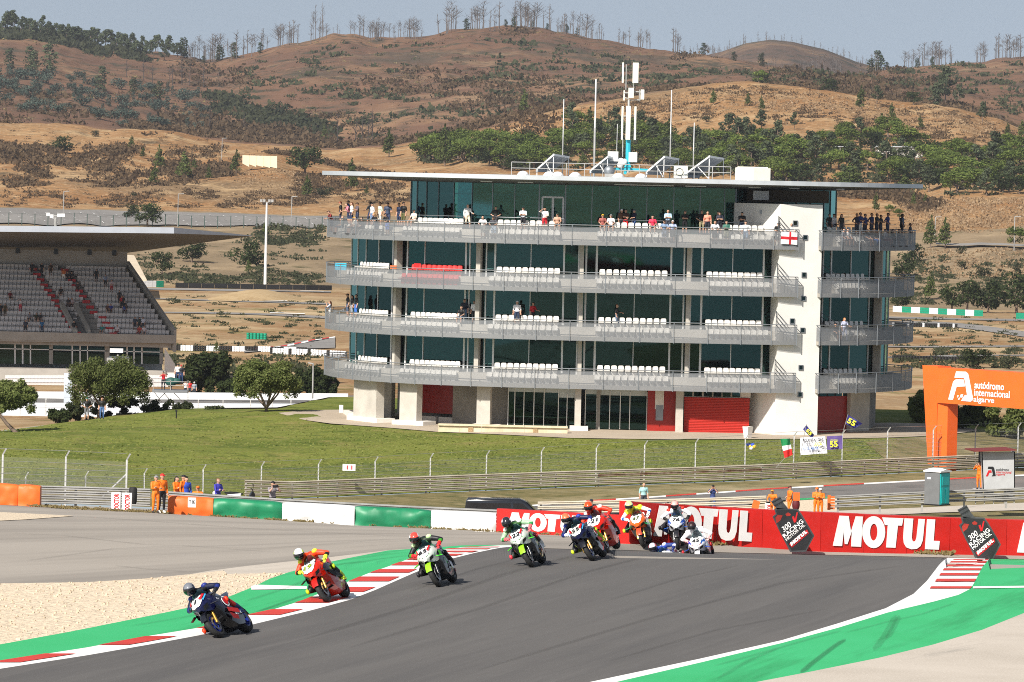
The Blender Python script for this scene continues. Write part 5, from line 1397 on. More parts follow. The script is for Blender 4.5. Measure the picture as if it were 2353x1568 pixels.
race_bike(1556,1338,20,38,dict(label='white and blue racing motorcycle leaning far over just behind number 76',nose='e8ecf2',side='26408c',belly='1e2026',tank='2a4cb4',tail='1c2430',rim='1a1a1e',wing='2c62c0',gold=False,num='31'),
          dict(label='rider in blue and white leathers showing low behind the front wheel of 76',hang=.08,knee=(.48,.0,.52),headx=.18,cols=['d4d8e2','2a3f80','e8e8f0','22305c','e0e4ee','2a48a8'],glove='1c2a6a',boot='e8e8ee',pad='d0d8f0',helm=['c8ccd8','2a3a70','c02838'],yaw=12),Y=145.0)
# ---------------------------------------------------------------- advertising walls
M_adred=mat('advert_red',(0.50,0.014,0.010),0.5,0,.1,1.5,coord='World')
M_adwhite=mat('advert_white',(0.78,0.77,0.76),0.55,0,.06,2)
M_bottle=mat('bottle_black',(0.016,0.016,0.018),0.45,0,.2,4)
M_bottle2=mat('bottle_grey',(0.06,0.062,0.066),0.4,.2,.3,3)
M_galv=mat('galvanised_rail',(0.40,0.395,0.38),0.55,.45,.18,1.2,coord='World')
M_galv2=mat('weathered_rail',(0.62,0.57,0.47),0.65,.1,.2,.8,c2=(0.5,0.43,.33),coord='World')
M_rust=mat('rusty_rail',(0.24,0.12,0.07),0.8,.1,.3,.8,c2=(0.52,0.44,.33),coord='World')
M_post=mat('fence_post',(0.52,0.52,0.51),0.6,.3,.12,3)
M_wire=mat('fence_wire',(0.36,0.36,0.34),0.5,.5,.1,3)
M_chain=screen_mat('chain_link',(0.42,0.42,0.40),0.11,None,.5,metal=.3)
M_orange=mat('orange_vinyl',(0.72,0.14,0.022),0.5,0,.12,1.2,coord='World')
M_grnv=mat('green_vinyl',(0.012,0.19,0.085),0.45,0,.15,1.2,coord='World')
M_whtv=mat('white_vinyl',(0.76,0.76,0.75),0.5,0,.06,1.2,coord='World')
M_ink=cmat(C('141414')); M_sred=cmat(C('b8141c'))
def motul(o,r,up,H,m,parent,kx=1.0):
 """five heavy slab letters, cut by hand; H letter height"""
 k=H/200.0
 polys=[[(0,0),(44,200),(112,200),(132,96),(165,200),(218,200),(210,0),(136,0),(139,104),(108,14),(88,14),(78,98),(68,0)],
             [(362,200),(522,200),(512,150),(482,150),(468,2),(398,2),(406,150),(384,150)],
             [(530,200),(596,200),(588,74),(594,54),(606,46),(617,54),(624,74),(636,200),(684,200),(672,60),(656,20),(628,0),(586,-4),(548,8),(530,34),(524,70)],
             [(700,200),(762,200),(754,58),(800,58),(795,0),(690,0)]]
 n=r.cross(up).normalized()
 def pt(x,y): return o+r*(x*k*kx)+up*(y*k)
 def mk(mb,nm):
  ob=mb.build(nm,m,parent); return ob
 for p in polys:
  mb=MB(); mb.prism([pt(*q) for q in p],n*.012); mk(mb,'letter')
 mb=MB(); N=28; vs=[]; fs=[]
 for i in range(N):
  t=2*PI*i/N
  vs += [pt(302+86*math.cos(t),100+106*math.sin(t))+n*.012,pt(302+28*math.cos(t),100+56*math.sin(t))+n*.012,pt(302+86*math.cos(t),100+106*math.sin(t)),pt(302+28*math.cos(t),100+56*math.sin(t))]
 for i in range(N):
  j=(i+1) % N; a,b=i*4,j*4
  fs += [(a,b,b+1,a+1),(a+2,a,a+0,a+2)[:0] or (a,a+2,b+2,b),(a+1,b+1,b+3,a+3)]
 mb.add(vs,fs); mk(mb,'letter')
def wall_run(label,pxs,Yf,H,thick=.5):
 base=[W(p,BASE(p),Yf(p)) for p in pxs]
 t=thing('advertising_wall',label,'barrier',base[0])
 for i in range(len(pxs) - 1):
  a,b=base[i]+Vector((0,0,-.5)),base[i+1]+Vector((0,0,-.5))
  d=(b - a).normalized(); g=d*.006
  n=Vector((-d.y,d.x,0))*thick
  a,b=a+g,b - g
  j=Vector((0,0,H+.5+RN.uniform(-.008,.008)))
  jn=n*RN.uniform(-.01,.01)
  MB().hexa([a+jn,b+jn,b+n,a+n,a+j+jn,b+j+jn,b+n+j,a+n+j]).build('wall_panel',M_adred,t)
 return t,base
YW2=lambda p: float(np.interp(p,[1448,1608,1900,2272,2780],[148,150,151,153,155]))+.15
PX2=[1448,1548,1646,1751,1885,1985,2083,2182,2312,2420,2530,2640,2760]
w2,b2=wall_run('long red advertising wall with big white lettering behind the brow',PX2,YW2,1.09)
def on_wall(px,frac,Yf,H):
 b=W(px,BASE(px),Yf(px)); return b+Vector((0,0,frac*H))
def word_on(px0,px1,f0,Hl,Yf,H,m,parent):
 a=on_wall(px0,f0,Yf,H); b=on_wall(px1,f0,Yf,H)
 r=(b - a).normalized(); L=(b - a).length; n=Vector((r.y,-r.x,0)).normalized()
 motul(a+n*.012,r,Vector((0,0,1)),Hl,m,parent,L/(800*Hl/200))
for a,b in ((1500,1727),(1913,2158),(2336,2575)): word_on(a,b,.10,.92,YW2,1.09,M_adwhite,w2)
YW1=lambda p: 236.5 - (p - 1140)*.002
w1,b1=wall_run('shorter red advertising wall with white lettering at the end of the striped barriers',[1140,1240,1340,1440,1520],YW1,1.06)
word_on(1165,1352,.10,.82,YW1,1.06,M_adwhite,w1)
# ---------------------------------------------------------------- bottle-shaped boards
def bottle(ox,oy,sc_,Y,label):
 def P(zx,zy,off=0.0): return W((ox+(zx - 517)/1.8156*sc_)/1.741,(oy+(zy - 103)/1.8156*sc_)/1.741,Y)+Vector((0,-off,0))
 t=thing('bottle_sign',label,'sign',P(690,430),'bottle shaped advertising boards')
 def pr(pts,m,nm,off,th=.1):
  o=MB().prism([P(x,y,off) for x,y in pts],(0,th,0)).build(nm,m,t); return o
 pr([(541,160),(556,150),(712,160),(738,192),(832,352),(770,470),(655,470),(575,315),(528,215),(552,196)],M_bottle2,'bottle_body',0,.12)
 pr([(552,168),(565,160),(704,168),(728,198),(818,352),(766,455),(665,460),(584,312),(540,217),(562,198)],M_bottle,'label_panel',.006,.01)
 pr([(517,103),(582,68),(608,110),(543,142)],M_bottle2,'cap',.01,.12)
 pr([(546,141),(606,112),(640,152),(560,160)],M_bottle2,'neck',.0,.1)
 pr([(522,108),(584,74),(588,80),(526,114)],M_bottle,'cap',.02,.1); pr([(536,132),(600,98),(604,104),(540,138)],M_bottle,'cap',.02,.1)
 pr([(556,262),(548,222),(566,200),(600,205),(585,240)],mat('label_glow_red',(.30,.02,.012),.5,0,.3,3),'label_panel',.012,.008)
 pr([(620,195),(640,182),(662,196),(655,208),(630,210)],mat('label_glow_red',(.30,.02,.012)),'label_panel',.012,.008)
 rdir=(P(745,243) - P(604,362)).normalized(); n=Vector((0,-1,0)); ud=n.cross(rdir)
 if ud.z < 0: ud=-ud
 size=(P(745,243) - P(604,362)).length
 def tx(s,zx,zy,w,h,m,**k):
  text(s,frame(P(zx,zy,.02),rdir,ud),.1,m,t,fit=(w*size,h*size),**k)
 tx('300',628,288,.42,.22,M_adwhite,bold=.01,shear=.25)
 pr([(668,215),(682,208),(690,232),(702,182),(712,182),(698,252),(684,258)],M_sred,'letter',.02,.01)
 tx('RACING',676,300,.98,.17,M_adwhite,bold=.02); tx('MOTOR OIL',692,327,.95,.12,M_adwhite,bold=.015)
 pr([(648,412),(778,306),(790,334),(668,438)],M_sred,'label_panel',.014,.008)
 a=P(664,427,.03); b=P(783,331,.03)
 motul(a,rdir,ud,.17*size*.8,M_adwhite,t,(b - a).length/(800*.17*size*.8/200))
 return t
bottle(2800+517/1.8156,1950+103/1.8156,1.0,149.2,'black oil bottle board leaning on the long red wall below the marshals')
bottle(2800+1872/1.8156,1950+166/1.8156,1.0,151.6,'black oil bottle board at the right hand kerb before the red wall')
bottle(1900+1108/2.353,1900+335/2.353,.64,234.5,'small dark oil bottle board on the shorter red wall behind the red racer')
# ---------------------------------------------------------------- inflatable barriers
def air_fence(px0,px1,m,label,Y=238.0,h=.88,thick=.9,yb=None,end=False,seed=0):
 a=W(px0,(yb or BASE)(px0),Y); b=W(px1,(yb or BASE)(px1),Y); a.z=hz(a.x,a.y) - .03; b.z=hz(b.x,b.y) - .03
 L=(b - a).length; d=(b - a).normalized(); n=Vector((-d.y,d.x,0))
 nx,nz=max(8,int(L/.12)),10
 mb=MB(); grid=[]
 prof=[(0,-.02),(0,.1),(-.03,.25),(-.05,.45),(-.04,.65),(.0,.82),(.06,.95),(.16,1.0),(.5,1.01),(thick/1.0 - .1,1.0),(thick,.9),(thick,0)]
 for i in range(nx+1):
  f=i/nx; p=a+(b - a)*f
  edge=min(f,1 - f)*L
  row_=[]
  for q,z in prof:
   w=float(fbm(p.x*1.0+seed*9,z*1.2+seed,.55,3,4))*.16
   dn=q+(w if 0.05 < z < .99 and q < .3 else 0)+(.05*math.exp(-edge/.08) if q < .3 else 0)
   row_.append(p+n*dn+Vector((0,0,z*h+(.03*float(vnoise(p.x*1.3,seed)) if z > .8 else 0) - (.04*math.exp(-edge/.15) if z > .8 else 0))))
  grid.append(row_)
 mb.loft(grid,cap=True)
 o=mb.build('air_fence',m,None,smooth=True)
 return tag(o,label,'barrier','inflatable safety barriers')
air_fence(-120,-30,M_orange,'orange inflatable barrier cut off by the left edge of the frame',241,.98,yb=lambda p: 1155+.02*p,seed=1)
air_fence(-29,40,M_orange,'first orange inflatable barrier at far left before the steel rails',241,.98,yb=lambda p: 1155+.02*p,seed=1)
air_fence(41,91,M_orange,'second orange inflatable barrier from the left, beside the steel rails',240.5,.98,yb=lambda p: 1155+.03*p,seed=2)
orb=air_fence(385,489,M_orange,'orange inflatable barrier carrying a small white sign beside the marshals',238,.86,seed=3)
air_fence(490,647,M_grnv,'green inflatable barrier next to the orange one',seed=4)
air_fence(648,814,M_whtv,'white inflatable barrier between the two green ones',seed=5)
air_fence(815,989,M_grnv,'green inflatable barrier between two white ones',seed=6)
air_fence(990,1139,M_whtv,'white inflatable barrier ending at the red advertising wall',seed=7)
sg=thing('corner_sign','small white board with black T 9E on the orange barrier','sign',W(441,1166,236.6))
MB().box(W(441,1155,236.8),(.38,.03,.46)).build('board',M_adwhite,sg)
text('T 9E',frame(W(441,1154,236.77),(1,0,0),(0,0,1)),.1,M_ink,sg,bold=.02,fit=(.26,.17))
# ---------------------------------------------------------------- steel crash rails
def armco(label,pts,nr,h,m,post_dx=2.0,rail_h=.30,mats=None,post=True,side=-1):
 """pts: world points of the foot line"""
 t=thing('crash_barrier',label,'barrier',pts[0])
 prof=[(0,0),(.045,.04),(.045,.10),(0,.15),(.045,.20),(.045,.26),(0,.30)]
 tot=sum((pts[i+1] - pts[i]).length for i in range(len(pts) - 1))
 def at(s):
  for i in range(len(pts) - 1):
   L=(pts[i+1] - pts[i]).length
   if s <= L or i == len(pts) - 2: return pts[i].lerp(pts[i+1],min(1.0,s/L))
   s -= L
 for k in range(nr):
  z0=h - rail_h - k*(h - .05)/nr
  n=max(1,int(tot/14))
  for j in range(n):
   mb=MB(); secs=[]
   for q in range(5):
    p=at(tot*(j+q/4)/n); p2=at(min(tot,tot*(j+q/4)/n+.1)); p1=at(max(0,tot*(j+q/4)/n - .1))
    d=(p2 - p1).normalized(); nn=Vector((d.y,-d.x,0)).normalized()
    secs.append([p+nn*(.02+y*1.6)+Vector((0,0,z0+z*rail_h/.3)) for y,z in prof])
   mb.loft(secs)
   mb.build('rail',(mats[(k*3+j) % len(mats)] if mats else m),t)
 if post:
  n=int(tot/post_dx)
  for j in range(n+1):
   p=at(min(tot,j*post_dx+.2)); MB().box(p+Vector((0,.12,h/2 - .2)),(.12,.12,h+.35)).build('post',M_galv,t)
 return t
def gpts(lst,z=None):
 return [hit(p,y) if z is None else W(p,y,z) for p,y in lst]
def fl(px,dy=0.0,z=-.7):
 Y=float(np.interp(px,[-400,0,300,640,1700,2353,2780],[288,298,306,315,345,370,384]))+dy
 u=u_of(px,Y,0); return Vector((u*Y,Y,hz(u*Y,Y)))
armco('long weathered four-rail crash barrier curving below the lawn and its fence',[fl(p) for p in (560,640,900,1300,1700,2000,2353,2700)],4,1.08,M_galv2,4.0,.205,[M_galv2]*5+[M_rust]+[M_galv2]*3)
armco('steel crash rails between the orange barriers and the doctor boards',[W(p,y,243) for p,y in ((60,1160),(160,1162),(260,1165),(345,1168))],4,.95,M_galv,2.2,.19)
armco('steel crash rails just behind the striped inflatable barriers',[W(p,y,242.5) for p,y in ((352,1174),(500,1184),(689,1196),(989,1212),(1149,1219))],3,1.0,M_galv,2.2,.22)
YA=306
armco('steel crash rails in front of the far track, left of the marshals',[W(p,y,YA) for p,y in ((1235,1186),(1360,1184),(1560,1179),(1690,1175),(1760,1172))],3,.88,M_galv2,2.6,.19)
armco('steel crash rails running behind the blue-green portable toilet',[W(p,y,YA+2) for p,y in ((1918,1172),(2020,1167),(2123,1162),(2240,1157),(2353,1153),(2500,1148))],3,.88,M_galv,2.6,.19)
oc=thing('barrier_end_cap','orange comb-like end cap on the steel rails by the two marshals','barrier',W(1911,1171,YA))
MB().box(W(1905,1155,YA),(.18,.3,.9)).build('shell',M_orange,oc)
for k in range(5): MB().box(W(1913,1143+k*6.4,YA),(.26,.3,.1)).build('rib',M_orange,oc)
# ---------------------------------------------------------------- fences
def fence(label,bases,hts,h_wire,nw,dirn=(0.5,-.6),cat='fence',chain=True,wires_from=.25):
 t=thing('wire_fence',label,cat,bases[0])
 for b,h in zip(bases,hts):
  mb=MB(); mb.bar(b+Vector((0,0,-.2)),b+Vector((0,0,h - .3)),.085,.085,Vector((0,1,0)))
  mb.bar(b+Vector((0,0,h - .3)),b+Vector((dirn[0]*.35,dirn[1]*.35,h)),.07,.07,Vector((0,1,0)))
  mb.build('post',M_post,t)
 for k in range(nw):
  f=wires_from+(1 - wires_from)*k/(nw - 1)
  mb=MB(); mb.tube([b+Vector((0,-.05,(h - .3)*f+(.3 if k == nw - 1 else 0))) for b,h in zip(bases,hts)],.011,3,cap=False)
  mb.build('wire',M_wire,t)
 if chain:
  for i in range(len(bases) - 1):
   a,b=bases[i],bases[i+1]
   mb=MB(); mb.add([a+Vector((0,-.04,.1)),b+Vector((0,-.04,.1)),b+Vector((0,-.04,hts[i+1] - .4)),a+Vector((0,-.04,hts[i] - .4))],[(0,1,2,3)])
   mb.build('chain_link_panel',M_chain,t)
 return t
FP=[(-90,1090),(58,1085),(196,1083),(331,1077),(466,1068),(600,1061),(731,1056),(861,1050),(988,1042),(1117,1036),(1243,1028),(1369,1020),(1480,1013),(1597,1008),(1711,1000),(1823,992),(1934,988),(2038,982),(2143,979),(2240,975),(2338,972),(2440,968),(2540,964)]
fb,fh=[],[]
for p,y in FP:
 b=fl(p,1.2); top=CAMZ+ray(p,y)[1]*b.y; fb.append(b); fh.append(top - b.z)
fence('long wire fence of pale angled posts along the foot of the lawn',fb,fh,0,8)
nb=[(-140,1030),(4,1031),(149,1036),(289,1043)]
b_=[W(p,1180,246) for p,y in nb]; b_=[Vector((q.x,q.y,2.9)) for q in b_]
fence('short taller fence with three heavy posts behind the orange barriers at far left',b_,[CAMZ+ray(p,y)[1]*q.y - q.z for (p,y),q in zip(nb,b_)],0,6,wires_from=.45)
MB().tube([b_[3]+Vector((0,0,2.0)),W(236,1142,246)],.04,5).build('brace',M_post,bpy.data.objects['wire_fence.001'])
ns=thing('number_sign','small white sign with two red ones hanging on the long fence','sign',W(802,1075,319))
MB().box(W(802,1074.5,318.5),(.82,.04,.42)).build('board',M_adwhite,ns)
text('11',frame(W(803,1074.5,318.46),(1,0,0),(0,0,1)),.1,M_sred,ns,bold=.03,fit=(.36,.26),spacing=1.3)
# ---------------------------------------------------------------- flags and banners
def cloth(corners,m,nm,label,cat,nx=10,ny=8,wav=.06,parent=None,paint=None):
 """corners: tl, tr, br, bl world points"""
 tl,tr,br,bl=[Vector(c) for c in corners]
 mb=MB(); secs=[]
 for j in range(ny+1):
  v=j/ny; r=[]
  for i in range(nx+1):
   u=i/nx; p=(tl.lerp(tr,u)).lerp(bl.lerp(br,u),v)
   p.y += wav*math.sin(u*7+v*3)*(.3+u)
   r.append(p)
  secs.append(r)
 mb.loft(secs)
 if paint:
  mb.m=[paint((k % nx+.5)/nx,(k // nx+.5)/ny) for k in range(len(mb.f))]
 o=mb.build(nm,m,parent,smooth=True)
 return o
def flag(label,corners,mats,nm='flag',paint=None,texts=(),pole=None,cat='flag',**kw):
 c=[Vector(q) for q in corners]
 t=thing(nm,label,cat,(c[2]+c[3])/2)
 cloth(c,mats,'cloth',None,None,parent=t,paint=paint,**kw)
 if pole: MB().tube(pole,.018,5).build('pole',M_wire,t)
 r=((c[1] - c[0])+(c[2] - c[3])).normalized(); up=((c[0] - c[3])+(c[1] - c[2])).normalized()
 w=(c[1] - c[0]).length; h=(c[0] - c[3]).length
 for s,u,v,fw,fh_,m,kk in texts:
  p=c[0].lerp(c[1],u).lerp(c[3].lerp(c[2],u),v)+Vector((0,-.16,0))
  text(s,frame(p,r,up),.1,m,t,fit=(w*fw,h*fh_ if fh_ else None),**kk)
 return t
M_fblue=cmat(C('26246e')); M_fpurp=cmat(C('5c4a86')); M_fyel=cmat(C('d8d838')); M_bl=cmat(C('3a6aa8'))
YF=351.0
Q=lambda px,py,Y=YF: W(px,py,Y)
flag('small dark blue flag with yellow 55 flying left of the white banner',[Q(1853,977),Q(1871,1000),Q(1866,1008),Q(1845,987)],[M_fblue],texts=[('55',.5,.5,.55,.6,M_fyel,dict(bold=.03))],pole=[Q(1853,975),Q(1838,1052)])
flag('larger dark blue flag with yellow 55 on the bent fence post',[Q(1948,953),Q(1982,974),Q(1964,985),Q(1943,974)],[M_fblue],texts=[('55',.4,.5,.5,.6,M_fyel,dict(bold=.03))],pole=[Q(1949,951),Q(1935,1000)])
flag('green, white and red tricolour hanging in front of the fence',[Q(1793,1009,342.5),Q(1815,1008,342.5),Q(1821,1046,342.5),Q(1803,1053,342.5)],[cmat(C('0e7a44')),cmat(C('e8e8ea')),cmat(C('c0201c'))],paint=lambda u,v: 0 if v < .36 else (1 if v < .66 else 2),pole=[Q(1806,1050,342.6),Q(1783,1075,342.6)],wav=.1)
flag('white hand-painted banner with black, yellow and blue lettering on the fence',[Q(1839,1006),Q(1896,1003),Q(1901,1042),Q(1839,1046)],[cmat(C('e6e6ee'))],'banner',cat='banner',wav=.02,
     texts=[('POLENTA : GAS',.5,.16,.82,.15,M_ink,dict(bold=.03)),('E IL',.34,.42,.18,.13,M_ink,dict(bold=.02)),('LUCA',.68,.42,.34,.18,M_fyel,dict(bold=.03)),('O YA-MAHA',.40,.65,.62,.15,M_bl,dict(bold=.02)),('TOGO',.86,.64,.22,.15,M_ink,dict(bold=.03)),('DI MATO MAST',.58,.86,.5,.1,M_ink,dict(bold=.02))])
flag('purple banner with yellow 55 beside the white one on the fence',[Q(1900,1003),Q(1936,1001),Q(1936,1032),Q(1901,1034)],[M_fpurp],'banner',cat='banner',wav=.02,texts=[('55',.42,.6,.5,.45,M_fyel,dict(bold=.03)),('LOCATELLI',.45,.3,.5,.12,M_fyel,{})])
ef=[plan(th_of(p,550,-.12),-.12) for p in (1795,1832)]
flag('white flag with a red cross hung over the end of the top balcony',[Vector((ef[0].x,ef[0].y,16.28)),Vector((ef[1].x,ef[1].y,16.24)),Vector((ef[1].x,ef[1].y,15.32)),Vector((ef[0].x - .03,ef[0].y,15.36))],[cmat(C('f0eeee')),cmat(C('c4202a'))],paint=lambda u,v: 1 if (abs(v - .5) < .1 or abs(u - .58) < .06) else 0,nx=24,ny=16,wav=.03)
# ---------------------------------------------------------------- marshals and other people on the ground
ORG='e8741a'
def marshal(px,py,label,Y=None,z=None,**k):
 p=hit(px,py) if Y is None else Vector((ray(px,py)[0]*Y,Y,z))
 kw=dict(shirt=ORG,legs=ORG,short=False,sleeve=True); kw.update(k)
 return person(p,label,kw.pop('pose','stand'),kw.pop('head','cap'),**kw)
marshal(357,1177,'marshal in full orange overalls with grey cap beside the orange barrier',Y=236,z=hz(ray(357,1177)[0]*236,236),hair='7a7a7c',facing=.5,pose='fold')
marshal(371,1171,'marshal in orange vest, black trousers and red cap beside the orange barrier',Y=237.3,z=hz(ray(371,1171)[0]*237.3,237.3),hair='c82020',legs='141416',facing=.6,shoes='e8e4dc',h=1.85)
for px,lab,kw in ((405,'marshal in orange with dark tied hair behind the orange barrier',dict(head='long',hair='1c1412',facing=.9,pose='fold')),(420,'marshal in orange with black cap behind the orange barrier',dict(hair='141416',facing=1.2,h=1.84)),(427,'person in blue overalls behind the orange marshals',dict(shirt='2a4cb0',legs='2a4cb0',head='hair',facing=.5,h=1.76)),(454,'marshal in orange crouching low behind the barrier',dict(hair='d86a1a',pose='sit',facing=0)),(500,'person in purple and yellow jersey standing behind the green barrier',dict(shirt='3c3aa0',legs='20222c',head='hair',hair='6a5038',facing=.9,pose='fold',h=1.78)),(626,'photographer in black helmet and grey vest aiming a camera over the barrier',dict(shirt='8a8488',legs='101012',head='cap',hair='0c0c0e',pose='photo',facing=.6,sleeve=False,h=1.8))):
 Y=246.0; u=ray(px,1150)[0]
 zg=hz(u*Y,Y)
 marshal(px,1150,lab,Y,zg,**kw)
cm_=thing('camera','black long lens camera held by the photographer behind the white barrier','camera',W(631,1122,245.6))
MB().box(W(630,1118,245.5),(.16,.12,.13)).build('camera_body',M_black,cm_); MB().tube([W(631,1118,245.4),W(638,1117,245.1)],.055,8).build('lens',M_black,cm_)
marshal(1777,1174,'marshal in orange leaning forward left of the red backpack',YA - 4,None if False else hz(ray(1777,1150)[0]*(YA - 4),YA - 4),hair='e08a2a',pose='rail',facing=-.4)
marshal(1815,1168,'marshal in orange with maroon cap reaching out one hand',hair='4a1c24',pose='side',facing=-1.0,Y=YA,z=-.38)
marshal(1876,1173,'marshal with orange helmet, left one of the pair by the end cap',hair='e8681a',Y=YA - .4,z=-.4,facing=.1,pose='fold')
marshal(1884,1174,'marshal with white cap, right one of the pair by the end cap',hair='e8e6e2',Y=YA - 1.2,z=-.4,facing=.1,pose='fold')
marshal(1478,1185,'bald person in pale teal shirt standing behind the steel rails',Y=YA+3,z=-.55,shirt='9ac4c4',legs='3a3e46',head='bald',sleeve=False,h=1.72,facing=.2)
marshal(1637,1180,'person in blue shirt with red print holding a phone behind the steel rails',Y=YA+3,z=-.55,shirt='2c3a6c',legs='3c5a90',hair='15151a',sleeve=False,pose='photo',h=1.7)
marshal(1358,1190,'person in black shirt with green shoulders watching from behind the small bottle board',Y=268,z=hz(ray(1358,1190)[0]*268,268),shirt='141618',legs='202226',hair='1c2430',sleeve=False,pose='fold',h=1.76)
bag=MB(); p=W(1829,1160,YA - 1); bag.ball(p,(.24,.18,.42),10,8); bo_=thing('backpack','dark red backpack standing beside the marshals','bag',p)
bag.build('bag_body',cmat(C('5a1820')),bo_,True); MB().box(p+Vector((.02,-.05,.5)),(.4,.2,.5)).build('folded_jacket',M_orange,bo_)
person(hit(199,967),'person in black shirt and grey shorts with hand on hip on the lawn','hips','cap','16161a','6a6a6e',hair='1c5a50',facing=.3,h=1.78)
person(hit(234,964),'person in black vest and jeans with sunglasses on the lawn','stand','hair','18181c','4a6a98',hair='5a3020',facing=.0,short=False,h=1.68)
# ---------------------------------------------------------------- boards by the barriers
def doctor(px,py,Y,label,n=1.0):
 b=W(px,py,Y); b.z=hz(b.x,b.y); t=thing('marker_board',label,'sign',b,'medical marker boards')
 MB().box(b+Vector((0,.15,.43)),(.46*n,.3,.86)).build('board',M_adwhite,t)
 text('DOCTOR',frame(b+Vector((.03,-.012,.43)),(0,0,1),(-1,0,0)),.1,M_sred,t,bold=.035,fit=(.76,.24))
doctor(266,1159,239.5,'left of two white boards with upright red DOCTOR lettering',.95); doctor(291,1160,239,'right of two white boards with upright red DOCTOR lettering')
doctor(1766,1172,YA - 3,'white board with red DOCTOR lettering beside the leaning marshal',.9)
tr_=thing('tyre_bundle','black rubber roll standing beside the doctor boards','tyre',W(305,1158,240))
mb=MB(); mb.rev([(.16,0),(.2,.1),(.2,.7),(.16,.8),(.1,.8),(.1,0)],W(305,1158,240.3),'z',14); mb.build('roll',M_tyre,tr_,True)
ob=thing('marker_board','plain orange board lying against the rails near the doctor board','sign',W(1737,1170,YA - 2)); MB().box(W(1737,1160,YA - 2),(.42,.08,.5),Matrix.Rotation(.25,3,'Y')).build('board',M_orange,ob)
# ---------------------------------------------------------------- scooters behind the barrier
def scooter(px,Y,col_,label,rot):
 u=ray(px,1150)[0]; o=Vector((u*Y,Y,hz(u*Y,Y)+.28))
 t=thing('scooter',label,'scooter',o,'scooters parked behind the barrier')
 M=Matrix.Translation(o) @ Matrix.Rotation(rot,4,'Z')
 def b(nm,mb,m,parent=t,sm=False):
  me=mb.mesh(nm,[m],sm); me.transform(M); return put(nm,me,parent)
 for y in (-.6,.62):
  mb=MB(); mb.rev([(.25+.06*math.cos(q),.05*math.sin(q)) for q in np.linspace(0,2*PI,8)[:-1]],(0,y,.3),'x',18); w=b('wheel',mb,M_tyre)
 mb=MB(); mb.loft([[Vector((x,.5,z)) for x,z in ((-.12,.35),(-.12,.85),(.12,.85),(.12,.35))],[Vector((x,.35,z)) for x,z in ((-.2,.3),(-.22,.95),(.22,.95),(.2,.3))],[Vector((x,.22,z)) for x,z in ((-.2,.3),(-.2,.7),(.2,.7),(.2,.3))]],closed=True,cap=True); b('front_shield',mb,col_)
 mb=MB(); mb.loft([[Vector((x,.2,z)) for x,z in ((-.15,.28),(-.15,.36),(.15,.36),(.15,.28))],[Vector((x,-.1,z)) for x,z in ((-.15,.28),(-.18,.45),(.18,.45),(.15,.28))],[Vector((x,-.25,z)) for x,z in ((-.18,.3),(-.18,.75),(.18,.75),(.18,.3))],[Vector((x,-.9,z)) for x,z in ((-.1,.55),(-.14,.82),(.14,.82),(.1,.55))]],closed=True,cap=True); b('rear_body',mb,col_)
 mb=MB(); mb.ball((0,-.45,.82),(.17,.42,.07),10,6); b('seat',mb,M_black,sm=True)
 mb=MB(); mb.tube([(0,.55,.5),(0,.38,1.05)],.03,6); mb.tube([(-.33,.33,1.08),(0,.4,1.04),(.33,.33,1.08)],.018,6)
 for sx in (-1,1): mb.tube([(sx*.22,.38,1.06),(sx*.3,.4,1.28)],.012,5); mb.ball((sx*.3,.4,1.3),(.08,.02,.05),8,5)
 b('handlebar',mb,M_black)
scooter(512,247.5,cmat(C('d8d8dc')),'white and black scooter parked behind the green barrier beside the purple jersey',1.5)
scooter(562,248,M_black,'all black scooter parked behind the green barrier',-1.4)
# ---------------------------------------------------------------- black van
vo=W(1165,1185,292); vo.z=hz(vo.x,vo.y)
van=thing('panel_van','black panel van parked behind the white barrier','van',vo)
def vp(y,z): return None
side=[(-2.45,.35),(-2.5,1.0),(-2.42,1.78),(-2.3,1.95),(.75,1.97),(1.05,1.85),(1.75,1.18),(2.35,.98),(2.5,.75),(2.5,.35)]
M_van=mat('van_paint',(.010,.011,.014),.18,0,.1,2,coat=.8)
mb=MB(); secs=[]
for xx,kz in ((-.95,.97),(-.9,1.0),(.9,1.0),(.95,.97)):
 secs.append([vo+Vector((y,xx,z*kz)) for y,z in side])
mb.loft(secs,closed=True,cap=True); mb.build('body',M_van,van,True)
for pts,nm in (([(.35,1.25),(.35,1.75),(.9,1.75),(1.45,1.25)],'side_window'),([(-2.2,1.3),(-2.2,1.7),(.2,1.75),(.2,1.3)],'side_window')):
 MB().prism([vo+Vector((y,-.957,z)) for y,z in pts],(0,-.008,0)).build(nm,M_visor,van)
MB().prism([vo+Vector((1.12,-.8,1.83)),vo+Vector((1.12,.8,1.83)),vo+Vector((1.74,.82,1.24)),vo+Vector((1.74,-.82,1.24))],(.02,0,.02)).build('windscreen',M_visor,van)
for y in (-1.6,1.6):
 for xx in (-.92,.92):
  mb=MB(); mb.tube([vo+Vector((y,xx - .1,.34)),vo+Vector((y,xx+.1,.34))],.34,16); w_=mb.build('wheel',M_tyre,van); mb=MB(); mb.tube([vo+Vector((y,xx - .108,.34)),vo+Vector((y,xx+.108,.34))],.2,12); mb.build('rim',M_metal,w_)
MB().box(vo+Vector((1.0,-1.05,1.3)),(.12,.2,.2)).build('mirror',M_black,van)
MB().box(vo+Vector((2.42,-.65,.85)),(.15,.4,.18)).build('headlight',M_alu,van)
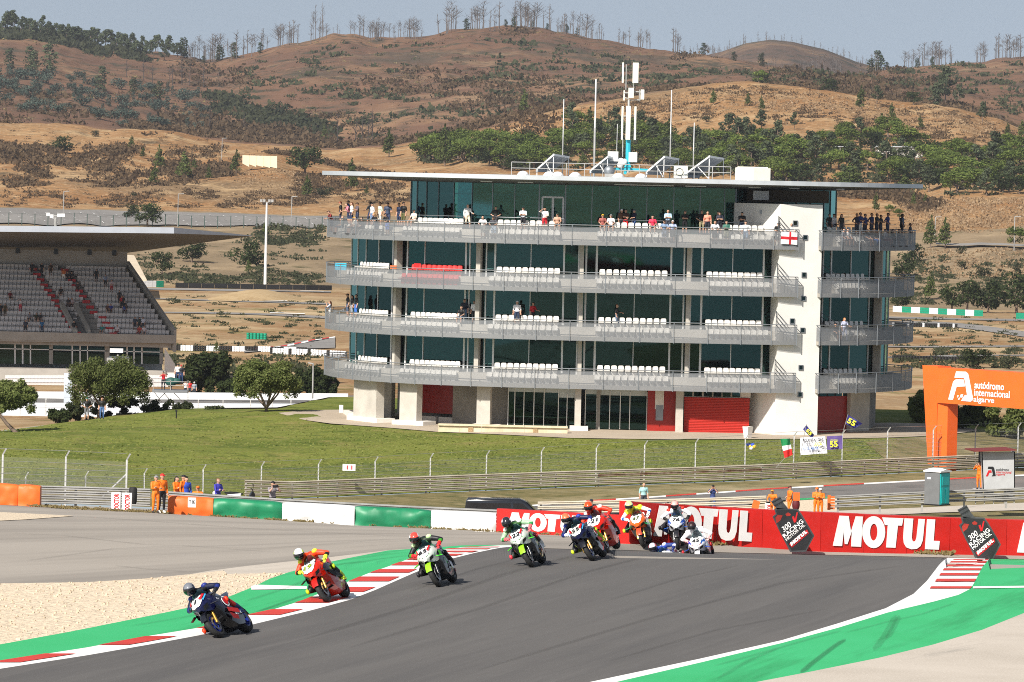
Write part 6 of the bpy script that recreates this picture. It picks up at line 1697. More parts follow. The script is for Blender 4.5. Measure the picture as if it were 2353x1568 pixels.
# ---------------------------------------------------------------- orange gantry
M_gan=mat('gantry_orange',(0.80,0.13,0.018),0.5,0,.05,1.0)
gd=Vector((.62,-.785,0)).normalized(); gn=Vector((gd.y,-gd.x,0)).normalized()
if gn.y > 0: gn=-gn
YG=364
g0=W(2143,1058,YG); g0.z=hz(g0.x,g0.y)
gan=thing('start_gantry','orange gantry spanning the track with white circuit name and emblem','gantry',g0)
zt,zl=CAMZ+ray(2158,845)[1]*YG,CAMZ+ray(2156,926)[1]*YG
def gx(px,py=950): # distance along the face direction for a picture position
 u=ray(px,py)[0]; return (u*YG2.y - YG2.x)/(gd.x - u*gd.y)
YG2=W(2158,900,YG)
def gp(t,z,n=0.0): return Vector((YG2.x,YG2.y,0))+gd*t+gn*n+Vector((0,0,z))
a0=gx(2120,845); b0=gx(2134,1050); b1=gx(2151,1050); a1=gx(2156,850)
MB().prism([gp(b0,g0.z - .3,.02),gp(b1,g0.z - .3,.02),gp(a1,zt+.08,.02),gp(a0,zt+.1,.02)],-gn*1.3).build('leg',M_gan,gan)
mb=MB(); mb.prism([gp(b1,g0.z - .3,0),gp(b1+.9,g0.z - .3,-.2),gp(b1+.9,zl,-.2),gp(b1+.05,zl,0)],-gn*1.0); mb.build('leg',M_gan,gan)
e1=gx(2353,900)+9
MB().prism([gp(a1+.06,zl,.1),gp(e1,zl,.1),gp(e1,zt,.1),gp(a1+.06,zt,.1)],-gn*1.4).build('beam',M_gan,gan)
def gpp(zx,zy,n=.12):
 """point on the beam face seen at a place in the enlarged survey photo"""
 px,py=(3650+zx/3.919)/1.741,(1430+zy/3.919)/1.741
 t=gx(px,py); q=gp(t,0,n); return Vector((q.x,q.y,CAMZ+ray(px,py)[1]*q.y))
for pts in ([(680,320),(708,222),(860,226),(895,260),(905,300),(970,640),(962,680),(935,696),(785,684),(815,632),(845,592),(878,590),(836,328)],
   [(583,662),(660,385),(690,352),(720,345),(826,350),(846,458),(720,462),(712,475),(658,668)],
   [(724,598),(750,596),(738,632),(722,630)],[(780,583),(820,582),(806,632),(765,630)],[(752,632),(772,634),(758,668),(735,664)]):
 MB().prism([gpp(x,y) for x,y in pts],gn*.02).build('emblem',M_adwhite,gan)
for s,x0,x1,ym,h in (('autódromo',995,1460,447,115),('internacional',990,1548,567,112),('algarve',980,1305,678,112)):
 a,b=gpp(x0,ym - 12),gpp(x1,ym+12); c=(a+b)/2
 hh=abs((gpp((x0+x1)/2,ym - h/2) - gpp((x0+x1)/2,ym+h/2)).z)
 text(s,frame(c+gn*.02,gd,(0,0,1)),.1,M_adwhite,gan,bold=.022,fit=((b - a).length,hh))
# ---------------------------------------------------------------- marshal cabin
cb=W(2298,1157,308); cz=cb.z
cab=thing('marshal_cabin','grey marshal cabin on legs with dark red roof and circuit emblem','cabin',cb)
M_cab=mat('cabin_grey',(0.42,0.43,0.44),.6,.1,.08,1.5)
def cpt(zx,zy,Y=308.0): return W((3100+zx/1.8444)/1.741,(1400+zy/1.8444)/1.741,Y)
q=[cpt(1535,1035),cpt(1772,1030),cpt(1772,752),cpt(1525,752)]
MB().prism(q,(0,.08,0)).build('front_panel',M_cab,cab)
MB().prism([cpt(1525,752),cpt(1535,1035),cpt(1535,1035)+Vector((0,2.0,0)),cpt(1525,752)+Vector((0,2.0,0))],(.06,0,0)).build('side_panel',M_cab,cab)
MB().prism([cpt(1772,752),cpt(1772,1030),cpt(1772,1030)+Vector((0,2.0,0)),cpt(1772,752)+Vector((0,2.0,0))],(-.06,0,0)).build('side_panel',M_cab,cab)
MB().prism([cpt(1535,1035),cpt(1772,1030),cpt(1772,1030)+Vector((0,2.0,0)),cpt(1480,1035)+Vector((0,2.0,0)),cpt(1480,1035)],(0,0,-.08)).build('floor',M_cab,cab)
MB().prism([cpt(1400,735,310.5),cpt(1700,725,310.5),cpt(1782,744,307.4),cpt(1470,752,307.4)],(0,0,.07)).build('roof',mat('cabin_roof_red',(.16,.022,.018),.6,0,.1,2),cab)
MB().box(cpt(1508,800,309),(.1,.1,.9)).build('post',M_steel_d,cab)
for zx in (1480,1545,1613,1692,1765):
 MB().bar(cpt(zx,1035,308.1),cpt(zx,1138,308.1),.06,.06,Vector((0,1,0))).build('leg',M_galv,cab)
MB().bar(cpt(1478,1118,308.1),cpt(1770,1112,308.1),.05,.05).build('brace',M_galv,cab)
for a_,b_2 in ((1482,1535),(1545,1610),(1620,1690),(1695,1760)):
 y0=1080 if a_ == 1620 else 1042
 MB().prism([cpt(a_,1088 if a_ != 1620 else 1125,308.2),cpt(b_2,1088 if a_ != 1620 else 1125,308.2),cpt(b_2,y0,308.2),cpt(a_,y0,308.2)],(0,.02,0)).build('skirt_panel',M_cab,cab)
for pts,m in (([(1575,862),(1610,862),(1618,872),(1630,932),(1600,934),(1608,920),(1600,882),(1570,878)],M_ink),([(1556,934),(1575,890),(1597,888),(1600,906),(1582,908),(1572,934)],M_sred)):
 MB().prism([cpt(x,y)+Vector((0,-.012,0)) for x,y in pts],(0,.01,0)).build('emblem',m,cab)
for s,x0,x1,ym,h,m in (('autódromo',1633,1726,884,20,M_ink),('internacional',1633,1744,903,20,M_sred),('algarve',1633,1698,922,20,M_sred)):
 a,b=cpt(x0,ym),cpt(x1,ym)
 text(s,frame((a+b)/2+Vector((0,-.01,0)),(1,0,0),(0,0,1)),.1,m,cab,bold=.015,fit=((b - a).length,abs((cpt(x0,ym - h/2) - cpt(x0,ym+h/2)).z)))
pp=cpt(1507,1032,309.0)
person(pp,'marshal with long dark hair in orange standing on the cabin platform','photo','long',ORG,ORG,short=False,sleeve=True,hair='15100e',h=1.72,facing=-.6)
# ---------------------------------------------------------------- portable toilet
tb=W(2152,1161,306); tz=tb.z
loo=thing('portable_toilet','turquoise and grey portable toilet with white roof','toilet',tb)
M_turq=mat('turquoise_plastic',(0.012,0.42,0.42),.4,0,.05,3); M_gplas=mat('grey_plastic',(0.15,0.155,0.16),.5,0,.08,3)
Rz=Matrix.Rotation(math.radians(-38),3,'Z')
def lo_(x,y,z): return tb+Rz @ Vector((x,y,z))
MB().hexa([lo_(x,y,z) for z in (0,2.05) for x,y in ((-.55,-.55),(.55,-.55),(.55,.55),(-.55,.55))]).build('cabin_shell',M_gplas,loo)
MB().hexa([lo_(x,y,z) for z in (.06,1.98) for x,y in ((.552,-.5),(.60,-.5),(.60,.5),(.552,.5))]).build('door',M_turq,loo)
for z0,z1,y0,y1 in ((1.25,1.75,-.38,.38),(.15,1.1,-.38,-.06),(.15,1.1,.06,.38)):
 MB().hexa([lo_(x,y,z) for z in (z0,z1) for x,y in ((.603,y0),(.63,y0),(.63,y1),(.603,y1))]).build('door_panel',M_turq,loo)
mb=MB(); mb.loft([[lo_(x,-.62,2.05),lo_(x,-.62,2.12),lo_(x,0,2.28 if abs(x) < .6 else 2.22),lo_(x,.62,2.12),lo_(x,.62,2.05)] for x in (-.62,-.3,.3,.66)],closed=True,cap=True); mb.build('roof',M_adwhite,loo)
MB().hexa([lo_(x,y,z) for z in (1.6,1.72) for x,y in ((-.35,-.556),(-.1,-.556),(-.1,-.552),(-.35,-.552))]).build('notice',M_adwhite,loo)
MB().hexa([lo_(x,y,z) for z in (0,.08) for x,y in ((-.6,-.6),(.62,-.6),(.62,.6),(-.6,.6))]).build('skid',M_black,loo)
# ---------------------------------------------------------------- far track, its kerb and verges
FK=curve([(1140,1172),(1330,1156),(1490,1146),(1665,1134),(1780,1126),(2052,1111),(2353,1095),(2780,1070)])
struct(sheet('race_track',curve([(1140,1196),(1450,1180),(1700,1163),(1835,1147),(1950,1141),(2353,1122),(2780,1105)]),FK,1150,2780,M_asphalt2,8,3,.03,ymin=255))
fk=struct(sheet('kerb',FK,lambda x: FK(x) - 3.2,1150,2780,M_white,8,1,.04,ymin=255))
for a,b in ((1347,1415),(1530,1600),(1690,1812),(1892,1985),(2150,2260),(2400,2490)):
 sheet('kerb_block',lambda x: FK(x) - .1,lambda x: FK(x) - 3.0,a,b,M_red,6,1,.055,fk,ymin=255)
struct(sheet('painted_verge',curve([(1830,1152),(1955,1143),(2120,1136)]),curve([(1830,1147.5),(1955,1141),(2120,1134)]),1830,2120,M_green,6,1,.05,ymin=255))
struct(sheet('gravel_trap',curve([(1690,1180),(1920,1180)]),curve([(1690,1166),(1835,1152),(1920,1146)]),1690,1925,M_gravel,6,2,.04,ymin=250))
struct(sheet('path',curve([(1690,1186),(2000,1187),(2150,1180),(2353,1174),(2780,1168)]),curve([(1690,1178),(1920,1176),(2123,1168),(2353,1157),(2780,1150)]),1690,2780,M_apron,6,3,.05,ymin=240))
struct(sheet('verge',curve([(1500,1225),(1900,1225),(2780,1235)]),curve([(1500,1186),(2000,1187.5),(2150,1181),(2353,1175),(2780,1169)]),1700,2780,M_verge,6,5,.03,ymin=165))
struct(sheet('verge',curve([(1990,1020),(2040,1062),(2200,1058),(2353,1060),(2780,1046)]),curve([(1990,1019),(2050,1011),(2130,1006),(2240,996),(2353,990),(2780,975)]),1990,2780,M_verge,8,8,.07,ymin=318))
# ---------------------------------------------------------------- vegetation
def leaf_mat(name,c,c2,rough=.7):
 if name in MATS: return MATS[name]
 m=bpy.data.materials.new(name); m.use_nodes=True
 nt=m.node_tree; b=nt.nodes['Principled BSDF']; b.inputs['Roughness'].default_value=rough; b.inputs['Specular IOR Level'].default_value=.15
 g=_n(nt,'ShaderNodeNewGeometry'); oi=_n(nt,'ShaderNodeObjectInfo')
 cr=_n(nt,'ShaderNodeValToRGB'); cr.color_ramp.elements[0].color=rgba(c); cr.color_ramp.elements[1].color=rgba(c2)
 nt.links.new(g.outputs['Random Per Island'],cr.inputs[0])
 hs=_n(nt,'ShaderNodeHueSaturation')
 ma=_n(nt,'ShaderNodeMapRange'); ma.inputs[3].default_value=.72; ma.inputs[4].default_value=1.25
 nt.links.new(oi.outputs['Random'],ma.inputs[0]); nt.links.new(ma.outputs[0],hs.inputs['Value']); nt.links.new(cr.outputs[0],hs.inputs['Color'])
 nt.links.new(hs.outputs[0],b.inputs['Base Color'])
 # thin leaves let some light through
 t=_n(nt,'ShaderNodeBsdfTranslucent'); nt.links.new(hs.outputs[0],t.inputs[0])
 mx=_n(nt,'ShaderNodeMixShader'); mx.inputs[0].default_value=.38
 nt.links.new(b.outputs[0],mx.inputs[1]); nt.links.new(t.outputs[0],mx.inputs[2]); nt.links.new(mx.outputs[0],nt.nodes['Material Output'].inputs[0])
 MATS[name]=m
 return m
M_bark=mat('bark',(0.15,0.11,0.085),.9,0,.3,4)
M_bark_d=mat('burnt_bark',(0.055,0.045,0.042),.95,0,.3,4)
M_bark_g=mat('grey_dead_wood',(0.125,0.11,0.105),.95,0,.3,2)
L_acac=leaf_mat('acacia_leaf',(.085,.118,.03),(.20,.225,.075))
L_oak=leaf_mat('oak_leaf',(.022,.036,.012),(.06,.078,.026))
L_pine=leaf_mat('pine_needles',(.055,.085,.024),(.14,.165,.05))
L_stone=leaf_mat('stone_pine_needles',(.06,.098,.018),(.17,.21,.05))
L_euc=leaf_mat('eucalyptus_leaf',(.045,.065,.034),(.12,.14,.075))
L_blue=leaf_mat('young_eucalyptus_leaf',(.045,.068,.055),(.10,.13,.105))
L_scrub=leaf_mat('scrub_twigs',(.055,.036,.022),(.145,.098,.055))
L_scrubg=leaf_mat('scrub_leaf',(.03,.038,.02),(.075,.08,.04))
L_dry=leaf_mat('dry_grass',(.22,.17,.07),(.34,.27,.13))
L_hedge=leaf_mat('hedge_leaf',(.03,.045,.02),(.08,.09,.04))
def leaf_arrays(blobs,size,rs,flat=0.0,shell=.55):
 """small leaf quads through the volume of the blobs: (x,y,z,rx,ry,rz,n)"""
 V=[]
 for (x,y,z,rx,ry,rz,n) in blobs:
  d=rs.normal(size=(n,3)); d /= np.linalg.norm(d,axis=1)[:,None]
  r=shell+(1 - shell)*rs.rand(n) ** .6
  p=d*r[:,None]*np.array([rx,ry,rz])+np.array([x,y,z])
  nn=d*.7+rs.normal(size=(n,3))*.6; nn[:,2] += .25+flat; nn /= np.linalg.norm(nn,axis=1)[:,None]
  a=np.cross(nn,rs.normal(size=(n,3))); a /= np.linalg.norm(a,axis=1)[:,None]
  b=np.cross(nn,a)
  s=size*(.55+.9*rs.rand(n))[:,None]
  V.append(np.stack([p - a*s - b*s*.5,p+a*s - b*s*.35,p+a*s*.8+b*s*.5,p - a*s*.8+b*s*.4],1))
 return np.concatenate(V)
def quad_mesh(name,V,m):
 n=len(V); me=bpy.data.meshes.new(name)
 me.vertices.add(n*4); me.vertices.foreach_set('co',V.reshape(-1))
 me.loops.add(n*4); me.loops.foreach_set('vertex_index',np.arange(n*4))
 me.polygons.add(n); me.polygons.foreach_set('loop_start',np.arange(0,n*4,4)); me.polygons.foreach_set('loop_total',np.full(n,4))
 me.update(calc_edges=True); me.materials.append(m)
 return me
def crown_blobs(kind,rs,n):
 """unit tree: height 1, foot at the origin"""
 B=[]
 if kind == 'pine':
  for k in range(9):
   f=k/8; z=.22+.74*f; r=.24*(1 - f) ** .75+.03
   for j in range(3 if f < .8 else 1):
    t=rs.rand()*6.28; B.append((math.cos(t)*r*.55,math.sin(t)*r*.55,z+rs.uniform(-.03,.03),r*.7,r*.7,.075,int(n*(.6+(1 - f))/26)))
 elif kind == 'stone':
  for k in range(16):
   t=rs.rand()*6.28; r=.36*math.sqrt(rs.rand()); B.append((math.cos(t)*r,math.sin(t)*r,.62+.22*(1 - (r/.4) ** 2)+rs.uniform(-.05,.05),.17,.17,.13,n // 16))
  for k in range(5):
   t=rs.rand()*6.28; B.append((math.cos(t)*.25,math.sin(t)*.25,.42,.15,.15,.13,n // 30))
 elif kind == 'oak':
  for k in range(18):
   t=rs.rand()*6.28; r=.40*math.sqrt(rs.rand()); h=rs.uniform(.22,.86)
   r *= math.sqrt(max(.1,1 - ((h - .45)/.55) ** 2)); B.append((math.cos(t)*r,math.sin(t)*r,h,.2,.2,.16,n // 18))
 elif kind == 'euc':
  for k in range(13):
   f=k/12; z=.32+.62*f; r=.20*math.sin(min(1,f*1.1+.15)*PI)+.03
   t=rs.rand()*6.28; B.append((math.cos(t)*r,math.sin(t)*r,z,.12,.12,.085,n // 13))
 elif kind == 'col':
  for k in range(10):
   f=k/9; z=.08+.88*f; r=.05+.10*math.sin((f*.8+.15)*PI)
   t=rs.rand()*6.28; B.append((math.cos(t)*r*.5,math.sin(t)*r*.5,z,r+.05,r+.05,.09,n // 10))
 elif kind == 'bush':
  for k in range(9):
   t=rs.rand()*6.28; r=.45*math.sqrt(rs.rand()); B.append((math.cos(t)*r,math.sin(t)*r,rs.uniform(.25,.7),.28,.28,.25,n // 9))
 return B
TREE_ME={}
def tree_protos(kind,nvar,n,leaf,lm,bark):
 L=[]
 for v in range(nvar):
  rs=np.random.RandomState(sum(map(ord,kind))+v*7)
  c=quad_mesh('crown',leaf_arrays(crown_blobs(kind,rs,n),leaf,rs),lm)
  mb=MB()
  if kind in ('stone','oak'):
   mb.tube([(0,0,-.08),(.01,0,.2),(.02,.01,.45)],[.035,.028,.02],6)
   for k in range(5):
    t=rs.rand()*6.28; mb.tube([(.01,0,.22+.03*k),(math.cos(t)*.12,math.sin(t)*.12,.42),(math.cos(t)*.27,math.sin(t)*.27,.6)],[.018,.013,.006],5)
  elif kind == 'bush':
   for k in range(4):
    t=rs.rand()*6.28; mb.tube([(0,0,-.1),(math.cos(t)*.1,math.sin(t)*.1,.25),(math.cos(t)*.25,math.sin(t)*.25,.6)],[.03,.02,.01],5)
  else:
   mb.tube([(0,0,-.08),(.008,0,.4),(0,.005,.95)],[.022,.015,.004],6)
   for k in range(9):
    t=rs.rand()*6.28; z=.3+.065*k; L_=.16*(1.15 - z)+.03; mb.tube([(0,0,z),(math.cos(t)*L_,math.sin(t)*L_,z+.05)],[.008,.003],4)
  L.append((c,mb.mesh('trunk',[bark])))
 TREE_ME[kind]=L
tree_protos('pine',4,620,.034,L_pine,M_bark)
tree_protos('stone',4,900,.034,L_stone,M_bark)
tree_protos('oak',4,1100,.036,L_oak,M_bark)
tree_protos('euc',4,620,.036,L_euc,M_bark)
tree_protos('col',3,420,.036,L_euc,M_bark)
tree_protos('bush',3,340,.06,L_scrubg,M_bark)
_tc=[0]
LANDM=[(10,'the left picture edge'),(130,'the short floodlight'),(225,'the stand exit'),(338,'the car park oak'),(440,'the slope tree'),(530,'the stand roof tip'),(612,'the floodlight mast'),(740,'the tower roof tip'),(870,'the left crowd'),(1000,'the left pavilion glass'),(1120,'the pavilion panes'),(1253,'the leftmost collector'),(1370,'the lightning rod'),(1445,'the antenna mast'),(1544,'the tall whip antenna'),(1610,'the rightmost collector'),(1727,'the cream roof box'),(1830,'the white stair wall'),(1960,'the right crowd'),(2065,'the white shed'),(2125,'the right roof tip'),(2210,'the gantry leg'),(2330,'the marshal cabin')]
REG=[]
def reg(o,px,label):
 lm=min(LANDM,key=lambda q: abs(q[0] - px))[1]
 REG.append((px,'%s, above %s' % (label,lm),o))
def settle_labels():
 by={}
 for px,l,o in REG: by.setdefault(l,[]).append((px,o))
 W_=['leftmost','second','third','fourth','fifth','sixth','seventh','eighth','ninth','tenth','eleventh','twelfth','thirteenth','fourteenth','fifteenth','sixteenth']+['number %d' % k for k in range(17,60)]
 for l,L in by.items():
  L.sort(key=lambda q: q[0])
  for k,(px,o) in enumerate(L):
   o['label']=l if len(L) == 1 else ('%s %s' % (W_[k],l) if k == 0 else '%s from left, %s' % (W_[k],l))
def tree(kind,px,py,h,label,cat='tree',w=1.0,group=None,name=None,leaf=None,ymin=0.0,pos=None):
 """px,py: foot in the picture; h: height in picture units"""
 p=pos if pos is not None else hit(px,py,ymin)
 H=h*p.y/FD
 _tc[0] += 1
 c,t=TREE_ME[kind][_tc[0] % len(TREE_ME[kind])]
 nm=name or {'pine': 'pine_tree','stone': 'stone_pine','oak': 'oak_tree','euc': 'eucalyptus_tree','col': 'eucalyptus_tree','bush': 'bush'}[kind]
 M=Matrix.Translation(p) @ Matrix.Rotation(RN.random()*6.28,4,'Z') @ Matrix.Diagonal((H*w,H*w,H,1))
 e=thing(nm,label,cat,M=M,group=group)
 if group: reg(e,pix(p)[0],label)
 for nm_,me in (('trunk',t),('crown',c)):
  o=bpy.data.objects.new(nm_,me); COL.objects.link(o); o.parent=e
  if nm_ == 'crown' and leaf: remat(o,[leaf])
 return e
# --- bare burnt trees: one mesh each, thin limbs only
def dead_mesh(seed,bark,spread=.12,nb=14,stems=1):
 rs=np.random.RandomState(seed); mb=MB()
 lean=rs.uniform(-.04,.04)
 mb.tube([(0,0,-.06),(lean*.5,0,.5),(lean,0,1.0)],[.016,.011,.003],5)
 for q in range(stems - 1):
  t=rs.rand()*6.28; r=rs.uniform(.12,.34); hh=rs.uniform(.5,.92); b0=Vector((math.cos(t)*r,math.sin(t)*r,-.06)); b1=b0*1.15; b1.z=hh
  mb.tube([Vector((0,0,-.03)),b0+Vector((0,0,.09)),b0.lerp(b1,.6),b1],[.013,.012,.009,.003],5)
  for k in range(7):
   z=rs.uniform(.4,.95); a=b0.lerp(b1,z); t2=rs.rand()*6.28; L=spread*(1.2 - z)*rs.uniform(.5,1.2); mb.tube([a,a+Vector((math.cos(t2)*L,math.sin(t2)*L,L))],[.005,.002],4)
 for k in range(nb):
  z=rs.uniform(.35,.95); t=rs.rand()*6.28; L=spread*(1.25 - z)*rs.uniform(.6,1.5)
  a=Vector((lean*z,0,z)); b=a+Vector((math.cos(t)*L,math.sin(t)*L,L*rs.uniform(.5,1.3)))
  mb.tube([a,a.lerp(b,.5)+Vector((0,0,.01)),b],[.006,.0045,.002],4)
  for j in range(2):
   t2=rs.rand()*6.28; mb.tube([a.lerp(b,.6),a.lerp(b,.6)+Vector((math.cos(t2)*L*.5,math.sin(t2)*L*.5,L*.6))],[.0035,.0015],3)
 return mb.mesh('bare_tree',[bark])
DEAD=[dead_mesh(s,M_bark_g,.16,14,1+s % 4) for s in range(5)]+[dead_mesh(s,M_bark_g,.30,22) for s in range(5,8)]
DEADB=[dead_mesh(s,M_bark_d,.14,18) for s in range(20,23)]
def dead(px,py,h,label,meshes=DEAD,group=None,w=1.0,pos=None):
 p=pos if pos is not None else hit(px,py)
 H=h*p.y/FD
 o=put('bare_tree',meshes[RN.randrange(len(meshes))],None,Matrix.Translation(p) @ Matrix.Rotation(RN.random()*6.28,4,'Z') @ Matrix.Diagonal((H*w,H*w,H,1)))
 if group: reg(o,pix(p)[0],label)
 return tag(o,label,'tree',group)
# ---- large near trees with their own crowns
def near_tree(name,label,foot,trunk_paths,blobs,n,leaf,lm,bark,seed,group=None):
 e=thing(name,label,'tree',foot,group)
 mb=MB()
 for pts,rr in trunk_paths: mb.tube(pts,rr,8)
 mb.build('trunk',bark,e,True)
 rs=np.random.RandomState(seed)
 tot=sum(b[3]*b[4]*b[5] for b in blobs) ** 1.0
 bl=[tuple(b[:6])+(max(60,int(n*(b[3]*b[4]*b[5])/tot)),) for b in blobs]
 me=quad_mesh('crown',leaf_arrays(bl,leaf,rs,shell=.12),lm); put('crown',me,e)
 return e
def acacia(px,py,Y,crown,label,seed,lean=0.0,fork=.35,n=26000,lm=L_acac,z=None):
 """crown: (x0,x1,ytop,ybot) in the picture"""
 foot=W(px,py,Y)
 if z is not None: foot.z=z
 x0,x1,yt,yb=crown; k=Y/FD
 cx=W((x0+x1)/2,(yt+yb)/2,Y); w=(x1 - x0)*k/2; h=(yb - yt)*k
 rs=np.random.RandomState(seed); B=[]
 for j in range(64):
  t=rs.rand()*6.28; r=w*.86*math.sqrt(rs.rand()); dome=math.sqrt(max(0,1 - (r/w) ** 2))
  B.append((cx.x+math.cos(t)*r,cx.y+math.sin(t)*r*.8,cx.z - h*.46+h*(.10+.78*dome*rs.uniform(.25,1.0)),w*rs.uniform(.17,.28),w*rs.uniform(.17,.28),h*rs.uniform(.12,.19)))
 B.append((cx.x,cx.y,cx.z - h*.12,w*.72,w*.6,h*.34))
 for j in range(12):
  t=rs.rand()*6.28; B.append((cx.x+math.cos(t)*w*.85,cx.y+math.sin(t)*w*.6,cx.z - h*.40,w*.13,w*.13,h*.16))
 base=foot+Vector((0,0,-.3)); top=cx+Vector((0,0,-h*.05)); fk=foot.lerp(top,fork)+Vector((lean,0,0))
 tp=[([base,foot.lerp(fk,.5)+Vector((lean*.2,0,0)),fk],[.17,.13,.11])]
 for j in range(7):
  t=6.28*j/7+rs.rand(); e=cx+Vector((math.cos(t)*w*.55,math.sin(t)*w*.4,h*rs.uniform(-.15,.2)))
  tp.append(([fk - Vector((0,0,.1)),fk.lerp(e,.5)+Vector((math.cos(t)*.2,0,-.1)),e],[.09,.06,.02]))
 return near_tree('acacia_tree',label,foot,tp,B,n,.075,lm,M_bark,seed,'umbrella trees on the lawn')
acacia(48,997,371,(-45,88,868,946),'leaning umbrella tree at the left edge of the lawn, cut off by the frame',3,lean=-1.2,fork=.55)
acacia(225,968,404,(150,352,812,925),'largest umbrella tree, behind the two people on the lawn',5,fork=.3,n=34000,z=-.3)
acacia(611,957,396,(533,697,820,911),'umbrella tree with forked trunk standing nearest the tower',8,fork=.25,n=28000)
near_tree('oak_tree','dense dark evergreen tree behind the white pit wall, left of the forked tree',W(478,905,600),[([W(478,915,600),W(478,860,600)],[.4,.3])],
          [(W(478+dx,y,600).x,600+dy,W(478,y,600).z,r*.052,r*.052,r*.052) for dx,y,dy,r in [(RN.uniform(-36,36),RN.uniform(825,900),RN.uniform(-2,2),RN.uniform(13,20)) for _ in range(40)]],9000,.2,L_oak,M_bark,4)
for px,y0,y1,sx,lab in ((720,905,838,26,'dark bushy tree behind the pit wall beside the grey mast'),(765,905,850,22,'dark bushy tree half hidden by the tower'),(545,905,872,22,'low dark bush behind the forked umbrella tree')):
 near_tree('oak_tree',lab,W(px,y0,590),[([W(px,y0+8,590),W(px,(y0+y1)/2,590)],[.25,.2])],[(W(px+RN.uniform(-sx,sx),0,590).x,590+RN.uniform(-1,1),W(px,RN.uniform(y1+6,y0),590).z,.6,.6,.55) for _ in range(22)],9000,.13,L_oak,M_bark,px)
# shrubs along the top of the lawn
for i,(x0,x1,yt,yb,lm,lab) in enumerate(((98,165,940,972,L_dry,'olive shrub at the edge of the lawn left of the two people'),(150,245,922,968,L_hedge,'dark green shrub right behind the two people'),(240,330,912,958,L_hedge,'tall dark shrub under the largest umbrella tree'),(325,445,918,948,L_hedge,'long low shrub between the umbrella trees'),(468,518,934,949,L_hedge,'small shrub in front of the white pit wall'))):
 Yb=407; B=[]
 rs=np.random.RandomState(40+i)
 for k in range(int((x1 - x0)/4)):
  x=rs.uniform(x0+5,x1 - 5); y=rs.uniform(yt+6,yb); q=W(x,y,Yb+rs.uniform(-1,1)); B.append((q.x,q.y,q.z,.35,.35,.3))
 near_tree('shrub',lab,W((x0+x1)/2,yb,Yb),[([W((x0+x1)/2,yb+6,Yb),W((x0+x1)/2,yt+12,Yb)],[.06,.03])],B,2600,.1,L_hedge if lm is not L_dry else L_oak,M_bark,60+i)['category']='shrub'
# trees behind the gantry
for px,py,yt,half,Y,lm,lab in ((2113,1000,898,16,405,L_acac,'narrow green tree between the tower and the gantry leg'),(2205,1003,925,52,400,L_oak,'dark tree in shade under the gantry beam'),(2312,1030,930,42,392,L_acac,'two-stemmed tree under the gantry at the right edge'),(2262,975,930,26,408,L_oak,'smaller dark tree seen through the gantry')):
 rs=np.random.RandomState(px); foot=W(px,py,Y); foot.z=hz(foot.x,foot.y); B=[]
 for k in range(30):
  y=rs.uniform(yt+8,yt+(py - yt)*.62); q=W(px+rs.uniform(-half,half)*(1 - .3*(y - yt)/(py - yt)),y,Y+rs.uniform(-1.5,1.5)); B.append((q.x,q.y,q.z,.55,.55,.45))
 tp=[([foot+Vector((0,0,-.2)),W(px - 6,(py+yt)/2,Y)],[.12,.07]),([foot+Vector((.2,0,-.2)),W(px+10,(py+yt)/2,Y)],[.1,.06])]
 near_tree('tree',lab,foot,tp,B,5000,.13,lm,M_bark_d,px)
# ---- single trees of the background, left side
for kind,px,py,h,w,lab in (
 ('oak',140,344,40,1.5,'round dark oak on the pale embankment crest, far left'),('pine',302,345,32,1,'small pine above the brush on the left embankment'),('pine',329,362,28,1,'short pine right of the small one, left embankment'),
 ('pine',366,384,56,.95,'tall pine in the dark brush of the left embankment'),('pine',356,426,48,1,'pine in front of the tall one, left embankment'),('pine',422,413,64,1.05,'broad pine standing on the brush, left embankment'),('pine',446,390,30,1,'small pine behind the broad one'),
 ('pine',479,416,34,.9,'pointed small pine right of the broad pine'),('pine',543,400,56,.9,'tall narrow pine beside the cream retaining wall'),('bush',219,309,18,1,'lone little bush on the pale embankment crest'),('bush',309,449,13,1,'low bush near the foot of the left embankment'),
 ('oak',701,399,66,1.25,'big dark oak just left of the tower roof tip'),('pine',706,455,54,1,'pine below the big dark oak'),('bush',735,459,26,1.3,'green bush below the tower roof tip'),('bush',755,452,22,1.2,'small green bush right under the tower roof tip'),
 ('oak',338,519,56,1.35,'spreading oak at the edge of the car park'),('oak',303,500,36,1.2,'smaller crown left of the spreading oak at the car park'),('pine',611,538,36,.9,'small pine at the foot of the floodlight mast'),
 ('oak',441,603,50,1.4,'tree with long shadow on the dry slope behind the stand roof tip'),('oak',372,630,56,1.05,'tree on the dry slope nearest the grandstand'),('oak',568,612,66,1.25,'larger tree on the dry slope left of the floodlight mast'),('pine',571,630,34,.9,'little pine in front of the larger slope tree'),
 ('pine',806,448,78,.8,'tall pine seen under the left end of the tower roof'),('pine',842,453,26,.9,'small pine left of the glass pavilion'),('pine',894,364,64,.9,'tall pine left of the green wood, above the roof'),('pine',1022,384,98,.8,'taller pine at the left edge of the green wood'),
 ('pine',1205,280,60,.9,'pine on the dark brush line above the solar panels'),('pine',746,315,42,1.0,'light green pine in the valley left of the burnt trees'),('pine',965,362,28,.9,'young pine between two tall pines'),('pine',497,812,28,1,'small pine behind the dark tree at the tyre wall')):
 tree(kind,px,py,h,lab,w=w,ymin=380)
for px,py,h in ((775,318,76),(832,306,72),(857,302,84),(817,317,62),(845,305,66)): dead(px,py,h,'dark burnt tree in the valley',DEADB,'burnt trees in the valley',1.1)
dead(1051,277,40,'single burnt tree on the brown hillside',DEADB)
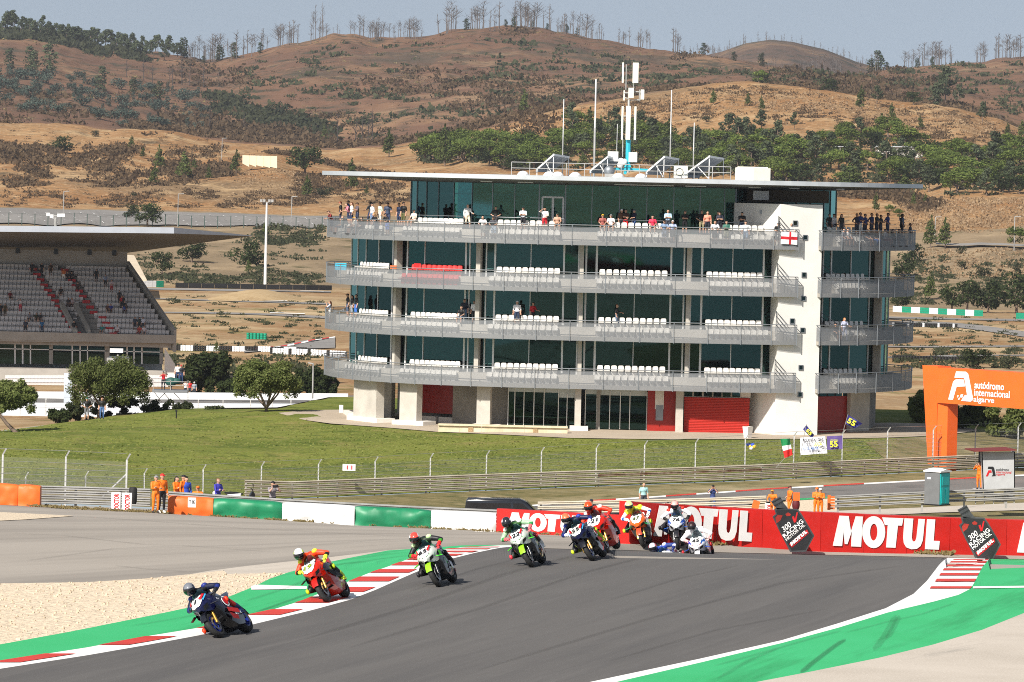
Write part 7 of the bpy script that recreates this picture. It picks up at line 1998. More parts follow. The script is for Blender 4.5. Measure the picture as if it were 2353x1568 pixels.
# right side
for kind,px,py,h,w,lab in (
 ('pine',1639,241,36,.95,'conical pine on the bare orange slope, leftmost of three'),('pine',1718,243,32,.95,'conical pine on the bare orange slope, middle of three'),('pine',1749,254,36,.85,'conical pine on the bare orange slope, right of three'),
 ('oak',1752,186,34,1.4,'dark oak on the brush line behind the bright round pine'),('stone',1744,194,38,1.0,'bright green round pine on the brush line'),('oak',1904,210,36,1.4,'wide dark oak on the brush line'),('pine',1979,254,58,.8,'tall loose pine on the brush line'),('euc',2015,237,42,1.2,'thin leafy tree right of the tall loose pine'),
 ('pine',2048,273,44,.9,'bushy pine on the orange slope below the brush line'),('oak',2099,240,32,1.2,'dark oak left of the tall eucalyptus'),('euc',2172,232,92,.95,'tallest eucalyptus against the far hill'),('euc',2203,224,48,.9,'slender eucalyptus right of the tallest one'),('euc',2150,236,50,1.3,'spreading eucalyptus left of the tallest one'),
 ('euc',2258,273,48,1.1,'eucalyptus with bare stem near the right edge'),('pine',2114,292,32,1,'pine on the orange slope near the right edge'),('euc',1825,303,40,1,'eucalyptus standing in front of the orange slope'),('euc',1749,306,50,1.2,'leaning eucalyptus over the round pines'),('bush',1624,284,16,1.3,'bush on the orange slope'),('pine',2316,309,32,.9,'small pine on the pale slope at right'),('pine',2347,313,44,.9,'pine at the right edge of the pale slope'),
 ('pine',2012,496,48,.75,'pointed pine beside the pavilion corner'),('pine',2099,483,38,.7,'pine on the rocky bank crest left of its twin'),('pine',2127,475,30,.8,'small pine on the rocky bank crest'),('stone',2043,504,26,1,'round young pine above the right balcony'),('stone',2066,513,30,1,'round young pine behind the spectators in blue'),
 ('pine',2138,570,72,.9,'pine by the road beyond the right balcony'),('pine',2172,570,72,.9,'pine by the road right of the first'),('bush',2208,580,22,1.2,'bush on the road edge'),('stone',2331,577,58,.9,'pine at the right edge by the road'),('bush',2211,618,26,.9,'young pine on the stony bank'),('bush',2260,634,28,1.3,'wide young pine on the stony bank'),('bush',2335,628,24,.8,'narrow young pine on the stony bank'),('bush',2299,624,11,1.3,'tiny bush on the stony bank'),
 ('pine',2137,690,64,.9,'pine at the foot of the stony bank beside the tower'),('oak',2076,642,64,1.0,'dark leafy tree right behind the right balcony'),('oak',2100,600,50,1.0,'dark leafy tree above the one behind the right balcony'),('oak',2187,712,62,1.1,'dark oak, leftmost of the row above the kart track'),('oak',2222,718,78,1.0,'dark oak, second of the row above the kart track'),('oak',2270,719,82,1.0,'dark oak, third of the row above the kart track'),('oak',2336,720,98,1.0,'tallest dark oak of the row at the right edge'),('oak',2072,709,40,1.3,'low dark bush beside the tower above the kart track'),
 ('oak',2244,846,46,1.7,'round olive tree behind the gantry beam'),('bush',2318,850,36,1.2,'straggly shrub behind the gantry beam')):
 tree(kind,px,py,h,lab,w=w,ymin=500)
# ---- the wood behind the tower: each tree its own, nearest first
UP=curve([(960,345),(1000,322),(1060,312),(1180,322),(1280,318),(1310,262),(1400,262),(1440,300),(1480,300),(1600,290),(1700,300),(1850,318),(1950,300),(2060,285),(2150,310),(2260,325),(2353,335),(2500,340)])
LO=curve([(960,375),(1180,392),(1500,404),(1900,425),(2060,440),(2130,470),(2200,450),(2353,445),(2500,440)])
rsw=np.random.RandomState(77); cnt=0
cand=[]
while len(cand) < 285:
 px=rsw.uniform(965,2480); a,b=UP(px)+22,LO(px)+4
 if b <= a: continue
 py=a+(b - a)*rsw.rand() ** .8
 if all(((px - q[0])/17) ** 2+((py - q[1])/7) ** 2 > .5 for q in cand): cand.append((px,py))
cand.sort(key=lambda q: -q[1])
KD={'stone': ('round green pine of the wood','stone pines of the wood'),'pine': ('pointed pine of the wood','pointed pines of the wood'),'euc': ('grey green eucalyptus of the wood','eucalyptus of the wood'),'oak': ('dark broad oak of the wood','oaks of the wood')}
for px,py in cand:
 r=rsw.rand(); top=(py - UP(px)) < 45
 if px < 1300: kind='stone' if r < .75 else 'oak'
 else: kind=('euc' if r < .45 else 'pine' if r < .65 else 'stone') if top else ('stone' if r < .48 else 'pine' if r < .62 else 'oak' if r < .78 else 'euc')
 h={'stone': rsw.uniform(38,56),'pine': rsw.uniform(40,60),'oak': rsw.uniform(36,50),'euc': rsw.uniform(42,66)}[kind]
 tree(kind,px,py,h,('tall ' if h > 48 else 'low ')+KD[kind][0],w=rsw.uniform(1.1,1.45)*(1.15 if kind != 'euc' else 1.05),group=KD[kind][1])
# ---- ridge: bare trunks and a few green survivors
RIDGE=lambda px: pix((lambda k: (UG[k]*RY[NAME['ridge']][k],RY[NAME['ridge']][k],RZ[NAME['ridge']][k]))(int(np.clip((ray(px,120)[0] - UG[0])/(UG[1] - UG[0]),0,NU - 1))))[1]
def on_ridge(px,back=0.0):
 k=int(np.clip((ray(px,120)[0] - UG[0])/(UG[1] - UG[0]),0,NU - 1)); Y=RY[NAME['ridge']][k]+back; u=UG[k]
 return Vector((u*Y,Y,hz(u*Y,Y)))
rsr=np.random.RandomState(9)
for px in range(-20,425,8):
 p=on_ridge(px+rsr.uniform(-4,4),rsr.uniform(-60,20))
 tree('euc',0,0,rsr.uniform(26,44),'grey green eucalyptus on the left skyline',group='eucalyptus on the left skyline',pos=p,w=rsr.uniform(1.0,1.5))
n=0
pxs=[]
while len(pxs) < 222:
 q=rsr.uniform(425,2360)
 if rsr.rand() < np.clip(.45+1.5*vnoise(q/38.0,1.7,6),.12,1): pxs.append(q)
for px in pxs:
 x=px; big=28+30*float(np.clip(.5+vnoise(px/70.0,3.3,4)*1.6,0,1))
 if 1560 < px < 2000: big *= .7
 dead(0,0,big*rsr.uniform(.7,1.2),'bare burnt trunk on the skyline',DEAD,'bare trunks on the skyline',rsr.uniform(1.0,1.7),pos=on_ridge(x,rsr.uniform(-50,30)))
for px,h,w in ((729,78,.7),(740,82,.6),(722,62,.7),(738,50,.8)): dead(0,0,h,'tall bare trunk of the highest clump',DEAD,'tall trunk clump',w,pos=on_ridge(px,0))
for px in (850,866,884,940,962): dead(0,0,42,'wide crowned burnt oak on the skyline',DEAD[5:],'burnt oaks on the skyline',1.5,pos=on_ridge(px,-30))
for px,h in ((507,36),(541,36),(601,24),(428,46),(470,16),(1071,26),(1185,24),(1165,16),(1222,16),(1256,14),(1305,18),(1330,16),(2007,34),(2020,46),(2040,20),(2112,22),(2145,20),(1619,26),(1757,30),(1690,22)):
 tree('col',0,0,h,'small dark conifer on the skyline',w=1.5,group='dark conifers on the skyline',pos=on_ridge(px,-20),leaf=L_oak)
# trunks on the far hill
for k in range(42):
 px=1540+k*11+rsr.uniform(-5,5); y=float(np.interp(px,[1540,1658,1712,1771,1822,1895,1968,2010],[150,121,102,95,100,118,148,165]))
 p=W(px,y,4300); H=rsr.uniform(18,36)*4300/FD
 o=put('bare_tree',DEAD[rsr.randint(5)],None,Matrix.Translation(p+Vector((0,0,-3))) @ Matrix.Rotation(rsr.rand()*6,4,'Z') @ Matrix.Diagonal((H*1.2,H*1.2,H,1))); tag(o,'thin burnt trunk on the farthest hilltop','tree','trunks on the farthest hill'); reg(o,px,'thin trunk on the farthest hilltop')
# ---- left hill: blue green young eucalyptus and burnt trunks
rsl=np.random.RandomState(15); pts=[]
while len(pts) < 95:
 px=rsl.uniform(-20,470); lo_y=float(np.interp(px,[-20,200,470],[262,285,310])); hi_y=float(np.interp(px,[-20,100,300,470],[175,180,190,225]))
 py=rsl.uniform(hi_y,lo_y)
 if all(((px - q[0])/13) ** 2+((py - q[1])/7) ** 2 > 1 for q in pts): pts.append((px,py))
for px,py in pts: tree('col' if rsl.rand() < .3 else 'bush',px,py,rsl.uniform(18,32),'blue green bush %s on the left hillside' % ('high' if py < 225 else 'midway' if py < 258 else 'low'),w=rsl.uniform(1.0,1.5),group='young eucalyptus on the left hillside',leaf=L_blue,cat='tree',name='eucalyptus_tree')
for px,py,h in ((112,175,66),(70,170,56),(78,172,50),(22,165,50),(235,205,56),(305,222,40),(365,235,50)): tree('col',px,py,h,'dark tall eucalyptus on the left hill',w=1.3,group='tall eucalyptus on the left hillside')
for px,py,h in ((291,180,46),(330,188,52),(418,202,70),(436,198,56),(396,200,50),(468,205,52),(503,198,40),(390,196,44),(350,190,44),(482,300,50),(560,300,40)): dead(px,py,h,'scorched tree on the left saddle',DEADB,'scorched trees on the saddle',1.2)
# ---- scrub that nobody could count
def scatter(name,label,regions,lm,size,clump=(22,38),rs=None,h=.5):
 V=[]
 for (n,fx,y0,y1,x0,x1,s) in regions:
  k=0; tries=0
  while k < n and tries < n*6:
   tries += 1
   px=rs.uniform(x0,x1); f=rs.rand(); py=y0(px)*(1 - f)+y1(px)*f
   if fx is not None and fx(px,py) < rs.rand(): continue
   p=hit(px,py,600 if py < 830 else 0); k += 1
   sc_=s*(.5+rs.rand()); m=rs.randint(*clump)
   d=rs.normal(size=(m,3))*np.array([1,1,.45])*sc_*.55; d[:,2]=np.abs(d[:,2])*.8+.02*sc_
   q=d+np.array(p)
   nn=rs.normal(size=(m,3)); nn[:,2]=np.abs(nn[:,2])*.6; nn[:,1] -= .5; nn /= np.linalg.norm(nn,axis=1)[:,None]
   a=np.cross(nn,rs.normal(size=(m,3))); a /= np.linalg.norm(a,axis=1)[:,None]; b=np.cross(nn,a)
   ss=size*sc_*(.5+rs.rand(m))[:,None]
   V.append(np.stack([q - a*ss - b*ss*.6,q+a*ss - b*ss*.5,q+a*ss*.8+b*ss*.6,q - a*ss*.7+b*ss*.5],1))
 return stuff(put(name,quad_mesh(name,np.concatenate(V),lm)),label)
cl=lambda s,t,k=3.0,sd=0: (lambda px,py: float(np.clip(.5+k*(vnoise(px/s,py/(s*.35),sd) - t),0,1)))
CRB=lambda d: (lambda px: float(np.interp(px,[-400,0,200,400,600,740,900,1050,1130,1330,1500,1650,1720,1850,2050,2200,2300,2353,2780],[268,282,289,308,332,347,343,326,308,253,222,196,192,203,232,247,275,298,330]))+d)
K_=lambda v: (lambda px: v)
rss=np.random.RandomState(3)
scatter('scrub','dark brown brush along the embankment crest and on the slopes',[
 (1500,None,CRB(-16),CRB(-1),300,2353,3.4),(900,cl(60,.05),CRB(-30),CRB(-8),600,1350,3.2),(260,cl(60,.05),K_(335),K_(430),-20,560,2.6),(430,cl(45,-.02,3,2),lambda p: float(np.interp(p,[-20,150,300,420,560],[330,345,352,372,385])),lambda p: float(np.interp(p,[-20,150,300,420,560],[368,420,415,425,400])),-20,520,3.0),
 (260,cl(40,.05),K_(440),K_(478),-20,740,1.6),(500,None,lambda p: LO(p) - 4,lambda p: LO(p)+22,1900,2160,2.6),(300,cl(50,0),K_(400),K_(470),620,1000,2.0),(420,cl(60,.0),CRB(6),CRB(90),1400,2353,1.6),(260,None,lambda p: float(np.interp(p,[430,600,740,870],[378,352,372,400])),lambda p: float(np.interp(p,[430,600,740,870],[400,362,380,405])),620,900,2.2)],L_scrub,.15,rs=rss)
scatter('scrub','grey brown burnt undergrowth low on the big hill',[
 (360,cl(110,.1,4,7),K_(150),K_(318),-20,1300,5.0),(420,None,lambda p: CRB(-42)(p),CRB(-14),380,760,5.5),(420,cl(120,.08,4,9),lambda p: RIDGE(p)+8,lambda p: CRB(-18)(p),1000,2353,5.0)],L_scrub,.13,rs=rss)
scatter('scrub','scattered small dark green shrubs on the big brown hill',[
 (330,None,lambda p: RIDGE(p)+30,lambda p: min(300,CRB(-30)(p)),560,1900,4.6),(130,None,lambda p: RIDGE(p)+12,lambda p: CRB(-30)(p),1850,2353,4.4)],L_scrubg,.17,(24,40),rs=rss)
scatter('scrub','dark green thicket in the valley of the left hill',[(420,None,lambda p: float(np.interp(p,[480,600,760],[215,245,285])),lambda p: float(np.interp(p,[480,600,760],[240,285,315])),490,760,5.0),(260,None,lambda p: RIDGE(p)+4,lambda p: RIDGE(p)+26,-20,330,5.5)],L_scrubg,.16,rs=rss)
scatter('scrub','low dry bushes on the slope and round the kart track',[
 (150,cl(40,.02),K_(540),K_(655),280,740,1.2),(130,None,K_(520),K_(560),590,740,1.6),(200,None,K_(632),K_(655),330,740,1.2),(200,None,K_(818),K_(880),380,740,.9),(300,cl(30,0),K_(590),K_(700),2060,2353,1.3),(160,None,K_(800),K_(850),2055,2353,.9),(200,cl(30,.05),K_(680),K_(800),380,740,.7),(120,None,K_(730),K_(800),2060,2353,.7)],L_scrubg,.17,rs=rss)
scatter('scrub','fine dead grass and twigs all over the big brown hill',[(1100,None,lambda p: RIDGE(p)+2,lambda p: CRB(-6)(p),-20,2400,2.0),(500,None,CRB(4),CRB(80),1330,2400,1.3),(300,None,K_(300),K_(470),-20,740,1.2)],L_scrub,.14,(10,18),rs=rss)
scatter('scrub','pale dry grass over the big brown hill',[(500,cl(90,0,3,5),lambda p: RIDGE(p)+2,lambda p: CRB(-6)(p),-20,2400,1.8)],L_dry,.14,(8,14),rs=rss)
scatter('grass_tufts','dry tufts along the foot of the barriers and walls',[
 (700,None,lambda p: BASE(p)+1.5,lambda p: BASE(p) - 1.0,60,1448,.13),(600,None,lambda p: BASE(p)+3,lambda p: BASE(p) - .5,1448,2180,.14)],L_dry,.25,rs=rss)
scatter('undergrowth','green undergrowth between the trees of the wood',[(900,None,lambda p: UP(p)+22,LO,965,2450,2.4)],L_scrubg,.15,rs=rss)
L_grass=leaf_mat('lawn_blades',(.14,.17,.034),(.21,.222,.062))
def lawn_tufts():
 rs=np.random.RandomState(31); n=15000
 px=rs.uniform(-60,2060,n); pts=[]
 top=lambda x: float(np.interp(x,[-60,0,215,400,640,760,900,1005,1305,1500,1720,2050,2240],[995,990,966,947,952,978,988,998,1011,1014,1014,1010,1000])); bot=lambda x: float(np.interp(x,[-60,0,300,640,900,1300,1700,2000,2240],[1120,1118,1128,1142,1128,1112,1085,1068,1055]))
 for x in px:
  a,b=top(x)+1,bot(x); q=hit(x,a+(b - a)*rs.rand(),290); q.z += .03; pts.append(q)
 p=np.array(pts); t=rs.rand(n)*6.28; w=.05+.07*rs.rand(n); h=.03+.06*rs.rand(n)
 a=np.stack([np.cos(t)*w,np.sin(t)*w*.4,0*t],1); b=np.stack([rs.normal(size=n)*.03,rs.normal(size=n)*.03+.02,h],1)
 return stuff(put('grass',quad_mesh('grass',np.stack([p - a,p+a,p+a*.6+b,p - a*.6+b],1),L_grass)),'short tufty grass of the lawn in front of the tower')
lawn_tufts()
L_rock=leaf_mat('ochre_rubble',(.30,.19,.10),(.55,.40,.25))
scatter('rubble','ochre rubble on the cut banks',[(900,None,K_(455),K_(535),2070,2400,1.6),(500,None,K_(575),K_(640),2110,2400,1.3),(900,None,CRB(8),CRB(60),1380,2330,1.8),(300,None,K_(395),K_(470),560,760,1.4)],L_rock,.14,(6,12),rs=rss)
# stones lying in the gravel
def stones():
 rs=np.random.RandomState(2); mb=MB()
 for k in range(700):
  px=rs.uniform(-100,655); f=rs.rand(); a,b=GO(px) - 1,GV(px)+1
  if a - b < 2: continue
  p=hit(px,b+(a - b)*f); r=rs.uniform(.012,.045)
  mb.ball(p+Vector((0,0,r*.3)),(r,r*.8,r*.6),5,3)
 return stuff(mb.build('gravel',mat('loose_stone',(.52,.42,.31),.9,0,.3,3)),'loose stones lying on the cream gravel')
stones()
# ---------------------------------------------------------------- grandstand
M_gs_conc=mat('stand_concrete',(0.36,0.34,0.31),.85,0,.12,.5,coord='World')
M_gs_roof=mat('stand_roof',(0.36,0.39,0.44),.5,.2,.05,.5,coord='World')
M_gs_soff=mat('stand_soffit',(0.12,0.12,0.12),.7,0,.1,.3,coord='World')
YS0,YS1=640.0,655.0
gs=thing('grandstand','covered grandstand with rows of pale seats under a wedge shaped grey roof','building',W(200,905,640))
R0,R1,RT=W(-300,516,621),W(400,523,621),W(578,541.5,634)
B0,B1=W(-300,581,668),W(288,582,668)
mb=MB(); th_=Vector((0,0,-.75))
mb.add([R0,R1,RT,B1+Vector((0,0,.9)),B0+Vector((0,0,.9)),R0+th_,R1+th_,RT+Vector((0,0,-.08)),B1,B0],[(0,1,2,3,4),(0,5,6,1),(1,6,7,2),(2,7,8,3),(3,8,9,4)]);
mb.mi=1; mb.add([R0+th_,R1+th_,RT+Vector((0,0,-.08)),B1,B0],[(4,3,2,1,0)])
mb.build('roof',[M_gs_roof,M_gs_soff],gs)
NROW=13
zf,zb_=W(100,768,YS0).z,W(100,612,YS1).z
xr=lambda k: W(np.interp(k,[0,NROW],[396,284]),700,YS0+(YS1 - YS0)*k/NROW).x
x_l=W(-160,700,YS0).x
for k in range(NROW):
 y0=YS0+(YS1 - YS0)*k/NROW; y1=YS0+(YS1 - YS0)*(k+1)/NROW; z=zf+(zb_ - zf)*k/NROW
 MB().hexa([Vector((x_l,y0,z - 1.4)),Vector((xr(k),y0,z - 1.4)),Vector((xr(k+1),y1+.3,z - 1.4)),Vector((x_l,y1+.3,z - 1.4)),Vector((x_l,y0,z)),Vector((xr(k),y0,z)),Vector((xr(k+1),y1+.3,z)),Vector((x_l,y1+.3,z))]).build('terrace_step',M_gs_conc,gs)
# side wall, back wall, parapet
MB().prism([Vector((xr(0)+.3,YS0 - .6,zf - 1.9)),Vector((xr(0)+.3,YS0 - .6,zf+.9)),Vector((xr(NROW)+.3,YS1,zb_+.9)),Vector((xr(NROW)+.3,YS1+4,zb_ - 4))],(.35,0,0)).build('side_wall',M_gs_conc,gs)
MB().prism([Vector((x_l,YS1+.4,zb_ - 2)),Vector((xr(NROW)+.3,YS1+.4,zb_ - 2)),Vector((xr(NROW)+.3,YS1+.4,zb_+2.1)),Vector((x_l,YS1+.4,zb_+2.1))],(0,.4,0)).build('back_wall',M_gs_conc,gs)
zp0,zp1=W(100,783,YS0 - .8).z,W(100,764,YS0 - .8).z
MB().prism([Vector((x_l,YS0 - .8,zp0)),Vector((xr(0)+.6,YS0 - .8,zp0)),Vector((xr(0)+.6,YS0 - .8,zp1)),Vector((x_l,YS0 - .8,zp1))],(0,.5,0)).build('parapet',M_gs_conc,gs)
MB().hexa([W(-160,783,YS0 - .7),W(386,789,YS0 - .7),W(386,789,YS0+12),W(-160,783,YS0+12)]+[p+Vector((0,0,.4)) for p in (W(-160,783,YS0 - .7),W(386,789,YS0 - .7),W(386,789,YS0+12),W(-160,783,YS0+12))]).build('floor_slab',M_gs_conc,gs)
for px in (40,128,205,262):
 a=W(px,588,YS1+.2); a.z=zb_+2.0; b=Vector((a.x+.3,a.y+2.5,B0.z+.3)); MB().bar(a,b,.7,.5,Vector((1,0,0))).build('roof_strut',M_steel_d,gs)
# glazed boxes under the seats
def gq(px0,px1,y0,y1,Y,th,m,nm):
 a,b=W(px0,y1,Y),W(px1,y1+(px1 - px0)*.0226,Y); c,d=W(px1,y0+(px1 - px0)*.0226,Y),W(px0,y0,Y)
 return MB().prism([a,b,c,d],(0,th,0)).build(nm,m,gs)
gx_=[0,56,65,90,119,124,196,212,283,290,314,345,349,420,437,504,514,538,560,566,634]
for px0,px1 in ((-150,-60),(-58,0),(0,33),(37,50),(55,68),(72,113),(123,164),(168,182),(186,200),(203,240),(252,290),(294,306),(310,324),(328,366)):
 gq(px0,px1,788,836,YS0+1.0,.05,M_glass2,'glass_pane')
for px,w in ((34.5,3),(52,3.5),(70,3),(117,9),(166,3),(184,3),(201,2.5),(246,11),(292,3),(308,3),(326,3),(371,8)): gq(px - w/2,px+w/2,787,837,YS0+.9,.3,M_alu if w < 5 else M_gs_conc,'mullion' if w < 5 else 'column')
gq(-150,375,797,799,YS0+.9,.1,M_alu,'transom')
gq(-160,380,840,872,YS0 - .5,1.5,M_gs_conc,'front_wall'); gq(-160,372,786,840,YS0+6,.3,M_room,'room_wall')
MB().prism([W(378,800,YS0),W(402,838,YS0),W(402,870,YS0),W(378,870,YS0)],(0,.4,0)).build('side_wall',M_render,gs)
# seats: the 300 that show largest as single parts, the rest joined
_gseat=MB(); _gseat.loft([[Vector((x,.05+abs(x)*-.1,z)) for x in (-.23,-.12,0,.12,.23)] for z in (.1,.55,.8)]); _gseat.box((0,-.15,.4),(.42,.4,.05)); _gseat.box((0,.06,.45),(.36,.04,.66))
M_gseat=mat('weathered_seat',(.56,.53,.52),.6,0,.1,6)
ME_GS=_gseat.mesh('seat',[M_gseat]); rest=MB(); cnt=0
allseats=[]
for r_,(yy,Yr) in enumerate(((905,626),(895.5,627.2),(886,628.4),(877,629.6))):
 for k in range(46):
  px=12+k*8.2+r_*1.2
  if 148 < px < 160: continue
  allseats.append(W(px,yy,Yr))
for k in range(NROW):
 z=zf+(zb_ - zf)*k/NROW; y0=YS0+(YS1 - YS0)*k/NROW+.35
 nx=int((xr(k) - .6 - W(-60,700,y0).x)/.52)
 for j in range(nx):
  x=xr(k) - .6 - j*.52; px=pix((x,y0,z))[0]
  aisle=[(60 - k*4.4+125,14),(90 - k*4.6+150,7)]
  a1=178 - k*8.6; a2=216 - k*8.6
  if abs(px - a1) < 9: continue
  if k >= 4 and abs(px - (a2+34)) < 9: continue
  if k < 6 and 183 - 4 < px < 228 - (k*4): continue
  allseats.append(Vector((x,y0,z)))
for p in allseats:
 if cnt < 300: put('seat',ME_GS,gs,Matrix.Translation(p)); cnt += 1
 else: rest.add([Vector(v)+p for v in _gseat.v],_gseat.f)
stuff(rest.build('seats',M_gseat,gs))
for k in range(NROW):   # red-edged steps of the two aisles
 z=zf+(zb_ - zf)*k/NROW; y0=YS0+(YS1 - YS0)*k/NROW - .05
 for px in (178 - k*8.6,250 - k*8.6):
  if px > 216 and k < 4: px += 12
  p=W(px,700,y0); MB().box((p.x,y0,z+.2),(1.0,.25,.4)).build('step',M_sred,gs)
# way out to the seats (vomitory)
v0=[W(136,707,YS0+5.4),W(168,707,YS0+5.4),W(205,768,YS0 - .1),W(172,768,YS0 - .1)]
mbv=MB(); mbv.prism([W(137,704,YS0+5.2),W(146,704,YS0+5.2),W(178,768,YS0 - .2),W(168,768,YS0 - .2)],(0,0,.55)); mbv.prism([W(170,706,YS0+5.2),W(178,706,YS0+5.2),W(208,768,YS0 - .2),W(202,768,YS0 - .2)],(0,0,.55)); mbv.build('exit_wall',M_gs_conc,gs)
MB().prism([W(146,716,YS0+4.4),W(168,716,YS0+4.4),W(196,768,YS0 - .15),W(178,768,YS0 - .15)],(0,0,.1)).build('exit_opening',M_soffit,gs)
# spectators in the stand
rsg=np.random.RandomState(12)
ppl=[(48,4.6,'c0b8bc','c03848','standing person in pale shirt and red trousers high in the grandstand','wave','hair'),(72,11,'1a1c24','1a1c24','dark person standing at the back row of the grandstand','stand','hair'),(95,11.4,'14161e','14161e','person in black standing near a back column of the stand','stand','cap'),(115,11.2,'4a3018','3a2a1c','person in brown standing at the back of the stand','stand','hair'),(24,6.5,'6a1a22','2a1a1c','person in dark red seated in the stand','sit','hair'),(145,10,'c86a2a','e0dcd8','person in orange top and white shorts near the top of the stand','stand','hair'),(154,10.2,'2a2a34','1c1c24','person in dark clothes sitting near the top of the stand','sit','hair'),(164,10.4,'16181e','16181e','person in black turned sideways near the top of the stand','sit','cap'),(220,10,'14161c','1c1c22','person in black alone in the upper right of the stand','stand','cap'),(241,9,'8a98b4','20242e','person in blue grey by the right wall of the stand','stand','hair'),(256,8.4,'c0b0b8','a03038','person in white and red by the right wall of the stand','fold','hair'),(140,7.2,'14161c','16181e','person in black sitting alone mid stand','sit','cap'),(178,8,'3a2e2a','2a2420','person in brown sitting mid stand','sit','hair'),(158,5.4,'2c2428','4a2a2a','left of a seated couple in the middle of the stand','sit','hair'),(166,5.3,'b0a0a4','5a3a34','right of a seated couple in the middle of the stand','sit','long'),(248,4.2,'5a3a34','4a3028','left of two seated people at right in the stand','sit','hair'),(255,4.2,'2a3a8a','5a3a30','person in blue seated at right in the stand','sit','cap'),(280,5.2,'b01820','1c1c22','person in red and black jacket among the group at the right wall','stand','cap'),(274,6,'1a1a20','1a1a20','person in black above the red jacket at the right wall','stand','hair'),(286,4.0,'101218','2a4a9a','person in black with blue shorts at the right wall','stand','hair'),(283,5.6,'22242a','22242a','person in dark grey behind the red jacket','stand','long'),(290,4.6,'2a2428','3a2a2a','person in dark top right of the blue shorts','sit','hair'),(312,1.6,'2a3448','2a2c34','person in slate shirt near the front right corner of the stand','stand','hair'),(322,1.4,'1a2a24','20222a','person in dark green near the front right corner','stand','cap'),(330,1.6,'c8ccd8','2a2c34','person in white T-shirt at the front right corner','stand','hair'),(322,.3,'b03828','8a2a20','person in orange red at the front corner rail','sit','hair'),(333,.3,'c8c0c4','6a6a72','person in striped white shirt at the very front corner','sit','cap'),(236,.3,'2a7a7a','6a4a3a','person in teal in the front row of the stand','sit','long'),(271,.3,'c0b8bc','8a3038','person in white and red stripes in the front row','sit','hair'),(60,.3,'2a2c40','20222c','person in navy in the front row at left','stand','hair'),(98,.3,'1a5a8a','1a3a5a','person in bright blue with yellow cap in the front row','stand','cap'),(70,2.6,'6a6a72','3a3a40','left of three people seated low in the stand','sit','cap'),(85,2.5,'34341e','30301e','middle of three people seated low in the stand','sit','hair'),(94,2.5,'24262a','24262a','right of three people seated low in the stand','sit','cap'),(3,3.6,'141826','141826','person in dark navy at the left edge of the stand','stand','hair'),(13,3.6,'4a3a10','3a2e10','person in mustard jacket at the left edge of the stand','stand','hair'),(172,.6,'101014','1a1a20','person in black at the foot of the exit stairs','stand','hair')]
for px,k,s1,s2,lab,pose,hd_ in ppl:
 Yp=YS0+(YS1 - YS0)*k/NROW+.3; p=W(px,700,Yp); p.z=zf+(zb_ - zf)*math.floor(k)/NROW; p.y=YS0+(YS1 - YS0)*math.floor(k)/NROW+.35
 person(p,lab,pose,hd_,s1,s2,group='spectators in the grandstand',facing=rsg.uniform(-.3,.3),short=rsg.rand() < .5)
# ---------------------------------------------------------------- pit walls, mast, platform
def long_wall(nm,label,x0,x1,yt,yb,Y,th,m,seg=90):
 t=thing(nm,label,'wall',W((x0+x1)/2,yb,Y)); n=int((x1 - x0)/seg)
 for i in range(n):
  a,b=x0+(x1 - x0)*i/n,x0+(x1 - x0)*(i+1)/n - .3
  MB().prism([W(a,yb(a),Y),W(b,yb(b),Y),W(b,yt(b),Y),W(a,yt(a),Y)] if callable(yt) else [W(a,yb,Y),W(b,yb,Y),W(b,yt,Y),W(a,yt,Y)],(0,th,0)).build('wall_section',m,t)
 return t
M_wwall=mat('white_wall_paint',(.70,.71,.72),.7,0,.06,.6,coord='World')
def lw(label,x0,x1,t0,t1,b0,b1,Y,m,th=.5):
 yt=curve([(x0,t0),(x1,t1)]); yb=curve([(x0,b0),(x1,b1)])
 t=thing('pit_wall',label,'wall',W((x0+x1)/2,(b0+b1)/2,Y)); n=max(2,int((x1 - x0)/95))
 for i in range(n):
  a,b=x0+(x1 - x0)*i/n,x0+(x1 - x0)*(i+1)/n - .25
  MB().prism([W(a,yb(a),Y),W(b,yb(b),Y),W(b,yt(b),Y),W(a,yt(a),Y)],(0,th,0)).build('wall_section',m,t)
 return t
lw('upper white wall beyond the pit lane behind the trees',-120,800,899,905,916,920,560,M_wwall)
lw('lower white wall nearest the lawn behind the forked tree',-120,800,925,929,958,962,505,mat('blueish_wall_paint',(.58,.62,.68),.7,0,.06,.6,coord='World'))
struct(sheet('pit_lane',curve([(-200,932),(800,936)]),curve([(-200,912),(800,914)]),-200,820,M_asphalt2,12,3,.25,ymin=500))
fpb=[W(p,950,498) for p in (46,105,395,455,512,575,625,668,712,780)]
fence('wire fence in front of the lower white pit wall',fpb,[1.6]*len(fpb),0,5,(0,.4),chain=False)
lp=thing('speaker_mast','grey mast with white loudspeaker horns above the largest umbrella tree','mast',W(274,905,420))
MB().tube([W(273,905,420),W(271,815,420)],.09,8).build('pole',M_galv,lp); MB().box(W(268,806,420),(1.1,.5,.35)).build('loudspeaker',M_alu,lp); MB().bar(W(250,822,420),W(296,822,420),.2,.25).build('cross_arm',M_steel_d,lp)
for px in (256,287): MB().box(W(px,828,419.6),(.75,.5,.4)).build('floodlight',M_galv,lp)
for k,px in enumerate((700,640)):
 hp=thing('horn_speaker',['grey horn speaker on the white wall near the terrace','small horn speaker on the white wall by the forked tree'][k],'speaker',W(px+(20 if k == 0 else -230),936,503))
 mb=MB(); mb.rev([(.05,0),(.16,.2),(.28,.42),(.26,.42),(.04,.02)],(0,0,0),'z',12); o=mb.build('horn',M_alu,None,True); o.matrix_basis=frame(W(px+(20 if k == 0 else -230),934,503),(0,0,1),(1,0,0)) ; o.parent=hp; o.matrix_parent_inverse=hp.matrix_basis.inverted()
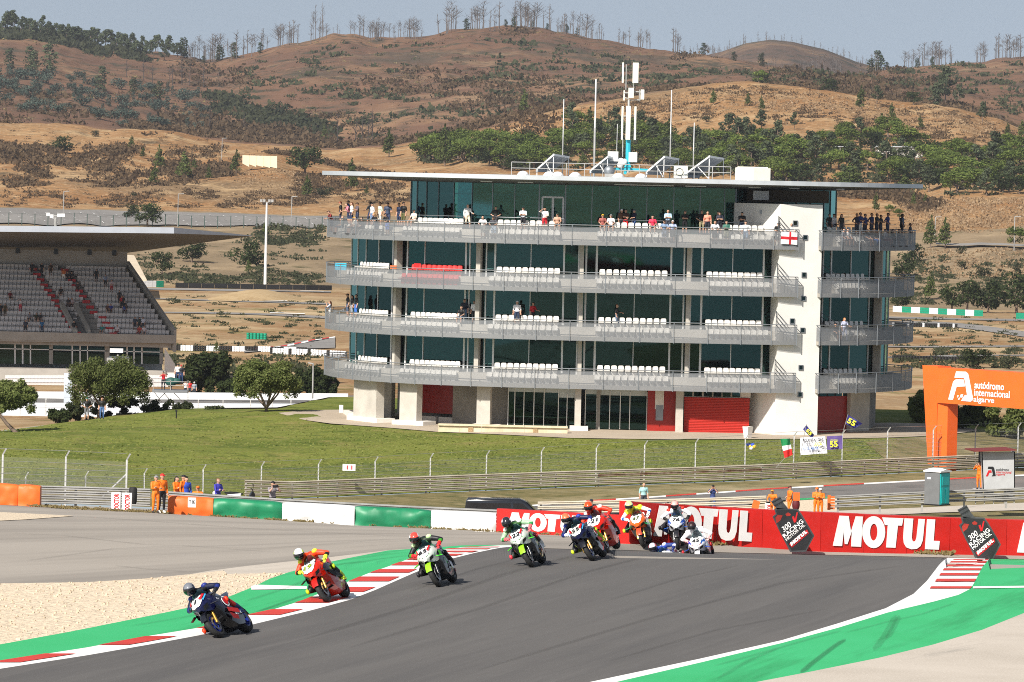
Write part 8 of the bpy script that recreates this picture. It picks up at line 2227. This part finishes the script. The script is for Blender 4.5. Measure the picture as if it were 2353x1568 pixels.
mp=thing('mast','thin grey mast left of the tower foot','mast',W(718,915,560)); MB().tube([W(718,915,560),W(720,835,560)],.09,6).build('pole',M_galv,mp); MB().bar(W(720,836,560),W(708,834,560),.12,.12).build('lamp_head',M_galv,mp)
sb=thing('trackside_board','pale blue board standing left of the largest umbrella tree','sign',W(152,920,508)); MB().prism([W(146,958,508),W(166,958,508),W(166,858,508),W(147,858,508)],(0,.3,0)).build('board',mat('pale_blue_board',(.50,.55,.62),.6,0,.05,1),sb)
# television platform beside the largest umbrella tree
pl=thing('camera_platform','scaffold camera platform with grey skirt beside the largest umbrella tree','platform',W(395,935,470))
for a,b in (((352,930),(385,898)),((372,898),(395,925)),((420,925),(395,898)),((352,898),(372,925)),((432,898),(432,925))): MB().bar(W(*a,470),W(*b,470),.06,.06).build('scaffold_tube',M_galv,pl)
MB().box(W(392,899,470),(3.3,2.2,.25)).build('deck',M_steel,pl)
for y in (883,874): MB().bar(W(352,y+2,469),W(432,y+4,469),.05,.05).build('rail',M_galv,pl)
for px in (352,392,432): MB().bar(W(px,897,469),W(px,874,469),.05,.05,Vector((1,0,0))).build('rail',M_galv,pl)
tvp=thing('television_camera','television camera under a dark green cover on the platform','camera',W(396,893,470))
mb=MB(); mb.ball(W(393,878,470),(.55,.4,.45),12,8); mb.ball(W(405,876,470),(.5,.35,.3),10,8); mb.build('cover',cmat(C('1c4a44')),tvp,True); mb=MB(); mb.tube([W(393,898,470),W(394,880,470)],.06,6); mb.build('tripod',M_steel_d,tvp); mb=MB(); mb.tube([W(386,876,470),W(377,874,470)],.13,8); mb.build('lens',M_black,tvp)
for px,y,s1,s2,lab,hd_,hc in ((375,897,'b81c28','20222c','camera operator in red and black jacket with headphones on the platform','cap','202024'),(408,880,'e6e4e0','2a3a58','person in white T-shirt high behind the covered camera','cap','202024'),(416,882,'20242c','2a4068','person in dark jacket with yellow armband behind the covered camera','cap','c03038'),(426,912,'e8e6e4','30343c','person in white T-shirt photographing over the upper wall','hair','201810'),(436,912,'b82420','30343c','person in red shirt beside the white T-shirt at the upper wall','hair','201810'),(446,914,'8a949c','30343c','person in grey with white cap at the upper wall','cap','e0e0e0')):
 Yp=470 if px < 420 else 563; q=W(px,y,Yp); person(q,lab,'photo' if px in (426,375) else 'stand',hd_,s1,s2,hair=hc,short=False)
# ---------------------------------------------------------------- kart circuit and beyond
def strip(nm,pts,w0,w1,m,dz=.15,x0=None,x1=None,step=12,**k):
 c=curve(pts); a,b=x0 or pts[0][0],x1 or pts[-1][0]
 ww=lambda x: w0+(w1 - w0)*(x - a)/(b - a)
 return struct(sheet(nm,lambda x: c(x)+ww(x)/2,lambda x: c(x) - ww(x)/2,a,b,m,step,2,dz,ymin=640))
M_ktrack=ground_mat('kart_asphalt',[(.20,.19,.18),((.25,.235,.22),.05,.5,.1)],None,0,1,.85,.2)
strip('kart_track',[(310,664),(420,665),(560,668),(760,672)],4,4,M_ktrack,.14)
strip('kart_track',[(330,687),(420,690),(560,694),(760,700)],2.4,3,M_ktrack,.14)
strip('kart_track',[(360,718),(450,719),(600,723),(760,731)],2.4,4,M_ktrack,.14)
strip('kart_track',[(560,812),(640,802),(700,795),(770,788)],3,26,M_ktrack,.14)
kk=strip('kerb',[(560,810),(640,799),(700,790),(770,776)],2,3,M_white,.2)
for a in range(580,760,32): sheet('kerb_block',lambda x: float(np.interp(x,[560,640,700,770],[811,800,791,777.4])),lambda x: float(np.interp(x,[560,640,700,770],[809,798,789,774.7])),a,a+16,M_red,4,1,.26,kk,ymin=640)
for a,b,y in ((620,700,721),(690,745,669.5),(560,660,692)): strip('white_line',[(a,y),(b,y+2)],1.4,1.6,M_white,.22)
strip('kart_track',[(2040,742),(2150,744),(2200,748),(2270,757),(2400,775)],7,14,M_ktrack,.14)
strip('kart_track',[(2040,731),(2353,737),(2500,740)],3,4,M_ktrack,.14); strip('kart_track',[(2040,798),(2353,797),(2500,797)],3,4,M_ktrack,.14)
strip('kart_track',[(2040,822),(2150,820),(2353,818),(2500,818)],2.5,3,M_ktrack,.14)
# car park with its painted bays
struct(sheet('car_park',curve([(-300,519),(0,517),(400,517),(740,523),(800,525)]),curve([(-300,480),(0,482),(400,489),(740,500),(800,502)]),-300,820,ground_mat('car_park_asphalt',[(.19,.18,.17),((.225,.213,.2),.02,.5,.12)],None,0,1,.9,.1),12,6,.35,ymin=1200))
mb=MB()
for r_ in range(4):
 for k in range(30):
  px=-30+k*27+r_*8+RN.uniform(-3,3); y=float(np.interp(px,[-30,400,800],[490,495,508]))+r_*6.5
  a,b=hit(px,y,1200),hit(px+5,y+1.6,1200); a.z += .5; b.z += .5; n_=Vector((.09,0,0))
  mb.add([a - n_,a+n_,b+n_,b - n_],[(0,1,2,3)])
struct(mb.build('bay_markings',M_white))
bps=[hit(p,float(np.interp(p,[-40,400,760],[519,519,527])),1200) for p in range(-40,770,30)]
ft=thing('wire_fence','row of dark green fence posts along the near side of the car park','fence',bps[5])
for b in bps: MB().bar(b+Vector((0,0,-.3)),b+Vector((0,0,3.6)),.22,.22,Vector((0,1,0))).build('post',mat('fence_green',(.03,.06,.05),.6,0,.1,1),ft)
for h in (3.5,):
 mb=MB(); mb.tube([b+Vector((0,0,h)) for b in bps],.025,3,cap=False); mb.build('wire',mat('fence_green',(.03,.06,.05)),ft)
# masts
fm=hit(609,662,900); flm=thing('floodlight_mast','tall white floodlight mast on the kart circuit left of the tower','mast',fm)
top=Vector((fm.x,fm.y,CAMZ+ray(615.5,466)[1]*fm.y)); MB().tube([fm,fm.lerp(top,.5),top],[.38,.3,.22],8).build('pole',M_alu,flm)
MB().bar(top+Vector((-1.3,0,.1)),top+Vector((1.3,0,.1)),.15,.2).build('cross_arm',M_galv,flm)
for x in (-1.3,-.6,.6,1.3): MB().box(top+Vector((x,-.3,.45)),(.55,.4,.6)).build('floodlight',M_galv,flm)
f2=thing('floodlight_mast','short mast head with floodlights sticking up behind the stand roof','mast',W(128,520,690)); MB().tube([W(127,560,690),W(128,500,690)],.2,8).build('pole',M_galv,f2); MB().bar(W(110,496,690),W(147,496,690),.15,.15).build('cross_arm',M_galv,f2)
for px in (111,119,136,145): MB().box(W(px,493+(px % 3)*2,690),(.5,.4,.45)).build('floodlight',M_alu,f2)
for px,yb,yt,lab in ((145,516,440,'thin lamp post at the car park above the stand roof'),(408,519,446,'thin lamp post at the car park right of the spreading oak'),(669,523,452,'thin lamp post at the car park near the tower'),(509,372,318,'faint lamp post on the pale embankment'),(2148,540,499,'lamp post by the road beyond the right balcony'),(2330,578,498,'thin lamp post before the rocky bank at right')):
 p=hit(px,yb,1200); t_=W(px+2,yt,p.y); l=thing('lamp_post',lab,'lamp post',p); MB().tube([p,t_],.13,5).build('pole',M_galv,l); MB().bar(t_,t_+Vector((1.6,0,.1)),.35,.18).build('lamp_head',M_galv,l)
# walls and buildings on the far slopes
cw=thing('retaining_wall','cream coloured retaining wall on the left embankment','wall',W(597,385,1830));
for k in range(5): MB().prism([W(557+k*16,357+k*.5,1812),W(572.7+k*16,357.4+k*.5,1812),W(572.7+k*16,384+(k*.8 if k > 2 else 0),1812),W(557+k*16,376+k*2,1812)],(0,1.5,0)).build('wall_section',mat('cream_render',(.72,.62,.44),.8,0,.05,.2),cw)
def shed(px0,px1,py,h,label):
 a,b=hit(px0,py,1300),hit(px1,py,1300); b=Vector((b.x,a.y,a.z)); t=thing('shed',label,'building',(a+b)/2); H=h*a.y/FD; d=Vector((0,14,0)); e=Vector((0,0,H)); g=Vector((0,0,-3))
 MB().hexa([a+g,b+g,b+d+g,a+d+g,a+e,b+e,b+d+e - Vector((0,0,1)),a+d+e - Vector((0,0,1))]).build('wall',M_render,t); o=Vector((.5,0,0)); f=Vector((0,-.6,0))
 MB().hexa([a - o+e+f,b+o+e+f,b+o+e+d - Vector((0,0,1)),a - o+e+d - Vector((0,0,1)),a - o+e+f+Vector((0,0,.3)),b+o+e+f+Vector((0,0,.3)),b+o+e+d - Vector((0,0,.7)),a - o+e+d - Vector((0,0,.7))]).build('roof',M_roofm,t)
shed(2016,2120,366,21,'long white shed half hidden by the wood on the right'); shed(1922,1950,360,12,'small white shed deeper in the wood')
pp_=[(-400,0)]
rp=struct(MB().prism([W(270,588,1120),W(308,590,1120),W(337,646,1050),W(312,648,1050)],(0,0,.3)).build('ramp',mat('pale_ramp',(.55,.46,.34),.9,0,.08,.2)))
rd=strip('road',[(2150,566),(2250,567),(2353,571),(2500,578)],4,6,M_ktrack,.8)
# mound
mb=MB(); c0=hit(585,692,900); secs=[]
for j in range(10):
 f=j/9; r=[]
 for i in range(41):
  t=i/40; h=math.sin(t*PI) ** 1.3*math.sin(f*PI) ** .8
  px=455+245*t; p=hit(px,693,900); r.append(Vector((p.x,p.y+f*46 - 4,p.z+h*2.1*(1+.15*float(vnoise(t*9,f*5))) - .1)))
 secs.append(r)
mb.loft(secs); struct(mb.build('mound',ground_mat('mound_earth',[(.40,.29,.16),((.33,.23,.12),.2,.55,.1),((.46,.35,.21),1.5,.6,.1)],None,.1,1),None,True))
# tyre walls and plastic blocks
M_tw,M_tg,M_tb=cmat(C('e4e6e8')),cmat(C('0c8a6c')),M_tyre
def stack(p,m,r,h,n):
 mb=MB()
 for k in range(n): mb.rev([(r*.72,k*h/n),(r,k*h/n+.12*h/n),(r,k*h/n+.86*h/n),(r*.72,(k+1)*h/n)],p,'z',8,closed=False)
 return mb
def block_row(label,px0,px1,y0,y1,n,h,cols,cat='barrier',nm='tyre_wall',r=None):
 t=thing(nm,label,cat,hit((px0+px1)/2,(y0+y1)/2,640))
 for k in range(n):
  px=px0+(px1 - px0)*(k+.5)/n; p=hit(px,y0+(y1 - y0)*k/n,640); rr=r or (px1 - px0)/n*p.y/FD/2*1.02
  stack(p,None,rr,h,3).build('tyre_stack',cols(k),t,True)
 return t
def plastic_row(label,px0,px1,y0,y1,n,h,cols):
 t=thing('plastic_barrier',label,'barrier',hit((px0+px1)/2,(y0+y1)/2,640))
 for k in range(n):
  a,b=hit(px0+(px1 - px0)*k/n,y0+(y1 - y0)*k/n,640),hit(px0+(px1 - px0)*(k+1)/n - .3,y0+(y1 - y0)*(k+1)/n,640)
  mb=MB()
  for j in range(3): mb.hexa([a+Vector((0,0,j*h/3)),b+Vector((0,0,j*h/3)),b+Vector((0,.9,j*h/3)),a+Vector((0,.9,j*h/3)),a+Vector((0,0,(j+.93)*h/3)),b+Vector((0,0,(j+.93)*h/3)),b+Vector((0,.9,(j+.93)*h/3)),a+Vector((0,.9,(j+.93)*h/3))])
  mb.build('block',cols(k),t)
 return t
block_row('bundle of green tyres on the bare earth left of the tower',566,613,781,783,6,1.05,lambda k: M_tg)
plastic_row('white plastic barrier blocks ending in two green ones beside the grandstand',300,376,660,660,9,1.5,lambda k: M_tg if k > 6 else M_tw)
plastic_row('white and green plastic barrier blocks right of the tower',2052,2259,716,727,10,1.35,lambda k: M_tw if k % 2 == 0 else M_tg)
plastic_row('green and white plastic blocks at the right edge beyond the kart track',2335,2420,733,738,3,1.35,lambda k: M_tg if k % 2 == 0 else M_tw)
block_row('long wall of black and white tyres in front of the kart track',385,705,806,813,54,.85,lambda k: M_tw if (k // 5) % 2 else M_tb)
block_row('white tyre stacks at the bend left of the tower',620,795,815,822,28,.95,lambda k: M_tw if k % 7 else M_tb)
block_row('black tyre wall curving beside the kart track right of the tower',2050,2200,750,753,26,.8,lambda k: M_tb if k % 6 else M_tw)
block_row('black tyre wall at the foot of the earth bank behind the gantry',2050,2250,828,832,30,.8,lambda k: M_tb)
wf=thing('windbreak','low black windbreak along the kart track behind the floodlight mast','fence',hit(575,664,900))
for k in range(12):
 px=403+k*30; a,b=hit(px,661+k*.55,900),hit(px+29.5,661.5+k*.55,900); hh=1.15
 MB().hexa([a,b,b+Vector((0,.1,0)),a+Vector((0,.1,0)),a+Vector((0,0,hh)),b+Vector((0,0,hh)),b+Vector((0,.1,hh)),a+Vector((0,.1,hh))]).build('panel',M_black,wf)
# ---------------------------------------------------------------- equipment on the tower roof
YR=384.0; ZR=20.12
def rz(px): return W(px,400,YR).x
def solar(x0,y0,x1,y1,label):
 a,b=W(x0,y0,YR - 1.2),W(x1,y1,YR - 1.2); a2,b2=a+Vector((1.2,2.6,0)),b+Vector((1.2,2.6,-.15))
 t=thing('solar_collector',label,'solar collector',Vector((a.x,a.y,ZR)),'tilted solar collectors on the tower roof')
 for k in range(6):
  f=k/5; MB().bar(a.lerp(a2,f),b.lerp(b2,f),.22,.12).build('collector_tube',M_alu,t)
 MB().bar(a - Vector((0,0,.1)),a2 - Vector((0,0,.1)),.2,.25).build('manifold',M_steel,t); MB().bar(b,b2,.12,.15).build('manifold',M_alu,t)
 n_=Vector((0,0,.08)); MB().prism([a - n_,b - n_,b2 - n_,a2 - n_],(0,0,-.02)).build('back_plate',M_steel,t)
 for q,e in ((b,Vector((b.x,b.y,ZR))),(b2,Vector((b2.x,b2.y,ZR))),(a.lerp(b,.5),Vector((b.x,b.y,ZR))),(a,Vector((a.x,a.y,ZR - .05))),(a2,Vector((a2.x,a2.y,ZR - .05)))): MB().bar(q,e,.06,.06,Vector((0,1,0))).build('strut',M_alu,t)
solar(1234,389,1272,356,'tilted solar collector, leftmost on the tower roof'); solar(1357,392,1396,361,'tilted solar collector directly left of the antenna mast'); solar(1486,395,1526,361,'tilted solar collector directly right of the antenna mast'); solar(1572,402,1630,360,'larger tilted solar collector, rightmost on the tower roof')
am=thing('antenna_mast','antenna mast with cream panels on a turquoise foot on the tower roof','antenna',Vector((rz(1444),YR,ZR)))
M_cream=mat('antenna_cream',(.74,.73,.64),.5,0,.03,2); M_turqp=mat('turquoise_paint',(.03,.40,.50),.4,0,.05,2)
def AP(zx,zy,Y=YR): return W((2350+zx/3.014)/1.741,(200+zy/3.014)/1.741,Y)
MB().tube([AP(492,1480),AP(500,600)],[.14,.09],8).build('pole',M_galv,am); MB().tube([AP(486,1420),AP(494,1085)],.19,8).build('mast_foot',M_turqp,am)
for x0,y0,x1,y1 in ((225,1435,735,1440),): MB().bar(AP(x0,y0),AP(x1,y1+12),.3,.22).build('foot_beam',M_turqp,am)
for x in (232,455,722): MB().bar(AP(x,1440),AP(x - 2,1500),.22,.22,Vector((0,1,0))).build('foot_leg',M_turqp,am)
MB().bar(AP(455,1420,YR - .4),AP(490,1340,YR),.12,.12).build('brace',M_turqp,am); MB().bar(AP(515,1420,YR - .4),AP(492,1340,YR),.12,.12).build('brace',M_turqp,am)
for x0,x1,y0,y1,dy in ((415,441,153,397,.2),(543,618,156,398,-.3),(493,559,459,578,-.35),(433,452,490,610,.1),(640,686,480,598,0),(404,436,680,1082,.1),(459,523,678,1082,-.35),(558,592,684,1086,.1)):
 a,b=AP(x0,y1,YR+dy),AP(x1,y0,YR+dy); MB().box((a+b)/2,(b.x - a.x,.22,b.z - a.z)).build('antenna_panel',M_cream,am)
for a,b in (((470,175),(465,480)),((556,400),(556,470)),((500,500),(650,510)),((500,605),(640,605)),((445,575),(500,590)),((428,1080),(424,1290)),((630,480),(625,620)),((440,800),(465,800)),((530,790),(565,790)),((440,520),(500,520))): MB().tube([AP(*a),AP(*b)],.045,6).build('bracket',M_galv,am)
for x,y,w_ in ((308,1285,.8),(548,1295,.65)): MB().box(AP(x,y,YR - .2),(w_,.35,.75)).build('equipment_box',M_alu,am)
for x,y in ((405,1340),(445,1350),(395,1390)): mb=MB(); mb.ball(AP(x,y,YR - .3),(.24,.15,.24),10,6); mb.build('radio_unit',M_alu,am,True)
for px,yt,r_,lab in ((1296,228,.05,'thin whip antenna left of the solar collectors'),(1370,182,.085,'tall grey lightning rod left of the antenna mast'),(1419,285,.03,'short thin aerial just left of the antenna mast'),(1544,207,.055,'tall whip antenna right of the antenna mast'),(1596,282,.05,'shorter whip antenna above the last solar collector')):
 t=thing('whip_antenna',lab,'antenna',W(px,396,YR+.5)); zt_=CAMZ+ray(px,yt)[1]*YR; x_=W(px,yt,YR).x
 MB().tube([Vector((x_,YR+.5,ZR - .05)),Vector((x_,YR+.5,(zt_+ZR)/2))],r_,6).build('pole',M_galv,t); MB().tube([Vector((x_,YR+.5,(zt_+ZR)/2)),Vector((x_,YR+.5,zt_))],r_*.7,6).build('aerial',M_alu,t)
ac=thing('air_conditioner','cream air conditioning unit with round fan on the tower roof','air conditioner',Vector((rz(1563),YR - 1,ZR))); c=Vector((rz(1563),YR - 1,ZR+.48)); MB().box(c,(1.05,.5,.9)).build('casing',M_cream,ac)
mb=MB(); mb.rev([(.30,0),(.30,.04),(.26,.04),(.26,0)],(0,0,0),'z',18); o=mb.build('fan_grille',M_steel_d); o.matrix_basis=frame(c+Vector((-.1,-.26,0)),(1,0,0),(0,0,1)); o.parent=ac; o.matrix_parent_inverse=ac.matrix_basis.inverted()
bx_=thing('roof_box','cream roof access box with stained side on the tower roof','roof hatch',Vector((rz(1727),YR,ZR)))
MB().hexa([Vector((rz(1687),YR - 2,ZR - .1)),Vector((rz(1728),YR - 2.2,ZR - .1)),Vector((rz(1768),YR - 1.5,ZR - .1)),Vector((rz(1740),YR+1,ZR - .1)),Vector((rz(1687),YR - 2,ZR+.92)),Vector((rz(1728),YR - 2.2,ZR+.92)),Vector((rz(1768),YR - 1.5,ZR+.92)),Vector((rz(1740),YR+1,ZR+.92))]).build('box_wall',M_cream,bx_); MB().hexa([Vector((rz(1692) ,YR - 1.8,ZR+.92)),Vector((rz(1762),YR - 1.5,ZR+.92)),Vector((rz(1745),YR+.8,ZR+.92)),Vector((rz(1700),YR+.8,ZR+.92)),Vector((rz(1692),YR - 1.8,ZR+1.0)),Vector((rz(1762),YR - 1.5,ZR+1.0)),Vector((rz(1745),YR+.8,ZR+1.0)),Vector((rz(1700),YR+.8,ZR+1.0))]).build('lid',M_cream,bx_)
for k,px in enumerate((1202,1262,1282,1322,1421,1473)):
 d=thing('roof_dome',['white roof dome, first from the left on the tower roof','white roof dome below the leftmost solar collector','white roof dome, third from the left','white roof dome between the first two solar collectors','white roof dome under the antenna foot','white roof dome right of the antenna foot'][k],'skylight',Vector((rz(px),YR - 4,ZR - .1)))
 mb=MB(); mb.ball(Vector((W(px,400,YR - 4).x,YR - 4,ZR)),(.42,.42,.3),12,8); mb.build('dome',M_alu,d,True); mb=MB(); mb.tube([Vector((W(px,400,YR - 4).x,YR - 4,ZR - .1)),Vector((W(px,400,YR - 4).x,YR - 4,ZR+.06))],.46,12); mb.build('upstand',M_alu,d)
df=thing('roof_fan','dark hooded extractor fan left of the antenna foot','extractor',Vector((W(1392,400,YR - 3).x,YR - 3,ZR))); mb=MB(); mb.ball(Vector((W(1400,400,YR - 3).x,YR - 3,ZR+.45)),(.42,.35,.4),12,8); mb.build('hood',M_steel,df,True); MB().box(Vector((W(1400,400,YR - 3).x,YR - 3,ZR+.05)),(.7,.6,.35)).build('curb',M_galv,df)
rl=thing('roof_railing','light tubular railing running along the middle of the tower roof','railing',Vector((rz(1430),YR - 2,ZR)))
rp_=[W(p,400,YR - 2).x for p in range(1175,1690,42)]
for x in rp_: MB().bar((x,YR - 2,ZR - .1),(x,YR - 2,ZR+.95),.05,.05,Vector((0,1,0))).build('post',M_galv,rl)
for h in (.95,.5): MB().tube([(rp_[0],YR - 2,ZR+h),(rp_[-1],YR - 2,ZR+h)],.03,5).build('rail',M_galv,rl)
# low stone bench wall and small things on the terrace
bw=thing('garden_wall','long low cream garden wall with carved panels on the terrace edge','wall',W(1160,1000,372)); M_st=mat('cream_stone',(.60,.52,.36),.85,0,.15,1.5)
for k in range(6):
 a=1007+k*49.5; pa,pb=W(a,995+k*2.3,372),W(a+49,997.3+k*2.3,372); pa.z=pb.z=.95
 MB().hexa([pa - Vector((0,.2,.3)),pb - Vector((0,.2,.3)),pb+Vector((0,.4,-.3)),pa+Vector((0,.4,-.3)),pa+Vector((0,-.2,.38)),pb+Vector((0,-.2,.38)),pb+Vector((0,.4,.38)),pa+Vector((0,.4,.38))]).build('wall_section',M_st,bw)
 MB().hexa([pa+Vector((0,-.35,.38)),pb+Vector((0,-.35,.38)),pb+Vector((0,.5,.38)),pa+Vector((0,.5,.38)),pa+Vector((0,-.35,.5)),pb+Vector((0,-.35,.5)),pb+Vector((0,.5,.5)),pa+Vector((0,.5,.5))]).build('coping',M_st,bw)
 if k in (1,4): MB().box((pa+pb)/2+Vector((0,-.24,.1)),(.35,.08,.42)).build('carved_panel',mat('carved_stone',(.34,.24,.13),.9,0,.3,8),bw)
pt_=thing('planter','white tapered planter beside the red shutter','planter',W(1718,1004,371)); q=W(1718,1004,371); q.z=.95
mb=MB(); mb.rev([(.28,0),(.40,.85),(.36,.85),(.25,.1)],q,'z',4); mb.build('pot',M_plinth,pt_)
tb2=thing('litter_bin','white and red bin at the left corner of the tower foot','bin',W(784,947,396)); q=W(784,940,396); MB().box((q.x,q.y,1.25),(.32,.32,.6)).build('bin_top',M_plinth,tb2); MB().box((q.x,q.y,.98),(.28,.28,.4)).build('bin_base',cmat(C('6a2418')),tb2)
gt=thing('garden_lamp','small dark garden lamp standing on the lawn','lamp',hit(405,962)); q=hit(405,962); MB().tube([q,q+Vector((0,0,.55))],.05,6).build('post',M_black,gt); MB().box(q+Vector((0,0,.6)),(.16,.16,.12)).build('lamp_head',M_black,gt)
wr=thing('litter','crumpled blue, yellow and white plastic bag caught in the long fence','bag',W(1725,1025,348)); mb=MB()
for k in range(5): q=W(1720+k*3,1022+(k % 3)*4,347); mb.ball(q,(.16,.08,.13),6,4,k % 3)
mb.build('bag_sheet',[cmat(C('3a5ac0')),cmat(C('e8c040')),cmat(C('e8e8ee'))],wr)
# items on the balconies
for li,px,ins,c_,w_,h_,lab in ((2,783,1.4,'3ab4d8',.9,.55,'turquoise parasol cloth folded on the third balcony tip'),(2,959,1.9,'d02020',.5,.5,'red cool box behind the red seats'),(2,904,1.2,'c86a34',.5,.3,'orange bag on the floor left of the red seats')):
 p=plan(th_of(px,610,ins),ins); t=thing('box' if li == 2 and px != 783 else 'cloth',lab,'box' if px != 783 else 'cloth',p+Vector((0,0,LB[li]+.98)))
 MB().box(p+Vector((0,0,LB[li]+.98+h_/2+(.35 if px != 783 else 0))),(w_,.4,h_)).build('shell',cmat(C(c_)),t)
for li in (0,1):
 p=plan(th_of(770,[830,720][li],1.5),1.5)+Vector((0,0,LB[li]+.98)); t=thing('sun_lounger',['grey folded loungers on the lowest balcony tip','grey folded loungers on the second balcony tip'][li],'lounger',p)
 MB().box(p+Vector((0,0,.3)),(1.4,.6,.08),Matrix.Rotation(-.2,3,'Y')).build('frame',M_steel,t); MB().box(p+Vector((.5,0,.55)),(.6,.6,.07),Matrix.Rotation(-.6,3,'Y')).build('backrest',M_steel,t)
HAZE=4.0e-5
settle_labels()
# ---------------------------------------------------------------- the air between here and the hills
hz_m=bpy.data.materials.new('haze'); hz_m.use_nodes=True; _h=hz_m.node_tree; _h.nodes.remove(_h.nodes['Principled BSDF'])
pv=_n(_h,'ShaderNodeVolumePrincipled'); pv.inputs['Color'].default_value=(.86,.91,1,1); pv.inputs['Density'].default_value=HAZE; pv.inputs['Anisotropy'].default_value=.2
_h.links.new(pv.outputs[0],_h.nodes['Material Output'].inputs['Volume'])
MB().hexa([(-2600,-2200,-60),(2600,-2200,-60),(2600,5600,-60),(-2600,5600,-60),(-2600,-2200,260),(2600,-2200,260),(2600,5600,260),(-2600,5600,260)]).build('haze',hz_m)
stuff(bpy.data.objects['haze'],'thin haze in the air over the valley')
